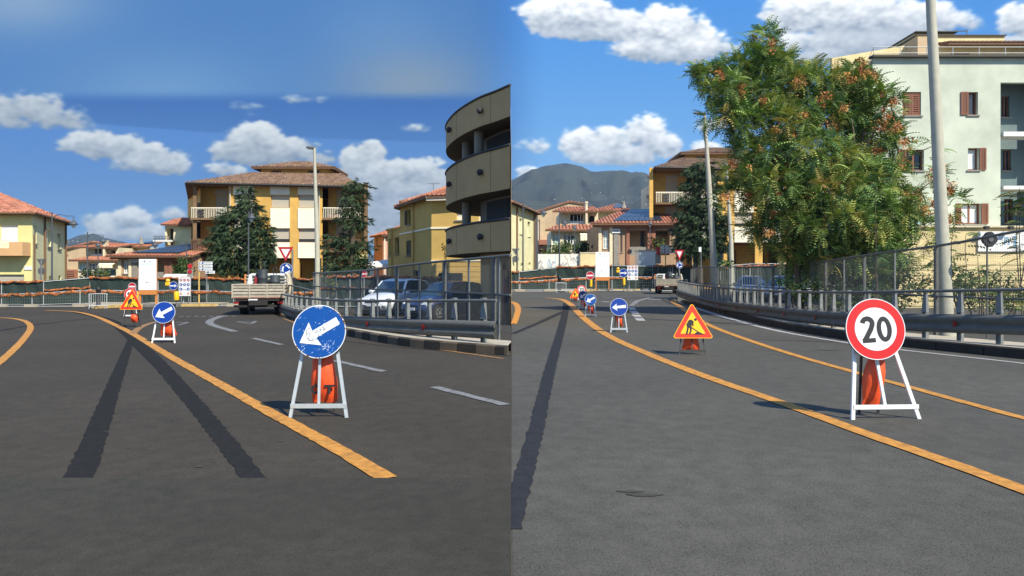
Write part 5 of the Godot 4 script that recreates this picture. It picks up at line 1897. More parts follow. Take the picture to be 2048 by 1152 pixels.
func build_fences() -> void:
	rng.seed = 44
	fence_run("construction_fence", "tall green screened fence with orange netting along its top, left half", [[-60, 39.5, 564], [3, 39.5, 563], [87, 39.5, 562], [180, 41, 554], [277, 40.5, 554], [316, 40.5, 555], [416, 40.5, 556], [496, 40.5, 556.5], [560, 40.5, 557], [640, 40, 557]], {"net": [[0.97, 0.17, [0, 1, 3, 5, 6, 7, 8]], [0.62, 0.13, [2]]], "rails": [0.97, 0.04]})
	fence_run("construction_fence", "lower row of galvanised panels with an orange ribbon, left half", [[-60, 37.6, 589], [3, 37.6, 588], [64, 37.6, 587], [160, 37.8, 581], [182, 38.6, 580], [252, 38.8, 581], [285, 38.8, 581], [367, 38.4, 580], [467, 38.2, 583], [560, 38.2, 584], [640, 38.0, 584]], {"cloth": false, "mesh": true, "feet": true, "net": [[0.9, 0.2]], "rails": [0.04, 0.99]})
	fence_run("construction_fence", "screened fence with orange ribbons behind the parked white car, left half", [[640, 36.0, 552], [700, 36.0, 551], [760, 35.8, 552], [830, 35.6, 553], [884, 35.4, 553]], {"net": [[0.97, 0.16], [0.62, 0.1, [0, 1]]]})
	fence_run("construction_fence", "tall green screened fence with orange netting along its top, right half", [[1012, 77.4, 544], [1038, 77.4, 543], [1112, 79.5, 534], [1190, 78.5, 532], [1224, 78.5, 530], [1305, 78.5, 531], [1345, 78.5, 531], [1385, 78.5, 532]], {"k": 1.9, "net": [[0.98, 0.14, [0, 2, 3, 5, 6]], [0.6, 0.1, [1]]], "rails": [0.97, 0.04]})
	fence_run("construction_fence", "lower row of galvanised panels with an orange ribbon, right half", [[1012, 72.5, 563], [1040, 72.5, 563], [1098, 73, 560], [1112, 74, 558], [1172, 75, 555], [1258, 74.5, 553], [1312, 74.0, 554], [1360, 74.0, 555]], {"k": 1.7, "cloth": false, "mesh": true, "feet": true, "net": [[0.9, 0.17]], "rails": [0.04, 0.99]})
	fence_run("construction_fence", "low screened fence with orange netting before the right block's door", [[1440, 79, 531], [1500, 79, 527], [1560, 79, 526], [1620, 79, 526]], {"k": 1.7, "net": [[0.9, 0.2]]})
	# kerbed islands before the fences
	O = Vector3.ZERO
	var st := S()
	slab(st, [Vector3(gp(182, 617).x, 0.13, gp(182, 617).z), Vector3(gp(255, 613.5).x, 0.13, gp(255, 613.5).z), Vector3(gp(440, 612).x, 0.13, gp(440, 612).z), Vector3(gp(470, 607).x, 0.13, -43), Vector3(gp(170, 607).x, 0.13, -43)], 0.125)
	struct(st, "pavement", M.concrete, "concrete kerb island under the left fences")
	var kerb := Node3D.new()
	kerb.name = numbered("kerb")
	add_child(kerb)
	tag(kerb, "kerb stones of the island under the left notice board", "", "", "structure")
	var kp := resample([gp(190, 617.4), gp(255, 614), gp(440, 612.6)], 0.9)
	for i in kp.size() - 1:
		st = S()
		var t: Vector3 = (kp[i + 1] - kp[i]).normalized()
		bar(st, kp[i] + t * 0.01 + Vector3.UP * 0.07, kp[i + 1] - t * 0.01 + Vector3.UP * 0.07, 0.16, 0.138)
		fin(st, "kerb_stone", M.kerb_yellow if i % 5 < 3 else M.kerb_stone, kerb)
	st = S()
	slab(st, [Vector3(gp(1140, 586).x, 0.13, gp(1140, 586).z), Vector3(gp(1190, 581).x, 0.13, -77), Vector3(gp(1300, 580).x, 0.13, gp(1300, 580).z), Vector3(gp(1390, 578).x, 0.13, -86), Vector3(gp(1090, 578).x, 0.13, -86)], 0.125)
	struct(st, "pavement", M.concrete, "concrete kerb island under the right fences")
	kerb = Node3D.new()
	kerb.name = numbered("kerb")
	add_child(kerb)
	tag(kerb, "kerb stones of the island under the right notice board", "", "", "structure")
	kp = resample([gp(1140, 586.5), gp(1190, 581.6), gp(1300, 580.6)], 1.6)
	for i in kp.size() - 1:
		st = S()
		var t: Vector3 = (kp[i + 1] - kp[i]).normalized()
		bar(st, kp[i] + t * 0.01 + Vector3.UP * 0.08, kp[i + 1] - t * 0.01 + Vector3.UP * 0.08, 0.2, 0.15)
		fin(st, "kerb_stone", M.kerb_yellow if i % 4 < 3 else M.kerb_stone, kerb)
	# crowd barriers and bollards
	for q in [[196, 35.6, 588, 31.0, 1.0, "galvanised crowd barrier with a dark bag, standing before the left fences", 197, "dark bollard behind the left crowd barrier"], [1122, 68.0, 566, 22.0, 1.5, "galvanised crowd barrier before the right fences", 1119, "dark bollard behind the right crowd barrier"]]:
		var d: float = q[1]
		var w: float = q[3] * d / F
		var h := hh(q[2], d)
		var g := thing("crowd_barrier", q[5], "barrier", gd(q[0], d), 0.35)
		st = S()
		tube(st, smooth_path([Vector3(-w / 2, 0.0, 0), Vector3(-w / 2, h * 0.85, 0), Vector3(-w * 0.44, h, 0), Vector3(w * 0.44, h, 0), Vector3(w / 2, h * 0.85, 0), Vector3(w / 2, 0.0, 0)], 5), 0.02 * q[4], 6)
		fin(st, "frame", M.steel_pale, g)
		st = S()
		tube(st, [Vector3(-w / 2, h * 0.2, 0), Vector3(w / 2, h * 0.2, 0)], 0.016 * q[4], 6)
		fin(st, "lower_rail", M.steel_pale, g)
		for k in 7:
			st = S()
			var x := lerpf(-w / 2, w / 2, (k + 1) / 8.0)
			tube(st, [Vector3(x, h * 0.2, 0), Vector3(x, h, 0)], 0.008 * q[4], 5)
			fin(st, "bar", M.steel_pale, g)
		for s in [-1.0, 1.0]:
			st = S()
			tube(st, [Vector3(s * w * 0.45, 0.02, -0.35), Vector3(s * w * 0.45, 0.1, 0), Vector3(s * w * 0.45, 0.02, 0.4)], 0.016 * q[4], 6)
			fin(st, "foot", M.steel_pale, g)
		var b := thing("bollard", q[7], "bollard", gd(q[6], d + 1.2))
		var bh: float = 1.02 * q[4]
		st = S()
		lathe(st, [Vector2(0.13, 0), Vector2(0.13, 0.08), Vector2(0.1, 0.12), Vector2(0.1, bh * 0.8), Vector2(0.13, bh * 0.84), Vector2(0.13, bh * 0.9), Vector2(0.06, bh)].map(func(p): return Vector2(p.x * q[4], p.y)), Transform3D.IDENTITY, 12)
		fin(st, "body", M.black, b)


# ---------- buildings ----------
func shell(g: Node3D, corners: Array, h0: float, h1: float, m: String, skip := []) -> void:   # the plain walls of a footprint given anticlockwise from the front left, skipping the faces that are built with openings
	var st := S()
	var done := false
	for i in corners.size():
		if i in skip: continue
		var a: Vector3 = corners[i]
		var b: Vector3 = corners[(i + 1) % corners.size()]
		quad(st, a + Vector3.UP * h0, b + Vector3.UP * h0, b + Vector3.UP * h1, a + Vector3.UP * h1)
		done = true
	if done: fin(st, "wall", M[m], g)

func face(g: Node3D, W: Dictionary, h0: float, h1: float, ops: Array, m: String, rev := 0.22) -> void:
	var st := S()
	wall(st, W, h0, h1, ops, rev)
	fin(st, "wall", M[m], g)

func pipe(g: Node3D, W: Dictionary, u: float, h0: float, h1: float, m := "brown_pipe", r := 0.05) -> void:
	var st := S()
	tube(st, [wp(W, u, h0, r + 0.03), wp(W, u, h1, r + 0.03)], r, 8)
	fin(st, "downpipe", M[m], g)

func yellow_house(mx: Callable, my: Callable, d0: float, d1: float, k: float, label: String) -> void:
	# the two storey yellow house at the far left; mx, my: photograph columns and rows of this copy
	var C := gd(mx.call(65), d0)
	var E := gd(mx.call(133), d1)
	var A := C + Vector3(-7.0 * k, 0, 0)
	var H := hh(my.call(427), d0)
	var g := wthing("yellow_house", label, "house", Vector3(C.x - 3 * k, 0, C.z - 3 * k))
	var back := [A, C, E, E + Vector3(-8 * k, 0, -1 * k), A + Vector3(-1 * k, 0, -7 * k)]
	var Wf := plane_of(A, C)
	var Ws := plane_of(C, E)
	# front: upper storey window over a bay with a balcony, garage below
	var rw := rect(Wf, mx.call(0), my.call(485), mx.call(36), my.call(450))
	rw = [rw[0], minf(rw[1], rw[3]), rw[2], maxf(rw[1], rw[3])]
	var rg := [rw[0] - 1.2 * k, 0.02, wu(Wf, mx.call(48)), hh(my.call(549), d0)]
	face(g, Wf, 0, H, [rw, rg], "pale_yellow", 0.2 * k)
	window(g, Wf, rw, {"mull": 2, "sill": false, "fw": 0.06 * k, "deep": 0.14 * k, "shut": 0.97, "shutm": "shutter_white"})
	var st := S()
	for q in 12: wbox(st, Wf, [rg[0], rg[1] + (rg[3] - rg[1]) * q / 12.0 + 0.01, rg[2], rg[1] + (rg[3] - rg[1]) * (q + 1) / 12.0], -0.16 * k, -0.1 * k)
	fin(st, "garage_door", M.shutter_grey, g)
	st = S()
	var b0 := hh(my.call(512), d0)
	var b1 := hh(my.call(485), d0)
	var out := 0.75 * k
	var xr := wu(Wf, mx.call(62))
	wbox(st, Wf, [0.3 * k, b0, xr, b0 + 0.16 * k], 0.003, out)
	wbox(st, Wf, [wu(Wf, mx.call(36)), b0 + 0.16 * k, xr, b1], out - 0.14 * k, out)
	wbox(st, Wf, [0.3 * k, b0 + 0.16 * k, wu(Wf, mx.call(36)) - 0.003, b0 + (b1 - b0) * 0.55], out - 0.14 * k, out)
	wbox(st, Wf, [xr - 0.14 * k, b0 + 0.16 * k, xr, b1], 0.003, out - 0.143 * k)
	var bal := fin(st, "balcony", M.peach, g)
	st = S()
	for q in 14: wbox(st, Wf, [lerpf(rw[0], rw[2], q / 13.0) - 0.012 * k, b0 + (b1 - b0) * 0.55, lerpf(rw[0], rw[2], q / 13.0) + 0.012 * k, b1 + 0.1 * k], out - 0.09 * k, out - 0.06 * k)
	wbox(st, Wf, [rw[0], b1 + 0.1 * k, rw[2], b1 + 0.15 * k], out - 0.1 * k, out - 0.05 * k)
	fin(st, "railing", M.white_frame, bal)
	st = S()
	wbox(st, Wf, [wu(Wf, mx.call(49)), hh(my.call(540), d0), wu(Wf, mx.call(64)), hh(my.call(532.5), d0)], 0.003, 0.04)
	fin(st, "street_plate", M.sign_white, g)
	# side
	var w1 := rect(Ws, mx.call(95), my.call(493), mx.call(102), my.call(460))
	var w2 := rect(Ws, mx.call(115), my.call(498), mx.call(121.5), my.call(467))
	var w3 := rect(Ws, mx.call(68.5), my.call(487), mx.call(73), my.call(451))
	var w4 := rect(Ws, mx.call(98), my.call(562), mx.call(105), my.call(552))
	var w5 := rect(Ws, mx.call(117), my.call(562), mx.call(122.5), my.call(551))
	for w in [w4, w5]: w[1] = maxf(w[1], 0.6)
	face(g, Ws, 0, H, [w1, w2, w3, w4, w5], "pale_lemon", 0.24 * k)
	for w in [w1, w3]: window(g, Ws, w, {"mull": 1, "fw": 0.05 * k, "deep": 0.2 * k, "glass": "glass_dark", "shut": 0.8, "shutm": "shutter_white"})
	window(g, Ws, w2, {"mull": 1, "fw": 0.05 * k, "deep": 0.2 * k, "glass": "glass_pale", "shut": 0.25, "shutm": "shutter_dark"})
	for w in [w4, w5]: window(g, Ws, w, {"mull": 1, "fw": 0.05 * k, "deep": 0.2 * k, "glass": "glass_dark", "sill": false})
	for px in [87.0, 129.0]: pipe(g, Ws, wu(Ws, mx.call(px)), 0, H, "brown_pipe", 0.06 * k)
	pipe(g, Ws, wu(Ws, mx.call(66.5)), 0, H * 0.78, "brown_pipe", 0.045 * k)
	shell(g, back, 0, H, "pale_yellow", [0, 1])
	# hipped roof with overhanging eaves
	var o := 0.45 * k
	var e := [A + Vector3(-o, H, o), C + Vector3(o * 0.9, H, o), E + Vector3(o * 1.1, H, -o * 0.5), E + Vector3(-8 * k, H, -1.5 * k), A + Vector3(-1.4 * k, H, -7.5 * k)]
	var apex: Vector3 = at(mx.call(-30), my.call(383), d0 + 4.5 * k)
	apex.y = H + 2.0 * k
	var fac := []
	for i in 5: fac.append([e[i], e[(i + 1) % 5], apex])
	roof(g, fac, "roof_red", 0.1 * k, 0.26 * k, 0.45 * k)
	st = S()
	for i in 2:
		tube(st, [e[i] + Vector3(0, -0.02, 0.04), e[i + 1] + Vector3(0.03, -0.02, 0.0)], 0.07 * k, 6)
	fin(st, "gutter", M.brown_pipe, g)
	O = Vector3.ZERO

func gable_house(mx: Callable, my: Callable, d: float, k: float, label: String) -> void:
	var L := gd(mx.call(133), d)
	var R := gd(mx.call(208), d)
	var g := wthing("gable_house", label, "house", (L + R) / 2)
	var W := plane_of(L, R)
	var hl := hh(my.call(499), d)
	var ht := hh(my.call(485), d)
	var hr := hh(my.call(488), d)
	var um := wu(W, mx.call(186))
	var op := rect(W, mx.call(134), my.call(547), mx.call(136.5), my.call(510))
	face(g, W, 0, hl, [op], "beige", 0.2 * k)
	window(g, W, op, {"mull": 1, "deep": 0.15 * k, "glass": "glass_dark", "sill": false})
	var st := S()
	var x := Transform3D(Basis(W.u, Vector3.UP, W.u.cross(Vector3.UP)), L)
	prism(st, [Vector2(0, hl), Vector2(W.L, hl), Vector2(W.L, hr), Vector2(um, ht)], x, -9 * k, 0)
	fin(st, "gable", M.beige, g)
	shell(g, [L, R, R + Vector3(0, 0, -9 * k), L + Vector3(0, 0, -9 * k)], 0, hl, "beige", [0])
	st = S()
	wbox(st, W, [wu(W, mx.call(134)), 0, wu(W, mx.call(156)), hh(my.call(539), d)], 0.01, 0.8 * k)
	fin(st, "brick_annex", M.brick_wash, g)
	var z := Vector3(0, 0, -9 * k)
	var T0: Vector3 = L + W.u * um + Vector3.UP * (ht + 0.05)
	roof(g, [[L + Vector3(-0.3, hl, 0.2), T0 + Vector3(0, 0, 0.2), T0 + z, L + z + Vector3(-0.3, hl, 0)], [T0 + Vector3(0, 0, 0.2), R + Vector3(0.2, hr + 0.05, 0.2), R + z + Vector3(0.2, hr + 0.05, 0), T0 + z]], "roof_red", 0.12 * k, 0.3 * k, 0.5 * k)
	st = S()
	var br := wu(W, mx.call(155))
	for q in 30:
		for r in 8:
			if rng.randf() < 0.12: continue
			var u0 := lerpf(wu(W, mx.call(134)), br, (q + 0.5 * (r % 2)) / 30.5)
			var v := lerpf(0.3, hh(my.call(540), d), r / 8.0)
			wbox(st, W, [u0, v, u0 + 0.2 * k, v + 0.07 * k], 0.8 * k, 0.812 * k)
	stuff(fin(st, "bricks", M.brick_wash, g))
	O = Vector3.ZERO

func cream_house(mx: Callable, my: Callable, d: float, k: float, label: String) -> void:
	var L := gd(mx.call(156), d)
	var R := gd(mx.call(238), d)
	var g := wthing("cream_house", label, "house", (L + R) / 2)
	var W := plane_of(L, R)
	var H1 := hh(my.call(521), d)
	# ground floor: sun room, arched windows, awning
	var a := rect(W, mx.call(157.5), my.call(541), mx.call(170), my.call(527))
	var b := rect(W, mx.call(177), my.call(541), mx.call(196), my.call(526.5))
	var c := rect(W, mx.call(208), my.call(553), mx.call(232), my.call(537))
	c[1] = maxf(c[1], 0.1)
	face(g, W, 0, H1, [a, b, c], "cream", 0.2 * k)
	window(g, W, a, {"mull": 2, "glass": "glass_pale", "deep": 0.1 * k, "fw": 0.04 * k})
	window(g, W, b, {"mull": 3, "glass": "glass_dark", "deep": 0.1 * k, "fw": 0.05 * k, "rows": 2})
	window(g, W, c, {"mull": 1, "glass": "glass_dark", "deep": 0.18 * k, "sill": false})
	var st := S()
	for s in [0.28, 0.62, 0.82]: wbox(st, W, [lerpf(b[0], b[2], s), b[1] + 0.1, lerpf(b[0], b[2], s + 0.12), lerpf(b[1], b[3], 0.6)], -0.12 * k, -0.05 * k)
	fin(st, "hanging_cloths", M.curtain, g)
	st = S()
	var ar := rect(W, mx.call(205), my.call(536), mx.call(235), my.call(523.5))
	var p0 := wp(W, ar[0], ar[3], 0.02)
	var p1 := wp(W, ar[2], ar[3], 0.02)
	slab(st, [p0, p1, wp(W, ar[2], ar[3] - 0.25 * k, 0.8 * k), wp(W, ar[0], ar[3] - 0.25 * k, 0.8 * k)], 0.03)
	box(st, (wp(W, ar[0], ar[1], 0.79 * k) + wp(W, ar[2], ar[3] - 0.25 * k, 0.79 * k)) / 2, Vector3(ar[2] - ar[0], ar[3] - 0.26 * k - ar[1], 0.02))
	fin(st, "awning", M.awning, g)
	shell(g, [L, R, R + Vector3(0, 0, -7 * k), L + Vector3(0, 0, -7 * k)], 0, H1, "cream", [0])
	# lower roof
	var e0 := L + Vector3(-0.5 * k, H1, 0.5 * k)
	var e1 := R + Vector3(0.4 * k, H1, 0.5 * k)
	var hr := hh(my.call(513), d + 0.8 * k)
	roof(g, [[e0, e1, R + Vector3(-0.2 * k, hr, -0.8 * k), L + Vector3(0.6 * k, hr, -0.8 * k)]], "roof_red", 0.1 * k, 0.26 * k, 0.4 * k)
	# upper storey set back
	var d2 := d + 1.6 * k
	var UL := gd(mx.call(172), d2)
	var UR := gd(mx.call(237), d2)
	var U := plane_of(UL, UR)
	var H2 := hh(my.call(495), d2)
	var t := rect(U, mx.call(189), my.call(512), mx.call(211), my.call(498))
	var ac := rect(U, mx.call(221), my.call(509.5), mx.call(231), my.call(500))
	face(g, U, hr - 0.6, H2, [t, ac], "cream", 0.9 * k)
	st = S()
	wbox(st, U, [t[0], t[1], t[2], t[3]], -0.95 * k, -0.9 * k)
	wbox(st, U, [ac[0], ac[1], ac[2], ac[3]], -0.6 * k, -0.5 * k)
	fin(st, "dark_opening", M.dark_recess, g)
	st = S()
	wbox(st, U, [t[0] - 0.05, t[1], t[2] + 0.05, t[1] + (t[3] - t[1]) * 0.3], -0.08 * k, 0.02)
	for q in [0.25, 0.55, 0.8]: wbox(st, U, [lerpf(t[0], t[2], q), t[1], lerpf(t[0], t[2], q + 0.05), t[3]], -0.2 * k, -0.1 * k)
	fin(st, "terrace_parapet", M.white_frame, g)
	st = S()
	var xa := Transform3D(Basis(U.u, Vector3.UP, U.u.cross(Vector3.UP)), wp(U, (ac[0] + ac[2]) / 2, ac[3] - (ac[2] - ac[0]) / 2))
	var rr: float = (ac[2] - ac[0]) / 2
	for s in [-1.0, 1.0]:   # spandrels that round the top of the opening
		var poly := [Vector2(s * rr, rr)]
		for q in 7:
			var an := lerpf(0, PI / 2, q / 6.0)
			poly.append(Vector2(s * cos(an) * rr, sin(an) * rr))
		prism(st, poly, xa, -0.2 * k, 0.004)
	fin(st, "arch", M.cream, g)
	st = S()
	var ch := rect(W, mx.call(214), my.call(514), mx.call(217.5), my.call(483))
	wbox(st, U, [wu(U, mx.call(214)), hr - 0.4, wu(U, mx.call(217.6)), hh(my.call(484), d2)], 0.05, 0.65 * k)
	wbox(st, U, [wu(U, mx.call(213.4)), hh(my.call(484), d2), wu(U, mx.call(218.2)), hh(my.call(481.5), d2)], 0.0, 0.7 * k)
	fin(st, "chimney", M.cream, g)
	shell(g, [UL, UR, UR + Vector3(0, 0, -6 * k), UL + Vector3(0, 0, -6 * k)], hr - 0.6, H2, "cream", [0])
	var z := Vector3(0, 0, -3.2 * k)
	var hp := hh(my.call(488), d2 + 3.2 * k)
	roof(g, [[UL + Vector3(-0.7 * k, H2, 0.7 * k), UR + Vector3(0, H2, 0.7 * k), UR + z + Vector3(0, hp, 0), UL + z + Vector3(0.4 * k, hp, 0)]], "roof_red", 0.1 * k, 0.26 * k, 0.4 * k)
	# the wing to the right with its own roof and solar panels
	var d3 := d + 4.5 * k
	var VL := gd(mx.call(234), d3)
	var VR := gd(mx.call(294), d3)
	var V := plane_of(VL, VR)
	var H3 := hh(my.call(494), d3)
	var bw := rect(V, mx.call(250), my.call(508), mx.call(262), my.call(501))
	face(g, V, 0, H3, [bw], "cream", 0.2 * k)
	window(g, V, bw, {"mull": 2, "leaf": 1, "deep": 0.15 * k})
	shell(g, [VL, VR, VR + Vector3(0, 0, -6 * k), VL + Vector3(0, 0, -6 * k)], 0, H3, "cream", [0])
	var hq := hh(my.call(484), d3 + 4.0 * k)
	var V0 := VL + Vector3(-0.6 * k, H3, 0.6 * k)
	var V1 := VR + Vector3(0.3 * k, H3, 0.6 * k)
	var V2 := VR + Vector3(-0.6 * k, hq, -4 * k)
	var V3 := VL + Vector3(2.2 * k, hq, -4 * k)
	roof(g, [[V0, V1, V2, V3]], "roof_red", 0.1 * k, 0.26 * k, 0.4 * k)
	solar(g, V0, V1, V2, V3, 0.45, 0.95, 0.3, 0.9, 4, 2)
	# ornate chimney pot
	st = S()
	lathe(st, [Vector2(0.5, 0), Vector2(0.35, 0.7), Vector2(0.2, 1.0), Vector2(0.28, 1.15), Vector2(0.1, 1.4)].map(func(p): return p * 0.45 * k), Transform3D(Basis.IDENTITY, VR + Vector3(-0.6 * k, H3 + 0.25 * k, -0.2 * k)), 8)
	fin(st, "chimney_pot", M.stone, g)
	O = Vector3.ZERO

func solar(g: Node3D, a: Vector3, b: Vector3, c: Vector3, d: Vector3, u0: float, u1: float, v0: float, v1: float, nx: int, ny: int) -> void:
	var P := func(u: float, v: float) -> Vector3: return a.lerp(b, u).lerp(d.lerp(c, u), v)
	var n := (b - a).cross(d - a).normalized()
	if n.y < 0: n = -n
	for i in nx:
		for j in ny:
			var p := [P.call(lerpf(u0, u1, (i + 0.03) / nx), lerpf(v0, v1, (j + 0.03) / ny)), P.call(lerpf(u0, u1, (i + 0.97) / nx), lerpf(v0, v1, (j + 0.03) / ny)), P.call(lerpf(u0, u1, (i + 0.97) / nx), lerpf(v0, v1, (j + 0.97) / ny)), P.call(lerpf(u0, u1, (i + 0.03) / nx), lerpf(v0, v1, (j + 0.97) / ny))]
			var st := S()
			slab(st, p.map(func(q): return q + n * 0.19), 0.06)
			fin(st, "solar_panel", M.solar, g)

func solar_house(mx: Callable, my: Callable, d: float, k: float, label: String) -> void:
	var L := gd(mx.call(236), d)
	var R := gd(mx.call(384), d)
	var g := wthing("low_house", label, "house", (L + R) / 2)
	var W := plane_of(L, R)
	var H := hh(my.call(512), d)
	var w1 := rect(W, mx.call(246.5), my.call(547), mx.call(256.5), my.call(521))
	var w2 := rect(W, mx.call(279), my.call(552), mx.call(283), my.call(520))
	var lo := rect(W, mx.call(296), my.call(556), mx.call(330), my.call(521))
	var l2 := rect(W, mx.call(345), my.call(556), mx.call(372), my.call(521))
	for w in [w1, w2, lo, l2]: w[1] = maxf(w[1], 0.3)
	face(g, W, 0, H, [w1, w2, lo, l2], "tan_wall", 1.1 * k)
	window(g, W, w1, {"mull": 2, "rows": 4, "fw": 0.05 * k, "deep": 0.12 * k, "glass": "glass_pale"})
	window(g, W, w2, {"mull": 1, "deep": 0.2 * k, "glass": "glass_dark", "fw": 0.05 * k})
	var st := S()
	wbox(st, W, lo, -1.16 * k, -1.1 * k)
	wbox(st, W, l2, -1.16 * k, -1.1 * k)
	fin(st, "loggia_wall", M.beige, g)
	for q in [[237.5, 243.5, "cream"], [258.5, 264, "cream"], [266, 276, "stone"], [290, 296, "brick_wash"], [330, 337, "brick_wash"], [338, 345, "brick_wash"]]:
		st = S()
		wbox(st, W, [wu(W, mx.call(q[0])), 0, wu(W, mx.call(q[1])), H - 0.2 * k], 0.004, 0.12 * k)
		fin(st, "pilaster", M[q[2]], g)
	st = S()
	wbox(st, W, [wu(W, mx.call(262.5)), hh(my.call(525), d), wu(W, mx.call(278)), hh(my.call(519), d)], 0.13 * k, 0.2 * k)
	var sp := fin(st, "name_plate", M.sign_white, g)
	st = S()
	for q in 5: wbox(st, W, [lerpf(wu(W, mx.call(264)), wu(W, mx.call(277)), q / 5.0), hh(my.call(523.2), d), lerpf(wu(W, mx.call(264)), wu(W, mx.call(277)), (q + 0.6) / 5.0), hh(my.call(521), d)], 0.2 * k, 0.21 * k)
	fin(st, "lettering", M.sign_back, sp)
	st = S()
	wbox(st, W, [lo[0], lerpf(lo[1], lo[3], 0.0), lo[2], lerpf(lo[1], lo[3], 0.34)], -0.14 * k, -0.02)
	fin(st, "parapet", M.stone, g)
	st = S()
	wbox(st, W, [lerpf(lo[0], lo[2], 0.75), lo[1], lerpf(lo[0], lo[2], 0.95), lo[3]], -1.09 * k, -1.04 * k)
	fin(st, "door", M.shutter_dark, g)
	shell(g, [L, R, R + Vector3(0, 0, -8 * k), L + Vector3(0, 0, -8 * k)], 0, H, "tan_wall", [0])
	st = S()
	wbox(st, W, [-0.4 * k, H - 0.24 * k, W.L, H - 0.03], 0.13 * k, 0.35 * k)
	fin(st, "cornice", M.brick_wash, g)
	var hr := hh(my.call(492), d + 4.5 * k)
	var a := L + Vector3(-0.6 * k, H, 0.6 * k)
	var b := R + Vector3(0.3 * k, H, 0.6 * k)
	var c := R + Vector3(0, hr, -4.5 * k)
	var e := L + Vector3(2.6 * k, hr, -4.5 * k)
	roof(g, [[a, b, c, e]], "roof_red", 0.12 * k, 0.26 * k, 0.42 * k)
	solar(g, a, b, c, e, 0.22, 0.8, 0.1, 0.96, 8, 3)
	O = Vector3.ZERO

func slim_house(mx: Callable, my: Callable, d: float, k: float, label: String) -> void:
	# pale house seen beside the ochre block: a tower with a balcony and a lower yellowish wing
	var L := gd(mx.call(330), d)
	var R := gd(mx.call(382), d)
	var g := wthing("pale_house", label, "house", (L + R) / 2)
	var W := plane_of(L, R)
	var H := hh(my.call(449), d)
	var u1 := wu(W, mx.call(350))
	var t := rect(W, mx.call(333), my.call(490), mx.call(347), my.call(456))
	var W1 := W.duplicate()
	W1.L = u1
	face(g, W1, 0, H, [t], "cream", 0.8 * k)
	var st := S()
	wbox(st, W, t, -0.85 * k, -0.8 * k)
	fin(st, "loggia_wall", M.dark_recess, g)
	st = S()
	wbox(st, W, [-0.7 * k, hh(my.call(484), d), t[2] + 0.2, hh(my.call(481), d)], -0.02, 0.7 * k)
	var b := fin(st, "balcony", M.white_frame, g)
	st = S()
	for q in 12: wbox(st, W, [lerpf(-0.65 * k, t[2], q / 11.0) - 0.015, hh(my.call(481), d), lerpf(-0.65 * k, t[2], q / 11.0) + 0.015, hh(my.call(473), d)], 0.62 * k, 0.66 * k)
	wbox(st, W, [-0.68 * k, hh(my.call(473.5), d), t[2], hh(my.call(472.5), d)], 0.61 * k, 0.67 * k)
	fin(st, "railing", M.sign_back, b)
	var W2 := plane_of(L + W.u * u1, R)
	var H2 := hh(my.call(452), d)
	face(g, W2, 0, H2, [], "pale_lemon")
	shell(g, [L, R, R + Vector3(0, 0, -6 * k), L + Vector3(0, 0, -6 * k)], 0, H2, "cream", [0])
	var z := Vector3(0, 0, -3 * k)
	roof(g, [[L + Vector3(-0.2 * k, H, 0.4 * k), R + Vector3(0, H - 0.1, 0.4 * k), R + z + Vector3(0, H + 0.7 * k, 0), L + z + Vector3(0, H + 0.7 * k, 0)]], "roof_red", 0.1 * k, 0.26 * k, 0.4 * k)
	O = Vector3.ZERO

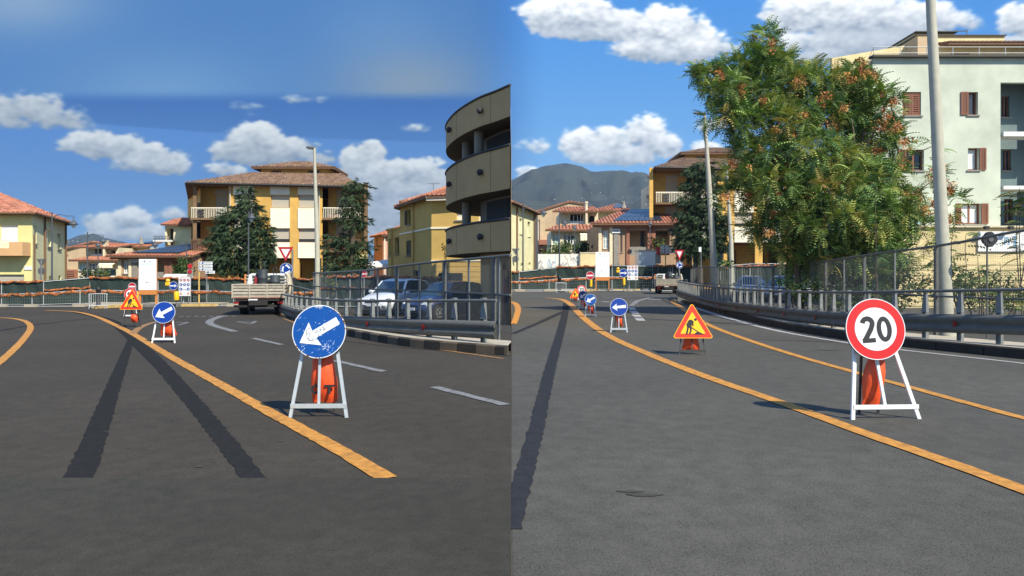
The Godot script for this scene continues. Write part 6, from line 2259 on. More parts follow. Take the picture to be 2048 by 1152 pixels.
# ---------- the ochre apartment block: built once about its own base, in photograph columns and rows of the left half at 56 m ----------
func ochre_block(label: String, bl: float, br: float, pier: String) -> Node3D:   # bl, br: how far the back corners lie left or right of the front ones
	var g := thing("ochre_apartment_block", label, "apartment building")
	var q := 56.0 / F
	var depth := 12.0
	var X := func(px: float) -> float: return (px - 545.0) * q
	var Y := func(py: float) -> float: return hh(py, 56.0)
	var z0 := 0.0
	# a wall plane in local coordinates
	var P := func(x0: float, x1: float, z: float) -> Dictionary: return {"A": Vector3(x0, 0, z), "B": Vector3(x1, 0, z), "u": Vector3.RIGHT, "n": Vector3.BACK, "L": x1 - x0}
	var R := func(W: Dictionary, x0: float, y0: float, x1: float, y1: float) -> Array: return [X.call(x0) - W.A.x, Y.call(y1), X.call(x1) - W.A.x, Y.call(y0)]
	var top: float = Y.call(366)
	# middle: flush ochre wall with three cream bays, arcade below
	var W: Dictionary = P.call(X.call(457), X.call(645), 0.0)
	var bays := [[467.5, 508.0], [541.5, 579.5], [596.5, 634.5]]
	var ops := []
	for b in bays:
		ops.append(R.call(W, b[0], 389.5, b[1], 416))
		ops.append(R.call(W, b[0], 457, b[1], 484.5))
	for a in [[458.5, 471.0], [475, 520.0], [527.0, 583.0], [598.0, 643.0]]: ops.append(R.call(W, a[0], 516.5, a[1], 602))
	for o in ops: o[1] = maxf(o[1], -3.0)
	face(g, W, -3.2, top, ops, "ochre", 0.3)
	for i in 6:
		var o: Array = ops[i]
		window(g, W, o, {"mull": 2, "deep": 0.2, "fw": 0.07, "sill": false, "glass": "glass_dark", "frame": "dark_frame", "shut": 0.97 if i % 2 == 0 else 0.76, "shutm": "shutter_grey"})
	for b in bays:
		for r in [[366.5, 389.5], [416.5, 456.5], [485, 516]]:
			var st := S()
			wbox(st, W, R.call(W, b[0] - 0.3, r[0], b[1] + 0.3, r[1]), 0.003, 0.07)
			fin(st, "cream_panel", M.panel_cream, g)
	# dark ground floor set back behind the arcade, with doors
	var st := S()
	box(st, Vector3((X.call(458) + X.call(645)) / 2, (Y.call(516) - 3.2) / 2, -3.9), Vector3(X.call(645) - X.call(458), Y.call(516) + 3.2, 0.2))
	fin(st, "arcade_wall", M.ochre, g)
	for dd in [[552, 575, "wood_brown"], [612, 634, "glass_dark"], [478, 500, "glass_dark"], [530, 548, "glass_dark"]]:
		st = S()
		box(st, Vector3((X.call(dd[0]) + X.call(dd[1])) / 2, (Y.call(528) - 1.6) / 2, -3.78), Vector3(X.call(dd[1]) - X.call(dd[0]), Y.call(528) + 1.6, 0.05))
		fin(st, "door", M[dd[2]], g)
	st = S()
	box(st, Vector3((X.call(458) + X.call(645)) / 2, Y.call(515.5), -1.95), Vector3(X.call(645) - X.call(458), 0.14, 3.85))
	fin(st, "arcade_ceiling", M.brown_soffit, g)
	for px in [459.0, 645.0]:
		st = S()
		tube(st, [Vector3(X.call(px + (2 if px < 500 else -6)), Y.call(480), 0.09), Vector3(X.call(px + (2 if px < 500 else -6)), top, 0.09)], 0.06, 8)
		fin(st, "downpipe", M.shutter_grey, g)
	# recessed balconies on both sides
	for s in [-1, 1]:
		var x0: float = X.call(382) if s < 0 else X.call(645.3)
		var x1: float = X.call(456.7) if s < 0 else X.call(724)
		var B: Dictionary = P.call(x0, x1, -1.7)
		var dops := []
		for r in [[373, 417], [455, 492]]:
			var a := 413.0 if s < 0 else 662.0
			dops.append(R.call(B, a, r[0] + 14, a + 25, r[1] + 16))
		face(g, B, -3.2, top, dops, "ochre", 0.2)
		for o in dops: window(g, B, o, {"mull": 2, "sill": false, "deep": 0.12, "frame": "dark_frame", "glass": "glass_dark", "shut": 0.98, "shutm": "shutter_grey"})
		for r in [[374.0, 386.0], [440.0, 466.0]]:
			st = S()
			wbox(st, B, R.call(B, dops[0][0] / q + x0 / q + 545.0 - 0.5, r[0], dops[0][2] / q + x0 / q + 545.0 + 0.5, r[1]), 0.003, 0.06)
			fin(st, "shutter_box", M.shutter_grey, g)
		# side walls and piers
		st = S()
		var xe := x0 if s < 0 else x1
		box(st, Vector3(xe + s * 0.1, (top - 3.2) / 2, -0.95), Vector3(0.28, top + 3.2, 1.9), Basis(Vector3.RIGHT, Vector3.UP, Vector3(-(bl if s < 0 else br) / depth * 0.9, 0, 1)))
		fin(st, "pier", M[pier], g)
		for r in [[436.0, 440.0], [500.0, 504.5]]:
			st = S()
			box(st, Vector3((x0 + x1) / 2, (Y.call(r[0]) + Y.call(r[1])) / 2, -0.75), Vector3(x1 - x0 - 0.05, Y.call(r[0]) - Y.call(r[1]), 1.88))
			var bal := fin(st, "balcony_slab", M.brown_soffit, g)
			var h0: float = Y.call(r[0])
			var h1: float = Y.call(r[0] - 20.0)
			var pale: bool = r[0] < 450
			for k in 22:
				st = S()
				var x := lerpf(x0 + 0.1, x1 - 0.1, k / 21.0)
				box(st, Vector3(x, (h0 + h1) / 2, 0.1), Vector3(0.035, h1 - h0, 0.03))
				fin(st, "baluster", M.panel_cream if pale else M.roof_under, bal)
			st = S()
			box(st, Vector3((x0 + x1) / 2, h1, 0.1), Vector3(x1 - x0 - 0.1, 0.07, 0.06))
			fin(st, "hand_rail", M.panel_cream if pale else M.roof_under, bal)
			# potted plants and boxes on the balcony
			if s < 0 and pale:
				st = S()
				for k in 3: box(st, Vector3(X.call(403), h0 + 0.12 + k * 0.22, 0.14), Vector3(0.4, 0.14, 0.2))
				fin(st, "plant_shelf", M.leg_dark, bal)
			else:
				st = S()
				for k in 5:
					var c := Vector3(lerpf(x0 + 0.5, x1 - 0.5, rng.randf()), h0 + 0.15, -0.1)
					lathe(st, [Vector2(0.1, -0.15), Vector2(0.14, 0.1), Vector2(0.1, 0.1)], Transform3D(Basis.IDENTITY, c), 8)
				fin(st, "plant_pots", M.brick_wash, bal)
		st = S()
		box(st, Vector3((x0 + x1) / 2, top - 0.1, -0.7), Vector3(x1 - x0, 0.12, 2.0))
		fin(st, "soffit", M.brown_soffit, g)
	# left flank with small boxes and a dish
	st = S()
	var xl: float = X.call(381)
	var xr: float = X.call(725)
	quad(st, Vector3(xr, -3.2, -2.0), Vector3(xr + br, -3.2, -depth), Vector3(xr + br, top, -depth), Vector3(xr, top, -2.0))
	quad(st, Vector3(xl + bl, -3.2, -depth), Vector3(xl, -3.2, -2.0), Vector3(xl, top, -2.0), Vector3(xl + bl, top, -depth))
	quad(st, Vector3(xr + br, -3.2, -depth), Vector3(xl + bl, -3.2, -depth), Vector3(xl + bl, top, -depth), Vector3(xr + br, top, -depth))
	fin(st, "wall", M.ochre, g)
	for b in [] if bl > 0.0 else [[372.0, 405.0, 6.0, 10.0, "shutter_grey"], [372.5, 450.0, 10.0, 20.0, "dark_recess"], [369, 460, 5, 26, "dark_recess"]]:
		st = S()
		box(st, Vector3(X.call(b[0] + 4), Y.call(b[1]), -2.6), Vector3(b[2] * q + 0.3, b[3] * q, 1.0))
		fin(st, "wall_box", M[b[4]], g)
	st = S()
	lathe(st, [Vector2(0.02, 0), Vector2(0.16, 0.03), Vector2(0.23, 0.1), Vector2(0.215, 0.1), Vector2(0.05, 0.03)], Transform3D(Basis(Vector3.RIGHT, 1.2), Vector3(X.call(377.5), Y.call(422), -1.6)), 16)
	fin(st, "dish_aerial", M.shutter_grey, g)
	# main roof: hip, cut by the roof storey
	var o := 0.55
	var eh: float = Y.call(365.5)
	var A := Vector3(X.call(382) - 0.1, eh - 0.05, o)
	var B := Vector3(X.call(724) + 0.1, eh - 0.32, o)
	var C := Vector3(X.call(724) + 0.1 + br, eh, -depth - o)
	var D := Vector3(X.call(382) - 0.1 + bl, eh, -depth - o)
	var rt: float = Y.call(347.0) + 0.55
	var r0 := Vector3(X.call(462), rt, -4.6)
	var r1 := Vector3(X.call(655), rt, -4.6)
	var r2 := Vector3(X.call(655) + br * 0.3, rt, -8.0)
	var r3 := Vector3(X.call(462) + bl * 0.3, rt, -8.0)
	roof(g, [[A, B, r1, r0], [B, C, r2, r1], [C, D, r3, r2], [D, A, r0, r3], [r0, r1, r2, r3]], "roof_brown", 0.16, 0.27, 0.45)
	st = S()
	tube(st, [A + Vector3(0, -0.04, 0.06), B + Vector3(0, -0.04, 0.06)], 0.07, 6)
	tube(st, [A + Vector3(-0.04, -0.04, 0.06), D + Vector3(-0.04, -0.04, 0.06)], 0.07, 6)
	fin(st, "gutter", M.leg_dark, g)
	# roof storey
	var s0: float = (X.call(483.0)) * (56.0 + 5.0) / 56.0
	var s1: float = (X.call(617.0)) * (56.0 + 5.0) / 56.0
	var S0: Dictionary = P.call(s0, s1, -5.0)
	var st_top: float = hh(337.0, 61.0)
	var so := []
	for w in [[503.0, 523.0], [577.0, 600.0]]: so.append([(w[0] - 545) * 61.0 / F - s0, hh(347.0, 61.0), (w[1] - 545) * 61.0 / F - s0, hh(341.0, 61.0)])
	face(g, S0, rt - 0.6, st_top, so, "ochre", 0.3)
	for w in so: window(g, S0, w, {"mull": 2, "sill": false, "glass": "glass_dark", "frame": "dark_frame", "deep": 0.2})
	shell(g, [Vector3(s0, 0, -5), Vector3(s1, 0, -5), Vector3(s1, 0, -9), Vector3(s0, 0, -9)], rt - 0.6, st_top, "ochre", [0])
	var e := 0.6
	var fa := hip(Vector3(s0 - e, st_top + 0.04, -5 + e), Vector3(s1 + e, st_top + 0.04, -5 + e), Vector3(s1 + e, st_top + 0.04, -9 - e), Vector3(s0 - e, st_top + 0.04, -9 - e), hh(321.0, 63.0) - st_top - 0.15, 0.42)
	roof(g, fa, "roof_brown", 0.12, 0.27, 0.45)
	st = S()
	for k in 34:
		var x := lerpf(s0 - e + 0.05, s1 + e - 0.05, k / 33.0)
		box(st, Vector3(x, st_top - 0.03, -5 + e * 0.55), Vector3(0.06, 0.09, e * 0.86))
	stuff(fin(st, "rafter_ends", M.panel_cream, g))
	return g

func aerial(g: Node3D, p: Vector3, h: float) -> void:
	var st := S()
	tube(st, [p, p + Vector3.UP * h], 0.02, 5)
	tube(st, [p + Vector3(-0.35, h * 0.95, 0), p + Vector3(0.35, h * 0.97, 0)], 0.014, 4)
	for k in 6: tube(st, [p + Vector3(-0.33 + k * 0.13, h * 0.96, -0.2), p + Vector3(-0.33 + k * 0.13, h * 0.96, 0.2)], 0.009, 4)
	fin(st, "aerial", M.steel, g)

func build_left_buildings() -> void:
	rng.seed = 70
	var one := func(v: float) -> float: return v
	yellow_house(one, one, 42.5, 51.0, 1.0, "yellow two storey house with a peach balcony and red hip roof, at the left edge")
	gable_house(one, one, 74.0, 1.0, "plain beige gable end house behind the yellow one, left half")
	cream_house(one, one, 62.0, 1.0, "cream house with red roofs, tall chimney and cream awning, left half")
	solar_house(one, one, 54.5, 1.0, "low tan house with solar panels behind the left notice board")
	slim_house(one, one, 64.0, 1.0, "pale house with a small balcony squeezed beside the left block")
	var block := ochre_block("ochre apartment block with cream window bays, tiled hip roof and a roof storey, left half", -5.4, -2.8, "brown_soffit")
	block.position = gd(545, 56)
	block = ochre_block("larger ochre apartment block half hidden by the leafy tree, right half", 2.3, 1.0, "ochre")
	block.transform = Transform3D(Basis.IDENTITY.scaled(Vector3.ONE * 1.55), Vector3(26.0, 0.94, -87.0))
	# copies of the far houses as they stand in the right half
	var hx := func(v: float) -> float: return 0.825 * v + 960.6
	var hy := func(v: float) -> float: return 0.97 * v - 9.5
	yellow_house(hx, hy, 81.0, 96.0, 1.55, "yellow house with a red roof at the middle of the picture, right half")
	var fx := func(v: float) -> float: return 1.16 * v + 921.4
	var fy := func(v: float) -> float: return 1.42 * v - 279.0
	gable_house(func(v: float) -> float: return 1.2 * v + 916.0, func(v: float) -> float: return 1.42 * v - 285.0, 122.0, 1.7, "plain beige gable end house behind the yellow one, right half")
	cream_house(fx, fy, 104.0, 1.75, "cream house with red roofs and arched window, right half")
	solar_house(func(v: float) -> float: return 1.06 * v + 945.0, fy, 85.5, 1.5, "low house with brick pilasters and solar panels, right half")
	slim_house(func(v: float) -> float: return 0.6 * v + 1110.0, func(v: float) -> float: return 1.5 * v - 314.0, 108.0, 1.8, "slim white house end beside the right block")
	# graffiti wall and container before the right houses
	O = Vector3.ZERO
	var d := 84.0
	var a := gd(1076, d)
	var b := gd(1160, d)
	var g := wthing("graffiti_wall", "grey wall covered in faded graffiti before the right shrubs", "wall", (a + b) / 2)
	var im := Image.create(256, 64, false, Image.FORMAT_RGB8)
	im.fill(Color(0.86, 0.86, 0.82))
	var r := RandomNumberGenerator.new()
	r.seed = 8
	for k in 110:
		var c: Color = [Color(0.55, 0.72, 0.82), Color(0.6, 0.62, 0.64), Color(0.92, 0.92, 0.9), Color(0.75, 0.7, 0.62), Color(0.5, 0.52, 0.55), Color(0.62, 0.8, 0.88)][r.randi() % 6]
		var x := r.randf() * 256.0
		var y := 20.0 + r.randf() * 44.0
		var t := r.randf() * TAU
		for m in r.randi_range(10, 40):
			t += r.randf_range(-0.5, 0.5)
			x += cos(t) * 1.6
			y += sin(t) * 1.0
			im.fill_rect(Rect2i(int(x), int(y), 3, 3).intersection(Rect2i(0, 0, 256, 64)), c)
	var gm := mat("graffiti_print", Color.WHITE, 0.85)
	gm.albedo_texture = ImageTexture.create_from_image(im)
	var W := plane_of(a, b)
	var h := hh(508, d)
	var st := S()
	box(st, (a + b) / 2 + Vector3(0, h / 2, -0.15), Vector3(W.L, h, 0.3), Basis(W.u, Vector3.UP, W.u.cross(Vector3.UP)))
	fin(st, "wall", M.graffiti, g)
	st = S()
	uquad(st, a + Vector3(0, 0, 0.005), b + Vector3(0, 0, 0.005), b + Vector3(0, h, 0.005), a + Vector3(0, h, 0.005))
	fin(st, "paint", gm, g)
	b = gd(1160.5, d - 0.3)
	var c := gd(1192, d - 0.3)
	g = wthing("yellow_wall", "plain pale yellow wall between the graffiti and the right notice board", "wall", (b + c) / 2)
	st = S()
	box(st, (b + c) / 2 + Vector3(0, hh(507, d) / 2, 0), Vector3(b.distance_to(c), hh(507, d), 0.3))
	fin(st, "wall", M.cream_yellow, g)
	st = S()
	box(st, (b + c) / 2 + Vector3(0, hh(507, d) + 0.06, 0), Vector3(b.distance_to(c) + 0.1, 0.12, 0.4))
	fin(st, "coping", M.cream, g)
	d = 80.5
	g = thing("container", "white site container before the right low house", "container", gd(1296, d))
	st = S()
	var cw := 36.0 * d / F
	var chh := hh(502, d)
	box(st, Vector3(0, chh / 2, -1.2), Vector3(cw, chh, 2.4))
	fin(st, "body", M.white_frame, g)
	st = S()
	for k in 14: box(st, Vector3(lerpf(-cw / 2, cw / 2, (k + 0.5) / 14), chh * 0.48, 0.02), Vector3(cw / 40, chh * 0.9, 0.05))
	stuff(fin(st, "ribs", M.white_frame, g))
	st = S()
	box(st, Vector3(0, chh + 0.05, -1.2), Vector3(cw + 0.2, 0.1, 2.6))
	fin(st, "roof", M.shutter_grey, g)
	d = 43.0
	g = thing("container", "white van-like site box behind the left green fence", "container", gd(343, d))
	st = S()
	rbox(st, Vector3(0, hh(548, d) / 2, -0.9), Vector3(36.0 * d / F, hh(548, d), 1.8), 0.12)
	fin(st, "body", M.white_frame, g)
	st = S()
	box(st, Vector3(0, hh(548, d) * 0.6, 0.02), Vector3(20.0 * d / F, 0.3, 0.02))
	fin(st, "pane", M.glass, g)

	# pink house
	d = 62.0
	var L := gd(748, d)
	var C := gd(766, d - 3)
	var E := gd(800, d - 2)
	g = wthing("pink_house", "small pink house between the right cedar of the left half and the ochre house", "house", C)
	var H := hh(470, d - 3)
	var Wl := plane_of(L, C)
	var o1 := rect(Wl, 752, 490, 756, 476)
	face(g, Wl, 0, H, [o1], "pink")
	window(g, Wl, o1, {"mull": 1, "glass": "glass_dark", "deep": 0.12})
	face(g, plane_of(C, E), 0, H, [], "pink")
	pipe(g, plane_of(C, E), 0.1, 0, H, "panel_cream")
	shell(g, [L, C, E, E + Vector3(0, 0, -6), L + Vector3(0, 0, -5)], 0, H, "pink", [0, 1])
	var ap := Vector3(E.x, H + 0.9, E.z - 1.0)
	roof(g, [[L + Vector3(-0.3, H, 0.2), C + Vector3(0, H, 0.4), ap], [C + Vector3(0, H, 0.4), E + Vector3(0.4, H, 0.4), ap]], "roof_red", 0.1)
	aerial(g, ap, 1.0)
	# ochre house, shaded side and sunlit front
	var Dk := gd(800, 46.0)
	C = gd(863, 40.0)
	E = Vector3(-1.45, 0, -39.2)
	g = wthing("ochre_house", "ochre two storey house with a cream band behind the curved building, left half", "house", C)
	H = hh(394, 40.0)
	Wl = plane_of(Dk, C)
	var Wr := plane_of(C, E)
	o1 = rect(Wl, 814.5, 449, 821, 420)
	var o2 := rect(Wl, 812, 511, 822, 481)
	var o3 := rect(Wl, 827, 560, 840, 541)
	o3[1] = maxf(o3[1], 0.2)
	face(g, Wl, 0, H, [o1, o2, o3], "ochre_deep")
	window(g, Wl, o1, {"mull": 1, "glass": "glass_dark", "frame": "dark_frame", "left": 0.4, "leafm": "shutter_dark"})
	window(g, Wl, o2, {"mull": 2, "glass": "glass_dark", "frame": "dark_frame", "leaf": 1, "leafm": "shutter_dark"})
	window(g, Wl, o3, {"mull": 1, "glass": "glass_dark", "frame": "dark_frame"})
	var f1 := rect(Wr, 912.5, 440, 929, 415)
	var f2 := rect(Wr, 957, 442, 966, 418)
	face(g, Wr, 0, H, [f1, f2], "ochre_deep")
	window(g, Wr, f1, {"mull": 2, "shut": 0.99, "shutm": "panel_cream"})
	window(g, Wr, f2, {"mull": 2, "shut": 0.5, "shutm": "panel_cream"})
	for W2 in [Wl, Wr]:
		st = S()
		wbox(st, W2, [0, hh(458, 40), W2.L, hh(454.5, 40)], 0.003, 0.05)
		fin(st, "string_course", M.panel_cream, g)
	pipe(g, Wl, wu(Wl, 828.5), 0, H, "ochre_deep", 0.05)
	st = S()
	wbox(st, Wr, [0, hh(523, 40), Wr.L, hh(520.5, 40)], 0.003, 0.07)
	fin(st, "string_course", M.panel_cream, g)
	for rr in 8:   # banded lower wall
		st = S()
		wbox(st, Wr, [0.03, lerpf(0.15, hh(524, 40), rr / 8.0) + 0.02, Wr.L, lerpf(0.15, hh(524, 40), (rr + 1) / 8.0)], 0.003, 0.035)
		fin(st, "stone_course", M.ochre_deep, g)
	st = S()
	wbox(st, Wr, [wu(Wr, 879), 0.05, wu(Wr, 926), hh(546, 40)], 0.04, 0.12)
	fin(st, "shop_front", M.black, g)
	st = S()
	ring_plate(st, ngon(24, 0.17), ngon(24, 0.145), Transform3D(Basis.IDENTITY, wp(Wr, wu(Wr, 895), hh(557, 40), 0.12)), 0.0, 0.01)
	box(st, wp(Wr, wu(Wr, 895), hh(557, 40), 0.125), Vector3(0.2, 0.05, 0.01))
	fin(st, "emblem", M.shutter_grey, g)
	var Bk := Dk + Vector3(1.0, 0, -7)
	shell(g, [Dk, C, E, E + Vector3(0, 0, -9), Bk], 0, H, "ochre_deep", [0, 1])
	ap = Vector3(-3.4, hh(366, 44), -44.5)
	var EH := H + 0.02
	roof(g, [[Dk + Vector3(-0.35, EH, 0.1), C + Vector3(-0.25, EH, 0.45), ap], [C + Vector3(-0.25, EH, 0.45), E + Vector3(0.3, EH, 0.45), ap + Vector3(1.6, 0, 0), ap], [E + Vector3(0.3, EH, 0.45), E + Vector3(0.3, EH, -9), ap + Vector3(1.6, 0, 0)], [E + Vector3(0.3, EH, -9), Bk + Vector3(0, EH, 0), ap, ap + Vector3(1.6, 0, 0)], [Bk + Vector3(0, EH, 0), Dk + Vector3(-0.35, EH, 0.1), ap]], "roof_red", 0.14, 0.25, 0.42)
	st = S()
	tube(st, [Dk + Vector3(-0.3, H - 0.05, 0.12), C + Vector3(-0.2, H - 0.05, 0.46)], 0.07, 6)
	fin(st, "gutter", M.brown_pipe, g)
	st = S()
	bar(st, C + Vector3(-0.2, H - 0.12, 0.2), E + Vector3(0.2, H - 0.12, 0.2), 0.4, 0.22)
	fin(st, "cornice", M.panel_cream, g)
	aerial(g, at(867, 384, 43.0), 0.5)
	# annex on its left
	L = gd(775, 49.0)
	C = gd(801, 46.5)
	g = wthing("annex", "lower ochre annex with tall openings beside the ochre house, left half", "house", C)
	H = hh(459, 47.5)
	Wl = plane_of(L, C)
	o1 = rect(Wl, 778, 511, 783.5, 477)
	o2 = rect(Wl, 789, 508, 798, 475)
	face(g, Wl, 0, H, [o1, o2], "ochre_deep", 0.3)
	window(g, Wl, o1, {"mull": 1, "glass": "glass_dark", "frame": "dark_frame", "deep": 0.25})
	window(g, Wl, o2, {"mull": 1, "glass": "glass_pale", "frame": "dark_frame", "deep": 0.25, "rows": 2, "shut": 0.4, "shutm": "shutter_dark"})
	pipe(g, Wl, wu(Wl, 785.5), 0, H, "ochre_deep", 0.045)
	shell(g, [L, C, C + Vector3(0.5, 0, -5), L + Vector3(0, 0, -5)], 0, H, "ochre_deep", [0])
	st = S()
	slab(st, [L + Vector3(-0.1, H + 0.12, 0.1), C + Vector3(0, H + 0.12, 0.1), C + Vector3(0.5, H + 0.12, -5), L + Vector3(-0.1, H + 0.12, -5)], 0.12)
	fin(st, "roof", M.ochre_deep, g)
	# white canopy and low yellow wall
	d = 45.0
	g = wthing("canopy", "long white awning roof below the pink house, left half", "canopy", gd(757, d))
	st = S()
	slab(st, [at(734, 532.5, d - 0.8), at(776, 529, d - 0.8), at(776, 518.5, d + 0.8), at(737, 524.5, d + 0.8)], 0.12)
	fin(st, "cloth", M.white_frame, g)
	for px in [738.0, 756.0, 774.0]:
		st = S()
		tube(st, [gd(px, d), at(px, 528, d)], 0.04, 6)
		fin(st, "post", M.steel, g)
	d = 50.0
	g = wthing("yellow_wall", "short sunlit yellow wall behind the right cedar, left half", "wall", gd(722, d))
	st = S()
	box(st, gd(722, d) + Vector3(0, hh(507, d) / 2, 0), Vector3(24 * d / F, hh(507, d), 0.3))
	fin(st, "wall", M.pale_yellow, g)
	st = S()
	box(st, gd(722, d) + Vector3(0, hh(507, d) + 0.06, 0), Vector3(25 * d / F, 0.12, 0.38))
	fin(st, "coping", M.ochre_deep, g)
	O = Vector3.ZERO

func build_curved() -> void:
	# the curved concrete building at the middle of the picture
	var plan := smooth_path([Vector3(-0.6, 0, -35.5), Vector3(-1.9, 0, -34.6), Vector3(-2.62, 0, -32.6), Vector3(-2.68, 0, -30.4), Vector3(-2.3, 0, -28.4), Vector3(-1.74, 0, -26.7), Vector3(-1.1, 0, -25.3), Vector3(-0.52, 0, -24.4), Vector3(-0.06, 0, -23.6)], 6)
	var inn := offset_path(plan, -1.0)
	for i in inn.size(): inn[i].x = minf(inn[i].x, -0.05)
	var g := wthing("curved_building", "curved olive concrete building with three stacked balcony bands, right edge of the left half", "building", Vector3(-0.9, 0, -29))
	var end := [Vector3(-0.03, 0, -23.6), Vector3(-0.03, 0, -35.5)]
	for b in [[2.36, 3.36, 0.0], [4.33, 5.69, 0.0], [6.6, 7.56, 0.0]]:
		var st := S()
		st.set_smooth_group(1)
		strip_wall(st, plan, b[0], b[1])
		st.set_smooth_group(-1)
		var lip := offset_path(plan, -0.16)
		for i in lip.size(): lip[i].x = minf(lip[i].x, -0.05)
		for i in plan.size() - 1:   # cap and inside of the parapet
			quad(st, plan[i] + Vector3.UP * b[1], plan[i + 1] + Vector3.UP * b[1], lip[i + 1] + Vector3.UP * b[1], lip[i] + Vector3.UP * b[1])
			quad(st, lip[i + 1] + Vector3.UP * (b[0] + 0.3), lip[i] + Vector3.UP * (b[0] + 0.3), lip[i] + Vector3.UP * b[1], lip[i + 1] + Vector3.UP * b[1])
		var par := fin(st, "balcony_band", M.curved_concrete, g)
		st = S()
		var fl := plan.duplicate()
		fl.append(Vector3(-0.03, 0, -35.5))
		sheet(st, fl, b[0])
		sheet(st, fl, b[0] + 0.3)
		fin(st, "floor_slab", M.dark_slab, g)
		st = S()
		tube(st, plan.map(func(p): return p + Vector3.UP * (b[1] + 0.02)), 0.045, 6)
		fin(st, "parapet_edge", M.dark_recess, par)
		for i in [17, 27, 40]:
			if i >= plan.size() - 1: continue
			var t0: Vector3 = (plan[i + 1] - plan[i]).normalized()
			st = S()
			box(st, plan[i] + Vector3.UP * (b[0] + b[1]) / 2, Vector3(0.01, b[1] - b[0] - 0.02, 0.012), Basis(t0, Vector3.UP, t0.cross(Vector3.UP)))
			fin(st, "formwork_joint", M.dark_slab, par)
		# round lamps on the band
		for i in [24, 37]:
			var p: Vector3 = plan[i]
			var t: Vector3 = (plan[i + 1] - plan[i]).normalized()
			var n := t.cross(Vector3.UP)
			if n.dot(Vector3(-1, 0, 0.4)) < 0: n = -n
			st = S()
			var c := p + Vector3.UP * lerpf(b[0], b[1], 0.52) + n * 0.1
			lathe(st, [Vector2(0.03, -0.1), Vector2(0.1, -0.06), Vector2(0.11, 0.03), Vector2(0.05, 0.09)], Transform3D(Basis(Vector3.UP.cross(n), n, Vector3.UP) , c), 10)
			box(st, c + Vector3(0, -0.07, 0) + n * 0.03, Vector3(0.06, 0.1, 0.06))
			fin(st, "wall_lamp", M.dark_recess, par)
	# set back walls of each storey, with dark openings
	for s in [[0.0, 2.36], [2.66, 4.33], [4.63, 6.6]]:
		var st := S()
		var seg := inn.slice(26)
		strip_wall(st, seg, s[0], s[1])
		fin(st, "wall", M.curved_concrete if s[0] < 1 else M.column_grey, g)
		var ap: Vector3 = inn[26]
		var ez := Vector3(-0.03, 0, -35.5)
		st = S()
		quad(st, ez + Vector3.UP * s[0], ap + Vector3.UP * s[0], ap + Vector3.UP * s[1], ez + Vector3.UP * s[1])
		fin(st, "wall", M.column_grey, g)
		if s[0] > 1:
			st = S()
			var o0: Vector3 = inn[30]
			var o1: Vector3 = inn[44]
			var n := (o1 - o0).cross(Vector3.UP).normalized()
			if n.x > 0: n = -n
			for k in range(29, 45):
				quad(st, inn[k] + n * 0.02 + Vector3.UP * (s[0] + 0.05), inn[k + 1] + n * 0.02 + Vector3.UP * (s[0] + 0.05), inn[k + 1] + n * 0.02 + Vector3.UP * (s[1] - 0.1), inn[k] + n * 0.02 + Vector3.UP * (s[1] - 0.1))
			fin(st, "dark_glazing", M.dark_recess, g)
	# columns
	for q in [[933.0, 28.2, 2.66, 4.33], [933.0, 28.2, 4.63, 6.6], [958.0, 26.2, 4.63, 6.6]]:
		var st := S()
		var p := gd(q[0], q[1])
		lathe(st, [Vector2(0.17, q[2]), Vector2(0.17, q[3])], Transform3D(Basis.IDENTITY, p), 18)
		fin(st, "column", M.column_grey, g)
	var st := S()
	quad(st, Vector3(-0.03, 0, -23.6), Vector3(-0.03, 0, -35.5), Vector3(-0.03, 7.56, -35.5), Vector3(-0.03, 7.56, -23.6))
	fin(st, "party_wall", M.curved_concrete, g)
	# ground floor: tiled wall, door and shop window
	var W := {"A": inn[34], "B": inn[48], "u": (inn[48] - inn[34]).normalized(), "n": Vector3.ZERO, "L": inn[34].distance_to(inn[48])}
	W.n = W.u.cross(Vector3.UP)
	if W.n.dot(Vector3(-1, 0, 0.5)) < 0: W.n = -W.n
	for k in 12:
		st = S()
		wbox(st, W, [0.0, k * 0.16 + 0.05, W.L * 0.32, k * 0.16 + 0.2], 0.02, 0.05)
		fin(st, "tile_course", M.curved_concrete, g)
	st = S()
	wbox(st, W, [W.L * 0.36, 0.0, W.L * 0.66, 1.75], 0.03, 0.08)
	fin(st, "door", M.wood_brown, g)
	st = S()
	wbox(st, W, [W.L * 0.7, 0.3, W.L * 0.98, 1.75], 0.03, 0.08)
	fin(st, "shop_window", M.glass_dark, g)
	st = S()
	for k in 9: wbox(st, W, [W.L * (0.7 + 0.28 * k / 9.0), 0.9, W.L * (0.7 + 0.28 * (k + 0.7) / 9.0), 1.0 + 0.3 * absf(sin(k * 1.9))], 0.082, 0.09)
	fin(st, "red_window_sticker", M.lamp_red, g)
	O = Vector3.ZERO

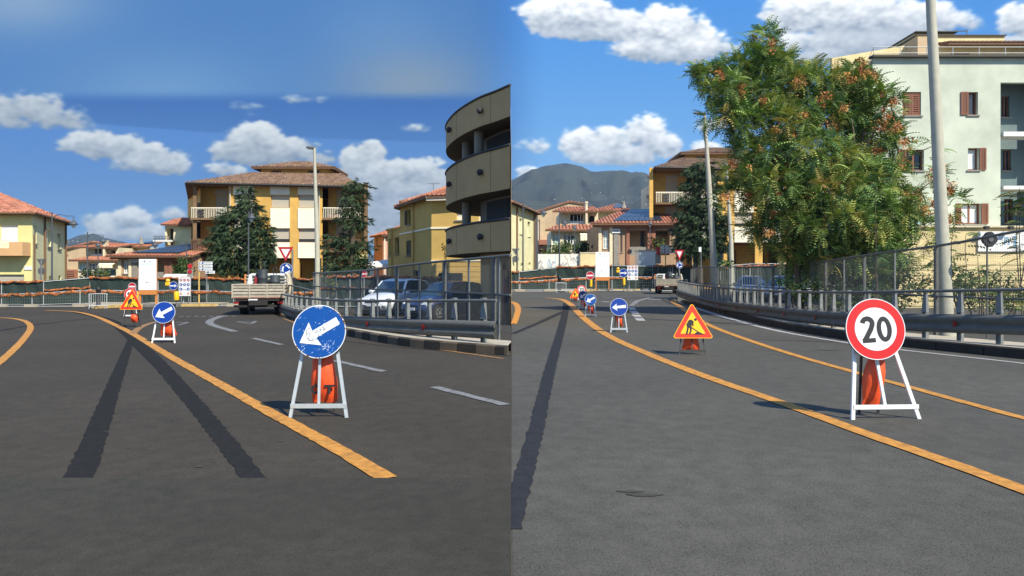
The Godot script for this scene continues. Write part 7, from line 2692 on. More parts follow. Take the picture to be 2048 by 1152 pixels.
func build_green_building() -> void:
	rng.seed = 91
	var d := 38.0
	var C := gd(1745, d)
	var R := gd(2001, d)
	var g := wthing("green_apartment_building", "pale green apartment building with brown shutters behind the tall tree", "apartment building", gd(1880, d))
	var W := plane_of(C, R)
	var H := hh(116, d)
	var ops := []
	var wd := [[1805, 184, 1842, 231, {"leaf": 1}], [1936, 184, 1956, 230, {"mull": 1, "left": 0.38, "glass": "glass"}], [1812, 299, 1848, 341, {"mull": 2, "left": 0.4, "glass": "glass_dark", "frame": "wood_brown"}], [1936, 296, 1958, 340, {"mull": 1, "right": 0.34, "glass": "glass", "curtain": 0.85, "frame": "wood_brown"}], [1820, 410, 1852, 452, {"mull": 2, "glass": "glass_pale", "frame": "wood_brown"}], [1922, 407, 1962, 448, {"mull": 2, "left": 0.28, "right": 0.34, "glass": "glass", "frame": "wood_brown", "curtain": 0.9}]]
	for w in wd: ops.append(rect(W, w[0], w[1], w[2], w[3]))
	face(g, W, 0, H, ops, "pale_green", 0.24)
	for i in wd.size():
		var o: Dictionary = wd[i][4]
		o.deep = 0.2
		o.fw = 0.07
		if not o.has("frame"): o.frame = "wood_brown"
		o.sillm = "stone"
		window(g, W, ops[i], o)
	# loggia on the right
	var L2 := gd(2001, d)
	var R2 := gd(2120, d)
	var st := S()
	var hb := hh(165, d)
	box(st, (L2 + R2) / 2 + Vector3(0, (H + hb) / 2, -0.15), Vector3(R2.x - L2.x, H - hb, 0.3))
	fin(st, "wall", M.pale_green, g)
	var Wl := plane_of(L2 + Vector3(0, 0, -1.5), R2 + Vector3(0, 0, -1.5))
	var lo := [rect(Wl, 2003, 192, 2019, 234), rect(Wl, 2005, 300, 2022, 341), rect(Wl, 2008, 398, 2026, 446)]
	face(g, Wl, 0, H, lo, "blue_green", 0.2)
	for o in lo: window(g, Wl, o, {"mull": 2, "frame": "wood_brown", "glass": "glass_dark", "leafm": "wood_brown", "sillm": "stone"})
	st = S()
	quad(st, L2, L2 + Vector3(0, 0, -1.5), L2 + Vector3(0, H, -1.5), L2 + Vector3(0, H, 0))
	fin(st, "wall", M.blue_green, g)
	for y in [[264.0, 273.0], [372.0, 379.0]]:
		st = S()
		box(st, (L2 + R2) / 2 + Vector3(0.05, (hh(y[0], d) + hh(y[1], d)) / 2, -0.45), Vector3(R2.x - L2.x - 0.1, hh(y[0], d) - hh(y[1], d), 1.1))
		fin(st, "balcony_slab", M.white_frame, g)
	# coping, railing, dark flank
	st = S()
	box(st, (C + R2) / 2 + Vector3(0, H + 0.05, 0.02), Vector3(R2.x - C.x + 0.2, 0.1, 0.5))
	fin(st, "coping", M.shutter_dark, g)
	var Bk := gd(1692, 49.0)
	st = S()
	quad(st, Bk, C, C + Vector3.UP * H, Bk + Vector3.UP * H)
	quad(st, R2, R2 + Vector3(0, 0, -11), R2 + Vector3(0, H, -11), R2 + Vector3(0, H, 0))
	quad(st, R2 + Vector3(0, 0, -11), Bk, Bk + Vector3.UP * H, R2 + Vector3(0, H, -11))
	fin(st, "wall", M.column_grey, g)
	st = S()
	slab(st, [C + Vector3(0.02, H - 0.02, -0.02), R2 + Vector3(0, H - 0.02, -0.02), R2 + Vector3(0, H - 0.02, -11), Bk + Vector3(0.05, H - 0.02, 0)], 0.2)
	fin(st, "roof", M.stone, g)
	st = S()
	var rr := [Bk + Vector3(0.2, H, 0.2), C + Vector3(0.15, H, -0.15), R2 + Vector3(0, H, -0.15)]
	for hgt in [0.3, 0.6]:
		for i in 2: tube(st, [rr[i] + Vector3.UP * hgt, rr[i + 1] + Vector3.UP * hgt], 0.018, 5)
	for i in 2:
		for k in 7: tube(st, [rr[i].lerp(rr[i + 1], k / 7.0), rr[i].lerp(rr[i + 1], k / 7.0) + Vector3.UP * 0.6], 0.02, 5)
	fin(st, "roof_railing", M.steel_pale, g)
	# set back top storey
	var d2 := 41.5
	var x := func(px: float) -> float: return (px - 1024.0) * d2 / F
	var Y := func(py: float) -> float: return hh(py, d2)
	st = S()
	var pl := Transform3D(Basis.IDENTITY, Vector3(0, 0, -d2))
	prism(st, [Vector2(x.call(1664), H - 3.0), Vector2(x.call(1664), Y.call(116)), Vector2(x.call(1770), Y.call(98)), Vector2(x.call(1850), Y.call(84)), Vector2(x.call(1850), H - 3.0)], pl, -0.3, 0)
	fin(st, "sloping_wall", M.cream_yellow, g)
	st = S()
	box(st, Vector3((x.call(1812) + x.call(1848)) / 2, (Y.call(87) + H) / 2, -d2 + 0.6), Vector3(x.call(1848) - x.call(1812), Y.call(87) - H, 1.2))
	fin(st, "stair_head", M.beige, g)
	var T2 := plane_of(Vector3(x.call(1848), 0, -d2 + 0.3), Vector3(x.call(2130), 0, -d2 + 0.3))
	var tw := [T2.L * 0.17, H - 0.4, T2.L * 0.3, Y.call(108)]
	face(g, T2, H - 0.5, Y.call(94), [tw], "cream_yellow", 0.2)
	window(g, T2, tw, {"mull": 2, "leaf": 1, "frame": "wood_brown", "sill": false})
	roof(g, [[Vector3(x.call(1874), Y.call(97), -d2 + 1.1), Vector3(x.call(2130), Y.call(97), -d2 + 1.1), Vector3(x.call(2130), Y.call(97) + 0.35, -d2 - 0.4), Vector3(x.call(1874), Y.call(97) + 0.35, -d2 - 0.4)]], "roof_brown", 0.12, 0.24, 0.42)
	st = S()
	box(st, Vector3((x.call(1833) + x.call(2009)) / 2, (Y.call(72) + H) / 2, -d2 - 2.0), Vector3(x.call(2009) - x.call(1833), Y.call(72) - H, 4.0))
	fin(st, "upper_box", M.cream_yellow, g)
	st = S()
	box(st, Vector3((x.call(1840) + x.call(1921)) / 2, (Y.call(60) + Y.call(72)) / 2 - 0.01, -d2 - 2.2), Vector3(x.call(1921) - x.call(1840), Y.call(60) - Y.call(72), 3.2))
	fin(st, "tank_room", M.cream_yellow, g)
	st = S()
	for bx in [[1833.0, 2009.0, 72.0, 4.1], [1840.0, 1921.0, 60.0, 3.3]]:
		box(st, Vector3((x.call(bx[0]) + x.call(bx[1])) / 2, Y.call(bx[2]) + 0.02, -d2 - 2.0), Vector3(x.call(bx[1]) - x.call(bx[0]) + 0.12, 0.06, bx[3] + 0.1))
	fin(st, "parapet_edge", M.shutter_dark, g)
	st = S()
	tube(st, [Vector3(x.call(1956), Y.call(72), -d2 - 1), Vector3(x.call(1956), Y.call(47), -d2 - 1)], 0.025, 5)
	tube(st, [Vector3(x.call(1927), Y.call(50), -d2 - 1), Vector3(x.call(1958), Y.call(51), -d2 - 1)], 0.018, 5)
	for k in 6: tube(st, [Vector3(x.call(1930 + k * 5), Y.call(50), -d2 - 1.2), Vector3(x.call(1930 + k * 5), Y.call(50), -d2 - 0.8)], 0.012, 4)
	fin(st, "aerial", M.steel, g)
	# yellow ground floor standing forward, with a painted panel
	var d3 := 36.5
	var G0 := gd(1800, d3)
	var G1 := gd(2140, d3)
	var hg := hh(455, d3)
	st = S()
	box(st, (G0 + G1) / 2 + Vector3(0, hg / 2, -0.7), Vector3(G1.x - G0.x, hg, 1.4))
	fin(st, "ground_floor_wall", M.cream_yellow, g)
	st = S()
	box(st, (G0 + G1) / 2 + Vector3(0, hg + 0.04, -0.65), Vector3(G1.x - G0.x + 0.1, 0.08, 1.6))
	fin(st, "ledge", M.cream, g)
	for k in 9:
		st = S()
		var y := 0.1 + k * 0.25
		box(st, Vector3(gd(1960, d3).x, y + 0.1, -d3 + 0.02), Vector3(gd(2140, d3).x - gd(1800, d3).x - 0.02, 0.2, 0.03))
		fin(st, "stone_course", M.cream_yellow, g)
	var Wg := plane_of(G0, G1)
	st = S()
	wbox(st, Wg, rect(Wg, 1954, 503, 2060, 463), 0.04, 0.1)
	var pn := fin(st, "painted_panel", M.mural, g)
	st = S()
	for q in [[1968, 470, 1974, 492], [1986, 468, 1990, 488], [2006, 474, 2014, 478], [2006, 478, 2009, 490], [2013, 478, 2016, 490], [2024, 472, 2030, 495]]: wbox(st, Wg, rect(Wg, q[0], q[3], q[2], q[1]), 0.1, 0.11)
	fin(st, "blue_letters", mat("pale_blue_paint", c8(150, 186, 216), 0.8), pn)
	for px in [1962.0, 2010.0]:
		st = S()
		var u := wu(Wg, px)
		tube(st, [wp(Wg, u, hg - 0.02, 0.02), wp(Wg, u, hg + 0.02, 0.35)], 0.02, 5)
		box(st, wp(Wg, u, hg - 0.04, 0.42), Vector3(0.2, 0.16, 0.18))
		fin(st, "wall_lamp", M.dark_recess, g)
	O = Vector3.ZERO


# ---------- vehicles ----------
func wheel(g: Node3D, c: Vector3, r: float, w: float, spokes := 5) -> void:   # axle along x
	var x := Transform3D(Basis(Vector3.BACK, -PI / 2), c)
	var st := S()
	lathe(st, [Vector2(r * 0.62, -w / 2), Vector2(r * 0.94, -w / 2), Vector2(r, -w * 0.36), Vector2(r, w * 0.36), Vector2(r * 0.94, w / 2), Vector2(r * 0.62, w / 2)], x, 24)
	var t := fin(st, "wheel", M.tyre, g)
	st = S()
	for s in [-1.0, 1.0]:
		var f := x * Transform3D(Basis(Vector3.RIGHT, PI / 2 * -s), Vector3(0, s * w * 0.5, 0))
		ring_plate(st, ngon(24, r * 0.64), ngon(24, r * 0.54), f, -0.02, 0.012)
		for k in spokes:
			var a := TAU * k / spokes
			prism(st, [Vector2(cos(a - 0.3), sin(a - 0.3)) * r * 0.14, Vector2(cos(a - 0.12), sin(a - 0.12)) * r * 0.57, Vector2(cos(a + 0.12), sin(a + 0.12)) * r * 0.57, Vector2(cos(a + 0.3), sin(a + 0.3)) * r * 0.14], f, -0.02, 0.008)
		prism(st, ngon(12, r * 0.17), f, -0.02, 0.014)
	fin(st, "rim", M.rim, t)

func hatchback(called: String, label: String, paint: String, pos: Vector3, turn: float, k: float) -> Node3D:
	# a small five door car, its front towards +z
	var g := thing(called, label, "car", pos, turn)
	g.scale = Vector3.ONE * k
	# body below the windows: sections from the tail to the nose: z, half width, sill, waist height, crown height
	var sec := [[-1.96, 0.6, 0.42, 0.78, 0.84], [-1.9, 0.76, 0.34, 0.92, 0.97], [-1.7, 0.82, 0.26, 0.98, 1.03], [-1.2, 0.85, 0.22, 0.98, 1.03], [-0.4, 0.86, 0.2, 0.95, 1.0], [0.5, 0.86, 0.2, 0.93, 0.99], [0.95, 0.85, 0.21, 0.9, 0.98], [1.4, 0.82, 0.22, 0.8, 0.88], [1.7, 0.77, 0.24, 0.7, 0.78], [1.88, 0.66, 0.28, 0.6, 0.66], [1.95, 0.5, 0.34, 0.5, 0.54]]
	var rings := []
	for s in sec:
		var w: float = s[1]
		rings.append([Vector3(w * 0.86, s[2], s[0]), Vector3(w, s[2] + 0.14, s[0]), Vector3(w * 1.02, lerpf(s[2], s[3], 0.62), s[0]), Vector3(w * 0.97, s[3], s[0]), Vector3(w * 0.7, s[4], s[0]), Vector3(0, s[4] + 0.02, s[0]), Vector3(-w * 0.7, s[4], s[0]), Vector3(-w * 0.97, s[3], s[0]), Vector3(-w * 1.02, lerpf(s[2], s[3], 0.62), s[0]), Vector3(-w, s[2] + 0.14, s[0]), Vector3(-w * 0.86, s[2], s[0])])
	var st := S()
	st.set_smooth_group(1)
	loft(st, rings, true)
	var body := fin(st, "body", M[paint], g)
	# glasshouse
	var low := [Vector3(0.79, 0.96, -1.72), Vector3(0.81, 0.96, -0.9), Vector3(0.81, 0.95, 0.2), Vector3(0.78, 0.94, 0.75), Vector3(0.55, 0.97, 1.08), Vector3(-0.55, 0.97, 1.08), Vector3(-0.78, 0.94, 0.75), Vector3(-0.81, 0.95, 0.2), Vector3(-0.81, 0.96, -0.9), Vector3(-0.79, 0.96, -1.72)]
	var up := [Vector3(0.6, 1.44, -1.42), Vector3(0.64, 1.5, -0.8), Vector3(0.64, 1.5, -0.1), Vector3(0.61, 1.46, 0.22), Vector3(0.42, 1.45, 0.34), Vector3(-0.42, 1.45, 0.34), Vector3(-0.61, 1.46, 0.22), Vector3(-0.64, 1.5, -0.1), Vector3(-0.64, 1.5, -0.8), Vector3(-0.6, 1.44, -1.42)]
	st = S()
	loft(st, [low, up], true)
	fin(st, "window", M.car_glass, g)
	st = S()
	st.set_smooth_group(1)
	var r1 := []
	var r2 := []
	for p in up:
		r1.append(p * Vector3(0.94, 1, 0.96) + Vector3(0, 0.035, -0.02))
		r2.append(p * Vector3(0.5, 1, 0.6) + Vector3(0, 0.07, -0.2))
	loft(st, [up.map(func(p): return p * Vector3(1.02, 1, 1.02) + Vector3(0, -0.03, 0)), r1, r2], true)
	fin(st, "roof", M[paint], g)
	for q in [[9, 9], [0, 0], [3, 3], [6, 6]]:
		st = S()
		bar(st, low[q[0]], up[q[1]], 0.085, 0.06, Vector3.BACK)
		fin(st, "pillar", M[paint], g)
	for q in [[2, 2], [7, 7], [1, 1], [8, 8]]:
		st = S()
		bar(st, low[q[0]] * Vector3(1.006, 1, 1), up[q[1]] * Vector3(1.012, 1, 1), 0.06, 0.02, Vector3.RIGHT)
		fin(st, "door_pillar", M.black, g)
	for s in [-1.0, 1.0]:
		# headlamps, fog lamps, mirrors, tail lamps
		st = S()
		var hx := Transform3D(Basis(Vector3.UP, s * 0.5), Vector3(s * 0.6, 0.62, 1.76))
		prism(st, [Vector2(-0.17, -0.05), Vector2(0.1, -0.07), Vector2(0.19, 0.1), Vector2(0.12, 0.17), Vector2(-0.1, 0.08)].map(func(p): return Vector2(p.x * s, p.y)), hx, 0.0, 0.07)
		fin(st, "headlight", M.lamp_clear, g)
		st = S()
		prism(st, ngon(14, 0.07), Transform3D(Basis(Vector3.UP, s * 0.3), Vector3(s * 0.52, 0.38, 1.84)), 0.0, 0.06)
		fin(st, "fog_light", M.black, g)
		st = S()
		rbox(st, Vector3(s * 0.95, 1.0, 0.66), Vector3(0.2, 0.14, 0.12), 0.04)
		fin(st, "mirror", M[paint], g)
		st = S()
		rbox(st, Vector3(s * 0.68, 0.88, -1.9), Vector3(0.16, 0.34, 0.1), 0.03)
		fin(st, "tail_light", M.lamp_red, g)
		for z in [-1.2, 1.22]:
			st = S()
			prism(st, ngon(26, 0.37), Transform3D(Basis(Vector3.UP, s * PI / 2), Vector3(s * 0.79, 0.33, z)), 0.0, 0.083)
			fin(st, "wheel_arch", M.black, g)
			wheel(g, Vector3(s * 0.79, 0.31, z), 0.31, 0.2)
		for z in [0.78, -0.28, -1.02]:
			st = S()
			bar(st, Vector3(s * 0.872, 0.34, z), Vector3(s * 0.84, 0.94, z - 0.03), 0.012, 0.02, Vector3.BACK)
			fin(st, "door_seam", M.black, body)
		for z in [-0.1, -0.86]:
			st = S()
			box(st, Vector3(s * 0.882, 0.78, z), Vector3(0.03, 0.03, 0.18))
			fin(st, "door_handle", M[paint], g)
	st = S()
	box(st, Vector3(0, 0.58, 1.92), Vector3(0.7, 0.07, 0.08))
	box(st, Vector3(0, 0.36, 1.92), Vector3(0.8, 0.14, 0.1))
	fin(st, "grille", M.black, g)
	st = S()
	box(st, Vector3(0, 0.47, 1.985), Vector3(0.5, 0.11, 0.02))
	fin(st, "number_plate", M.sign_white, g)
	return g

func pickup(label: String, pos: Vector3, turn: float) -> Node3D:
	# small tipper truck seen from behind; its tail towards +z, base under the tail board
	var g := thing("tipper_truck", label, "truck", pos, turn)
	var w := 2.0
	var st := S()
	box(st, Vector3(0, 0.5, -1.9), Vector3(0.7, 0.2, 4.0))
	box(st, Vector3(0, 0.62, -0.05), Vector3(1.7, 0.1, 0.12))
	box(st, Vector3(0, 0.36, -0.12), Vector3(1.9, 0.08, 0.06))
	fin(st, "chassis", M.chassis, g)
	st = S()
	box(st, Vector3(0, 0.72, -1.55), Vector3(w - 0.04, 0.12, 3.0))
	fin(st, "bed_floor", M.chassis, g)
	st = S()
	box(st, Vector3(0, 0.96, 0), Vector3(w, 0.56, 0.04))
	var tail := fin(st, "tailboard", M.truck_grey, g)
	for y in [0.71, 0.86, 0.99, 1.12, 1.22]:
		st = S()
		bar(st, Vector3(-w / 2, y, 0.03), Vector3(w / 2, y, 0.03), 0.05, 0.055)
		fin(st, "rib", M.truck_grey if y > 0.75 else M.truck_rust, tail)
	for x in [-0.98, -0.33, 0.33, 0.98]:
		st = S()
		box(st, Vector3(x, 0.96, 0.035), Vector3(0.06, 0.54, 0.05))
		fin(st, "upright", M.truck_grey, tail)
	for s in [-1.0, 1.0]:
		st = S()
		box(st, Vector3(s * (w / 2 - 0.02), 0.96, -1.55), Vector3(0.04, 0.52, 2.94))
		for y in [0.8, 0.96, 1.12, 1.21]: box(st, Vector3(s * (w / 2 + 0.012), y, -1.55), Vector3(0.04, 0.05, 2.9))
		fin(st, "side_board", M.truck_grey, g)
		st = S()
		box(st, Vector3(s * 0.93, 1.15, -3.02), Vector3(0.07, 0.98 if s < 0 else 1.2, 0.07))
		fin(st, "stake", M.board_wood if s < 0 else M.truck_grey, g)
		st = S()
		box(st, Vector3(s * 0.84, 0.5, 0.0), Vector3(0.2, 0.08, 0.06))
		fin(st, "tail_light", M.lamp_red, g)
		wheel(g, Vector3(s * 0.68, 0.33, -1.05), 0.33, 0.3, 6)
		wheel(g, Vector3(s * 0.74, 0.33, -3.7), 0.33, 0.22, 6)
		st = S()
		box(st, Vector3(s * 0.68, 0.45, -0.62), Vector3(0.34, 0.42, 0.02))
		fin(st, "mud_flap", M.tyre, g)
	st = S()
	for y in [1.3, 1.44, 1.58]: box(st, Vector3(0, y, -3.02), Vector3(1.86, 0.05, 0.05))
	fin(st, "head_rack", M.truck_grey, g)
	st = S()
	box(st, Vector3(-0.2, 0.6, 0.05), Vector3(0.34, 0.1, 0.02))
	fin(st, "number_plate", M.sign_white, g)
	# cab
	var lo := [Vector3(0.85, 0.55, -3.15), Vector3(0.85, 0.55, -4.7), Vector3(-0.85, 0.55, -4.7), Vector3(-0.85, 0.55, -3.15)]
	var mi := [Vector3(0.87, 1.1, -3.15), Vector3(0.87, 1.1, -4.75), Vector3(-0.87, 1.1, -4.75), Vector3(-0.87, 1.1, -3.15)]
	var hi := [Vector3(0.76, 1.62, -3.2), Vector3(0.74, 1.62, -4.25), Vector3(-0.74, 1.62, -4.25), Vector3(-0.76, 1.62, -3.2)]
	st = S()
	loft(st, [lo, mi, hi, hi.map(func(p): return p * Vector3(0.9, 1, 1) + Vector3(0, 0.05, 0))], true)
	var cab := fin(st, "cab", M.car_white, g)
	st = S()
	box(st, Vector3(0, 1.38, -3.15), Vector3(1.4, 0.36, 0.02), Basis(Vector3.RIGHT, -0.07))
	for s in [-1.0, 1.0]: box(st, Vector3(s * 0.826, 1.42, -3.75), Vector3(0.02, 0.46, 0.75), Basis(Vector3.BACK, s * 0.16))
	fin(st, "window", M.car_glass, cab)
	for s in [-1.0, 1.0]:
		st = S()
		box(st, Vector3(s * 1.02, 1.35, -4.1), Vector3(0.14, 0.28, 0.06))
		fin(st, "mirror", M.black, cab)
	return g

func fill_bed(t: Node3D, k: float, half: String) -> void:   # what lies on the bed of the truck
	var X := func(p: Vector3) -> Vector3: return t.transform * p
	var a := t.rotation.y
	for q in [[Vector3(0.1, 0.78, -0.6), 0.19, 1.05, "shorter dark drum standing on the truck bed next to red tools, "], [Vector3(0.58, 0.78, -0.5), 0.2, 0.82, "dark green drum at the right of the truck bed, "]]:
		var g := thing("drum", q[3] + half, "drum", X.call(q[0]), a)
		g.scale = Vector3.ONE * k
		var st := S()
		var r: float = q[1]
		var h: float = q[2]
		lathe(st, [Vector2(r * 0.97, 0), Vector2(r, 0.03), Vector2(r * 0.96, h * 0.32), Vector2(r * 1.03, h * 0.34), Vector2(r * 0.96, h * 0.36), Vector2(r * 0.96, h * 0.64), Vector2(r * 1.03, h * 0.66), Vector2(r * 0.96, h * 0.68), Vector2(r, h * 0.97), Vector2(r * 0.95, h), Vector2(r * 0.9, h - 0.03)], Transform3D.IDENTITY, 18)
		fin(st, "body", M.drum, g)
		st = S()
		tube(st, smooth_path([Vector3(-0.05, h, 0), Vector3(-0.08, h + 0.25, 0), Vector3(0.06, h + 0.3, 0.02), Vector3(0.05, h + 0.02, 0)], 5), 0.018, 5)
		fin(st, "handle", M.drum, g)
	var s := thing("sack", "white sack leaning at the left of the truck bed, " + half, "sack", X.call(Vector3(-0.45, 0.78, -0.5)), a)
	s.scale = Vector3.ONE * k
	var st := S()
	var rings := []
	for j in 9:
		var t2 := j / 8.0
		var ring := []
		for m in 14:
			var an := TAU * m / 14
			var r := lerpf(0.17, 0.05, pow(t2, 1.6)) * (1.0 + 0.12 * sin(an * 4.0 + t2 * 5.0))
			ring.append(Vector3(cos(an) * r + t2 * 0.08, t2 * 0.85, -sin(an) * r * 0.7))
		rings.append(ring)
	st.set_smooth_group(1)
	loft(st, rings, true)
	fin(st, "body", M.white_sack, s)
	var mch := thing("site_machine", "red engine driven site machine on the truck bed, " + half, "machine", X.call(Vector3(-0.12, 0.78, -0.95)), a)
	mch.scale = Vector3.ONE * k
	st = S()
	rbox(st, Vector3(0, 0.55, 0), Vector3(0.3, 0.4, 0.5), 0.06)
	rbox(st, Vector3(0.32, 0.5, 0.1), Vector3(0.26, 0.3, 0.4), 0.06)
	fin(st, "engine", M.red_machine, mch)
	st = S()
	lathe(st, [Vector2(0.12, -0.12), Vector2(0.13, -0.1), Vector2(0.13, 0.1), Vector2(0.12, 0.12)], Transform3D(Basis(Vector3.RIGHT, PI / 2), Vector3(0.02, 0.82, 0)), 14)
	fin(st, "flywheel", M.leg_dark, mch)
	st = S()
	for p in [[Vector3(-0.16, 0, 0.2), Vector3(-0.1, 0.4, 0.1)], [Vector3(0.4, 0, 0.2), Vector3(0.3, 0.4, 0.1)], [Vector3(-0.16, 0, -0.2), Vector3(-0.1, 0.4, -0.1)], [Vector3(0.4, 0, -0.2), Vector3(0.3, 0.4, -0.1)]]: tube(st, p, 0.025, 6)
	fin(st, "frame", M.red_machine, mch)
	st = S()
	tube(st, smooth_path([Vector3(0.1, 0.75, 0.1), Vector3(0.4, 0.62, 0.3), Vector3(0.5, 0.3, 0.35), Vector3(0.3, 0.05, 0.4)], 6), 0.03, 6)
	fin(st, "hose", M.green_plastic, mch)
	var pk := thing("tarpaulin", "bundled grey tarpaulin hanging over the truck's right side, " + half, "tarpaulin", X.call(Vector3(0.98, 0.62, -1.0)), a)
	pk.scale = Vector3.ONE * k
	st = S()
	st.set_smooth_group(1)
	rings = []
	for j in 10:
		var t2 := j / 9.0
		var ring := []
		for m in 16:
			var an := TAU * m / 16
			var r := 0.16 * (1.0 - 0.5 * absf(t2 - 0.35)) * (1.0 + 0.25 * sin(an * 5.0 + t2 * 9.0))
			ring.append(Vector3(cos(an) * r * 0.8 + 0.12 * sin(t2 * 3.0), t2 * 1.05, -sin(an) * r * 1.8))
		rings.append(ring)
	loft(st, rings, true)
	fin(st, "body", M.shutter_grey, pk)

func build_vehicles() -> void:
	rng.seed = 52
	var t := pickup("small worn tipper truck with a loaded bed seen from behind, left half", at(517, 628, 29.8) * Vector3(1, 0, 1), 0.2)
	fill_bed(t, 1.0, "left half")
	var t2 := twin(t, gd(1338, 62.5), -0.12, "small worn tipper truck at the mouth of the roundabout, right half", 1.02)
	fill_bed(t2, 1.02, "right half")
	hatchback("parked_car", "white hatchback parked behind the mesh fence, nose towards the camera", "car_white", gd(795, 30.8), -0.42, 0.93)
	hatchback("parked_car", "dark blue hatchback parked in front of the white one, behind the mesh fence", "car_blue", gd(893, 27.6), -0.72, 0.88)
	hatchback("parked_car", "pale grey car glimpsed through the bar fence by the slim lamp, right half", "car_grey", gd(1500, 52.0), -0.5, 1.0)
	hatchback("parked_car", "darker grey car glimpsed through the bar fence under the tree, right half", "car_grey", gd(1568, 46.0), -0.6, 1.0)


# ---------- plants ----------
func frond_mesh(pairs: int, len: float, leaf: float, droop: float) -> ArrayMesh:   # a compound leaf along +z: a stem with pairs of pointed leaflets
	var st := S()
	O = Vector3.ZERO
	var P := func(t: float) -> Vector3: return Vector3(0, -droop * t * t * len + 0.12 * len * t, t * len)
	for k in pairs:
		var t := lerpf(0.16, 0.98, float(k) / (pairs - 1))
		var p: Vector3 = P.call(t)
		var l := leaf * (0.65 + 0.5 * sin(PI * lerpf(0.15, 0.9, t)))
		for s in [-1.0, 1.0]:
			var dir := Vector3(s * 0.95, -0.2, 0.3).normalized()
			var w := Vector3(0, 0.06, 1).normalized() * l * 0.2
			var tip := p + dir * l + Vector3(0, -0.1 * l, 0)
			var m := p + dir * l * 0.42
			tri(st, p, m + w, m - w)
			tri(st, m + w, tip, m - w)
	var q0: Vector3 = P.call(0.0)
	for k in 4:
		var q1: Vector3 = P.call((k + 1) / 4.0)
		var w := Vector3(0.006, 0, 0) * (1.0 - k * 0.2)
		quad(st, q0 - w, q0 + w, q1 + w, q1 - w)
		q0 = q1
	st.generate_normals()
	return st.commit()

func spray_mesh(blades: int, len: float, wid: float, flat: float, sd: int) -> ArrayMesh:   # a tuft of narrow blades
	var g := RandomNumberGenerator.new()
	g.seed = sd
	var st := S()
	O = Vector3.ZERO
	for k in blades:
		var t := g.randf()
		var a := g.randf_range(-1.1, 1.1)
		var dir := Vector3(sin(a), g.randf_range(-0.5, 0.35) * flat - 0.15, cos(a)).normalized()
		var p := Vector3(0, -0.1 * t * len, t * len * 0.6)
		var l := len * g.randf_range(0.3, 0.6)
		var w := dir.cross(Vector3(g.randf_range(-0.5, 0.5), 1, g.randf_range(-0.5, 0.5))).normalized() * wid
		tri(st, p - w, p + w, p + dir * l)
		tri(st, p - w * 0.3 + dir * l * 0.3, p + w * 0.6 + dir * l * 0.25 + Vector3(0, 0.02, 0), p + dir * l * 1.1 + w * 2.0)
	st.generate_normals()
	return st.commit()

func leaf_cluster(n: int, r: float, leaf: float, sd: int) -> ArrayMesh:   # small leaves scattered in a ball
	var g := RandomNumberGenerator.new()
	g.seed = sd
	var st := S()
	O = Vector3.ZERO
	for k in n:
		var p := Vector3(g.randfn(0, 0.45), g.randfn(0, 0.45), g.randfn(0, 0.45)) * r
		var d := Vector3(g.randfn(0, 1), g.randfn(-0.2, 0.6), g.randfn(0, 1)).normalized()
		var w := d.cross(Vector3(g.randfn(0, 0.4), 1, g.randfn(0, 0.4))).normalized() * leaf * 0.3
		var m := p + d * leaf * 0.5
		tri(st, p, m + w, m - w)
		tri(st, m + w, p + d * leaf, m - w)
	st.generate_normals()
	return st.commit()

func scatter(parent: Node, called: String, mesh: Mesh, m: String, xs: Array, cols: Array) -> void:
	var mm := MultiMesh.new()
	mm.transform_format = MultiMesh.TRANSFORM_3D
	mm.use_colors = true
	mm.mesh = mesh
	mm.instance_count = xs.size()
	for i in xs.size():
		mm.set_instance_transform(i, xs[i])
		mm.set_instance_color(i, cols[i])
	var o := MultiMeshInstance3D.new()
	o.name = called
	o.multimesh = mm
	o.material_override = M[m]
	parent.add_child(o, true)
	stuff(o)

func aim(p: Vector3, fwd: Vector3, roll: float, k: float) -> Transform3D:
	var z := fwd.normalized()
	var x := Vector3.UP.cross(z)
	if x.length() < 0.05: x = Vector3.RIGHT
	x = x.normalized().rotated(z, roll)
	return Transform3D(Basis(x, z.cross(x), z) * k, p)

func blobs_to_world(list: Array, d: float, base: Vector3, deep: float) -> Array:   # [column, row, half width, half height, weight, depth shift]
	var out := []
	for b in list:
		var dd: float = d + (b[5] if b.size() > 5 else 0.0)
		var c := at(b[0], b[1], dd) - base
		var rx: float = b[2] * dd / F
		var ry: float = b[3] * dd / F
		out.append({"c": c, "r": Vector3(rx, ry, minf((rx + ry) * 0.5 * deep, 2.6)), "w": b[4]})
	return out

func crown_points(blobs: Array, per: float, hollow: float) -> Array:   # positions and outward directions in and near the surface of the blobs
	var out := []
	for b in blobs:
		var r: Vector3 = b.r
		var n := int(per * b.w * (r.x * r.y + r.y * r.z + r.z * r.x))
		for k in n:
			var v := Vector3(rng.randfn(0, 1), rng.randfn(0, 1), rng.randfn(0, 1)).normalized()
			var q := pow(rng.randf(), hollow) * rng.randf_range(0.9, 1.12)
			out.append([b.c + v * r * q, (v * r).normalized(), q])
	return out

func limb(st: SurfaceTool, a: Vector3, b: Vector3, r0: float, r1: float, bend: float) -> void:
	var pts := []
	var rad := []
	var s := Vector3(rng.randfn(0, 1), rng.randfn(0, 0.4), rng.randfn(0, 1)) * bend
	for k in 7:
		var t := k / 6.0
		pts.append(a.lerp(b, t) + s * sin(PI * t) + Vector3(rng.randfn(0, 1), 0, rng.randfn(0, 1)) * bend * 0.15 * t)
		rad.append(lerpf(r0, r1, t))
	tube(st, pts, rad, 7)

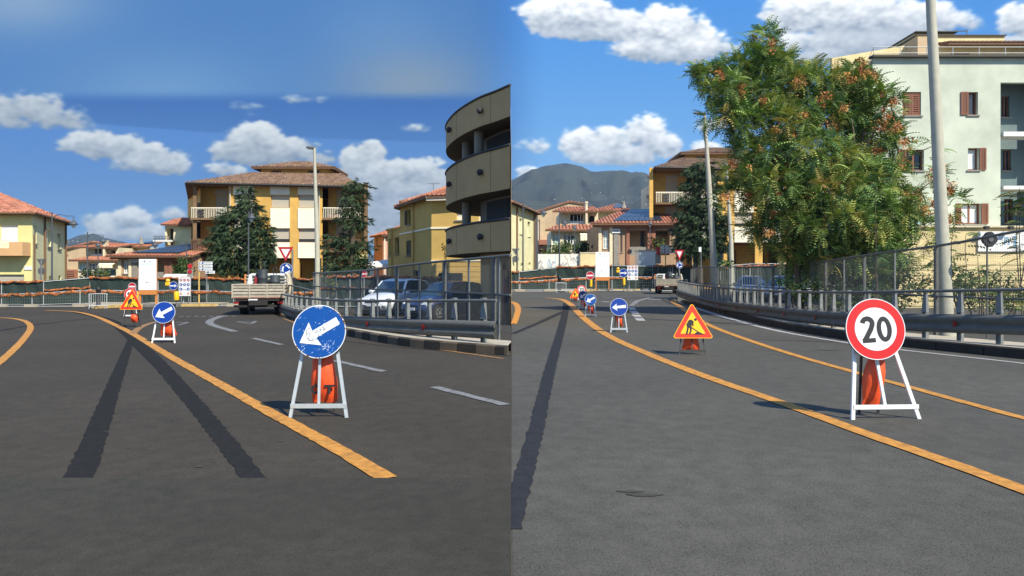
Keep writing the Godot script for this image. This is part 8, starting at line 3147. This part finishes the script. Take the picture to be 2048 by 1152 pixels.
func tree_of_heaven() -> void:
	rng.seed = 101
	var d := 29.0
	var base := gd(1640, d)
	var g := thing("leafy_tree", "tall leafy tree with feathery leaves and orange seed clusters behind the right fence", "tree", base)
	var list := [[1528, 82, 34, 24, 0.9], [1510, 118, 40, 34, 1.0], [1560, 130, 40, 40, 1.0], [1480, 138, 50, 30, 1.0], [1428, 150, 44, 22, 0.9], [1398, 150, 24, 16, 0.8], [1452, 185, 54, 32, 1.0, -0.5], [1520, 190, 60, 44, 1.0], [1590, 170, 60, 40, 1.0], [1640, 160, 40, 34, 1.0], [1690, 165, 50, 36, 1.0, 0.5], [1740, 180, 44, 30, 0.9], [1450, 230, 50, 28, 1.0, -0.5], [1500, 250, 50, 30, 0.9, -0.8], [1570, 235, 70, 44, 1.0, -0.8], [1640, 230, 60, 46, 0.9], [1700, 240, 50, 44, 0.7, 0.6], [1770, 215, 36, 34, 0.8], [1760, 270, 46, 40, 0.8], [1796, 280, 34, 30, 0.6], [1490, 300, 34, 26, 0.7, -0.5], [1540, 300, 50, 36, 1.0, -1.0], [1610, 310, 70, 46, 1.0, -1.2], [1680, 320, 60, 44, 0.9, -0.6], [1500, 350, 60, 34, 1.0, -0.8], [1470, 395, 44, 24, 0.9, -0.4], [1560, 370, 70, 46, 1.0, -1.2], [1640, 380, 70, 46, 1.1, -1.5], [1720, 370, 70, 50, 1.1, -1.4], [1770, 350, 44, 40, 0.9, -0.8], [1836, 390, 34, 40, 0.25], [1580, 430, 70, 40, 1.0, -0.8], [1530, 455, 44, 24, 0.9, -0.3], [1500, 468, 26, 12, 0.7], [1660, 450, 80, 46, 1.1, -1.4], [1740, 440, 76, 54, 1.2, -1.6], [1800, 420, 50, 50, 0.9, -1.0], [1850, 455, 50, 40, 0.45, -0.4], [1600, 490, 60, 34, 0.9, -0.2], [1660, 510, 66, 38, 1.0, -0.8], [1740, 505, 66, 40, 1.1, -1.0], [1800, 500, 40, 40, 0.8, -0.6], [1620, 540, 50, 26, 0.7, 0.2], [1700, 548, 70, 26, 0.8], [1880, 350, 30, 30, 0.22], [1900, 410, 34, 40, 0.22, -0.2], [1870, 290, 26, 20, 0.22]]
	var blobs := blobs_to_world(list, d, base, 1.1)
	for b in blobs: b.r *= 0.9
	# trunks and limbs
	var st := S()
	for q in [[Vector3(0.4, 0, 0.3), Vector3(-0.4, 4.2, 0), 0.2], [Vector3(1.5, 0, -0.2), Vector3(1.3, 5.2, 0.2), 0.15], [Vector3(-0.9, 0, 0.5), Vector3(-1.2, 3.8, 0.1), 0.14], [Vector3(2.2, 0, 0.9), Vector3(2.5, 3.6, 0.9), 0.07]]:
		st = S()
		limb(st, q[0], q[1], q[2], q[2] * 0.55, 0.16)
		fin(st, "trunk", M.bark, g)
	st = S()
	var forks := [Vector3(-0.4, 4.2, 0), Vector3(1.3, 5.2, 0.2), Vector3(-1.2, 3.8, 0.1), Vector3(2.5, 3.6, 0.9)]
	for b in blobs:
		var best: Vector3 = forks[0]
		for f in forks:
			if f.distance_to(b.c) < best.distance_to(b.c): best = f
		limb(st, best, b.c, 0.055, 0.014, 0.22)
		for k in 3:
			limb(st, b.c, b.c + Vector3(rng.randfn(0, 0.5), rng.randf_range(0.1, 0.8), rng.randfn(0, 0.5)) * b.r * 1.1, 0.014, 0.005, 0.05)
	fin(st, "limbs", M.bark, g)
	stuff(g.get_node("limbs"))
	# leaves: rosettes of feathery leaves at the twig ends
	var pts := crown_points(blobs, 25.0, 0.5)
	var xs := [[], []]
	var cols := [[], []]
	for q in pts:
		var o: Vector3 = q[1]
		var u := rng.randf()
		var c := Color(0.12, 0.19, 0.06)
		if u < 0.28: c = Color(0.17, 0.24, 0.07)
		elif u < 0.44: c = Color(0.27, 0.29, 0.08)
		elif u < 0.49: c = Color(0.38, 0.3, 0.1)
		elif u < 0.68: c = Color(0.075, 0.14, 0.06)
		c *= rng.randf_range(1.0, 1.7)
		var n := rng.randi_range(6, 9)
		var ph := rng.randf() * TAU
		var side := o.cross(Vector3(0.2, 1, 0.1)).normalized()
		var oth := o.cross(side)
		for k in n:
			var a := ph + TAU * k / n + rng.randfn(0, 0.25)
			var f := (o * rng.randf_range(0.25, 0.9) + (side * cos(a) + oth * sin(a)) * 0.9 + Vector3(0, 0.12, 0)).normalized()
			var v := k % 2
			xs[v].append(aim(q[0] + f * 0.03, f, rng.randfn(0, 0.3), rng.randf_range(0.65, 1.2)))
			cols[v].append(c * rng.randf_range(0.82, 1.18))
	for v in 2:
		scatter(g, "crown", frond_mesh(5 if v == 0 else 7, 0.4 if v == 0 else 0.56, 0.135, 0.3 + 0.25 * v), "leaf", xs[v], cols[v])
	# seed clusters, grouped
	var sx := []
	var sc := []
	for q in [[1545, 92], [1600, 165], [1655, 190], [1702, 158], [1740, 150], [1785, 200], [1660, 250], [1590, 270], [1640, 205], [1560, 320], [1520, 300], [1545, 255], [1500, 335], [1515, 345], [1470, 330], [1580, 330], [1612, 320], [1620, 395], [1650, 330], [1585, 385], [1500, 390], [1560, 390], [1455, 400], [1545, 425], [1540, 470], [1620, 460], [1660, 410], [1765, 250], [1790, 260], [1810, 290], [1800, 330], [1772, 230], [1755, 300], [1838, 395], [1850, 420], [1815, 385], [1866, 350], [1880, 345], [1870, 410], [1888, 365], [1700, 430], [1720, 400], [1530, 205], [1480, 180], [1445, 150], [1610, 230], [1685, 215], [1725, 130], [1640, 360], [1770, 420], [1760, 470], [1690, 500], [1905, 375], [1895, 440]]:
		for k in 6:
			var p := at(q[0] + rng.randfn(0, 6), q[1] + rng.randfn(0, 6), d - 1.2 + rng.randfn(0, 0.35)) - base
			sx.append(aim(p, Vector3(rng.randfn(0, 1), rng.randfn(-0.4, 0.6), rng.randfn(0, 1)), rng.randf() * 3.0, rng.randf_range(0.7, 1.3)))
			sc.append([Color(0.46, 0.2, 0.05), Color(0.4, 0.16, 0.045), Color(0.5, 0.27, 0.08), Color(0.34, 0.12, 0.04)][rng.randi() % 4] * rng.randf_range(0.7, 1.15))
	scatter(g, "seed_clusters", leaf_cluster(22, 0.13, 0.085, 5), "seeds", sx, sc)

func dark_conifer(label: String, px: float, d: float, list: Array, k: float, top_y: float, dense := 1.0) -> void:
	var base := gd(px, d)
	var g := thing("cedar_tree", label, "tree", base)
	var blobs := blobs_to_world(list, d, base, 1.0)
	var st := S()
	var h := hh(top_y, d)
	limb(st, Vector3.ZERO, Vector3(0, h, 0), 0.24 * k, 0.04 * k, 0.1)
	fin(st, "trunk", M.bark, g)
	st = S()
	for b in blobs: limb(st, Vector3(0, b.c.y + b.r.y * 0.4, 0), b.c + Vector3(b.r.x * 0.7 * signf(b.c.x), -b.r.y * 0.3, 0), 0.05 * k, 0.015 * k, 0.12 * k)
	stuff(fin(st, "limbs", M.bark, g))
	var pts := crown_points(blobs, 110.0 * dense / (k * k), 0.4)
	var xs := []
	var cols := []
	for p in pts:
		var f: Vector3 = (p[1] * Vector3(1, 0.3, 1) + Vector3(rng.randfn(0, 0.35), rng.randfn(-0.35, 0.3), rng.randfn(0, 0.35))).normalized()
		xs.append(aim(p[0], f, rng.randfn(0, 0.4), rng.randf_range(0.7, 1.3) * k))
		cols.append(Color(0.038, 0.07, 0.034).lerp(Color(0.085, 0.12, 0.05), rng.randf() * rng.randf()) * rng.randf_range(0.7, 1.3))
	scatter(g, "crown", spray_mesh(18, 0.42, 0.016, 1.0, 3), "needle", xs, cols)

func bush(called: String, label: String, px: float, d: float, list: Array, leaf: float, cols_of: Array, per := 60.0, cat := "bush") -> void:
	var base := gd(px, d)
	var g := thing(called, label, cat, base)
	var blobs := blobs_to_world(list, d, base, 1.0)
	var st := S()
	for b in blobs: limb(st, Vector3(b.c.x * 0.5, 0, 0), b.c, 0.04, 0.012, 0.1)
	fin(st, "stems", M.bark, g)
	var pts := crown_points(blobs, per / (leaf * leaf * 60.0), 0.4)
	var xs := []
	var cols := []
	for p in pts:
		xs.append(aim(p[0], p[1] + Vector3(rng.randfn(0, 0.5), rng.randfn(0, 0.5), rng.randfn(0, 0.5)), rng.randf() * 3, rng.randf_range(0.7, 1.3)))
		cols.append(cols_of[rng.randi() % cols_of.size()] * rng.randf_range(0.7, 1.3))
	scatter(g, "foliage", leaf_cluster(14, leaf * 1.6, leaf, 9), "leaf", xs, cols)

func frond_shrub(label: String, px: float, d: float, stems: Array, len: float) -> void:   # thin stems carrying feathery leaves; stems: [column, row of its tip]
	var base := gd(px, d)
	var g := thing("young_tree", label, "young tree", base)
	var st := S()
	var xs := []
	var cols := []
	for s in stems:
		var tip := at(s[0], s[1], d + rng.randfn(0, 0.2)) - base
		var foot := Vector3(tip.x * 0.7 + rng.randfn(0, 0.1), 0, rng.randfn(0, 0.2))
		limb(st, foot, tip, 0.025, 0.008, 0.08)
		for k in (s[2] if s.size() > 2 else 14):
			var t := lerpf(0.35, 1.0, rng.randf())
			var p := foot.lerp(tip, t)
			var a := rng.randf() * TAU
			xs.append(aim(p, Vector3(cos(a), rng.randf_range(-0.2, 0.5), sin(a)), rng.randfn(0, 0.4), rng.randf_range(0.7, 1.2) * len))
			cols.append([Color(0.08, 0.15, 0.04), Color(0.14, 0.19, 0.05), Color(0.06, 0.12, 0.04), Color(0.22, 0.2, 0.06)][rng.randi() % 4] * rng.randf_range(0.8, 1.2))
	fin(st, "stems", M.bark, g)
	scatter(g, "foliage", frond_mesh(8, 0.6, 0.14, 0.5), "leaf", xs, cols)

func build_plants() -> void:
	rng.seed = 140
	dark_conifer("dark cedar hanging before the ochre block, left half", 497, 43.0, [[492, 378, 11, 10, 1.2], [490, 396, 16, 14, 1.2], [500, 412, 24, 12, 1.2], [478, 414, 18, 10, 1.1], [470, 432, 26, 12, 1.2], [505, 438, 28, 16, 1.2], [448, 436, 20, 8, 1.1], [460, 458, 30, 14, 1.2], [500, 466, 30, 18, 1.2], [524, 458, 18, 14, 1.1], [440, 480, 26, 16, 1.2], [474, 490, 36, 20, 1.2], [520, 482, 26, 18, 1.2], [436, 506, 20, 18, 1.1], [470, 516, 40, 18, 1.2], [518, 508, 26, 24, 1.2], [534, 500, 12, 24, 1.0], [450, 532, 30, 16, 1.0], [495, 536, 30, 16, 0.9]], 1.0, 372)
	dark_conifer("dark layered cedar at the ochre block's right end, left half", 703, 43.0, [[716, 366, 18, 8, 1.2], [714, 376, 26, 9, 1.2], [708, 392, 26, 10, 1.2], [712, 408, 26, 9, 1.2], [703, 422, 24, 10, 1.0], [690, 436, 26, 9, 1.0], [722, 442, 20, 12, 1.1], [708, 452, 26, 10, 1.0], [672, 476, 30, 12, 1.1], [700, 486, 34, 12, 1.1], [726, 494, 26, 12, 1.1], [656, 494, 18, 10, 1.0], [690, 510, 36, 16, 1.1], [720, 526, 20, 18, 0.8], [680, 536, 34, 16, 1.1]], 1.0, 362, 0.6)
	dark_conifer("dark cedar behind the slim street lamp, right half", 1400, 76.0, [[1405, 334, 20, 12, 1.2], [1392, 346, 22, 12, 1.1], [1415, 356, 22, 14, 1.2], [1388, 372, 24, 12, 1.1], [1412, 378, 26, 14, 1.2], [1380, 402, 26, 14, 1.2], [1410, 408, 30, 18, 1.2], [1374, 430, 24, 16, 1.2], [1408, 440, 34, 20, 1.2], [1440, 436, 18, 22, 1.1], [1372, 458, 26, 18, 1.1], [1410, 468, 36, 20, 1.1], [1442, 466, 16, 22, 1.0], [1380, 486, 34, 18, 1.1], [1424, 492, 30, 16, 1.0], [1390, 505, 30, 16, 0.9]], 1.75, 330)
	tree_of_heaven()
	var dark := [Color(0.035, 0.07, 0.03), Color(0.05, 0.09, 0.035), Color(0.028, 0.05, 0.03)]
	var mid := [Color(0.06, 0.11, 0.035), Color(0.09, 0.14, 0.04), Color(0.04, 0.08, 0.03), Color(0.14, 0.17, 0.06)]
	bush("bush", "dark bush below the cream house, left half", 172, 50.0, [[172, 546, 10, 8, 1.0], [182, 551, 14, 7, 1.0]], 0.16, dark)
	bush("bush", "round olive bush beside the awning, left half", 203, 50.5, [[203, 546, 12, 8, 1.0], [196, 550, 10, 7, 1.0]], 0.16, mid)
	bush("bush", "bright green bush between the low house and the left block", 365, 46.0, [[362, 532, 16, 12, 1.0], [358, 546, 14, 9, 1.0], [376, 544, 10, 10, 1.0], [366, 522, 9, 7, 0.8]], 0.14, mid)
	bush("bush", "dark broadleaf bush at the foot of the right cedar, left half", 727, 40.0, [[726, 528, 14, 10, 1.0], [718, 540, 20, 10, 1.0], [732, 518, 8, 6, 0.8]], 0.14, dark)
	bush("bush", "yellowish creeper behind the left end of the mesh fence", 655, 31.5, [[648, 560, 9, 10, 0.8], [662, 568, 10, 14, 0.8], [630, 548, 6, 5, 0.8]], 0.09, mid)
	bush("bush", "dark sprig hanging at the curved building's lowest band", 892, 32.5, [[889, 497, 4, 8, 0.8], [891, 508, 4, 6, 0.7]], 0.12, dark)
	bush("bush", "spreading green shrub before the cream house, right half", 1130, 90.0, [[1118, 502, 24, 9, 1.0], [1132, 494, 18, 9, 1.0], [1104, 507, 14, 6, 0.9]], 0.3, mid)
	bush("bush", "palm-like shrub by the parked car before the right cream house", 1163, 90.5, [[1163, 496, 16, 11, 1.0], [1170, 505, 14, 8, 1.0]], 0.3, dark)
	bush("bush", "slim green bush between the right low house and the block", 1317, 85.0, [[1317, 480, 8, 9, 1.0], [1316, 496, 8, 8, 1.0]], 0.3, mid)
	bush("bush", "low green growth by the slim lamp's foot behind the bar fence", 1446, 60.0, [[1440, 524, 16, 7, 0.8], [1454, 529, 14, 6, 0.8]], 0.2, mid)
	bush("undergrowth", "dense dark undergrowth under the leafy tree behind the right fence", 1650, 27.5, [[1580, 575, 30, 22, 0.8], [1630, 585, 40, 24, 0.9], [1690, 590, 40, 28, 0.9], [1750, 590, 40, 30, 0.9], [1800, 585, 30, 34, 0.8], [1830, 560, 30, 40, 0.6]], 0.12, dark + mid, 40.0)
	bush("undergrowth", "leafy green scrub behind the right fence, right of the thick lamp pole", 1960, 22.5, [[1925, 585, 30, 32, 0.8], [1960, 575, 30, 36, 0.8], [2000, 585, 30, 34, 0.9], [2035, 595, 24, 28, 0.9], [1900, 560, 20, 40, 0.5]], 0.09, mid, 40.0)
	frond_shrub("young feathery tree whose leaves overlap the thick lamp pole's right side", 1895, 24.0, [[1905, 458, 16], [1930, 470, 12], [1885, 480, 10], [1870, 520, 10]], 1.0)
	frond_shrub("young feathery tree at the right picture edge above the fence", 2052, 26.0, [[2040, 375, 22], [2055, 350, 20], [2035, 410, 14]], 1.1)
	frond_shrub("thin feathery saplings behind the fence below the painted panel", 1985, 21.5, [[1955, 510, 12], [2000, 525, 12], [1990, 545, 12], [1935, 540, 10], [2025, 560, 10]], 0.85)
	frond_shrub("slender sapling in front of the leafy tree, with a bare lower stem", 1752, 24.5, [[1750, 380, 16], [1752, 420, 12]], 1.0)

func _ready() -> void:
	rng.seed = 1
	make_materials()
	build_environment()
	build_ground()
	build_hills()
	build_barriers()
	build_left_buildings()
	build_curved()
	build_green_building()
	build_fences()
	build_portable_signs()
	build_fixed_signs()
	build_lamps()
	build_vehicles()
	build_plants()
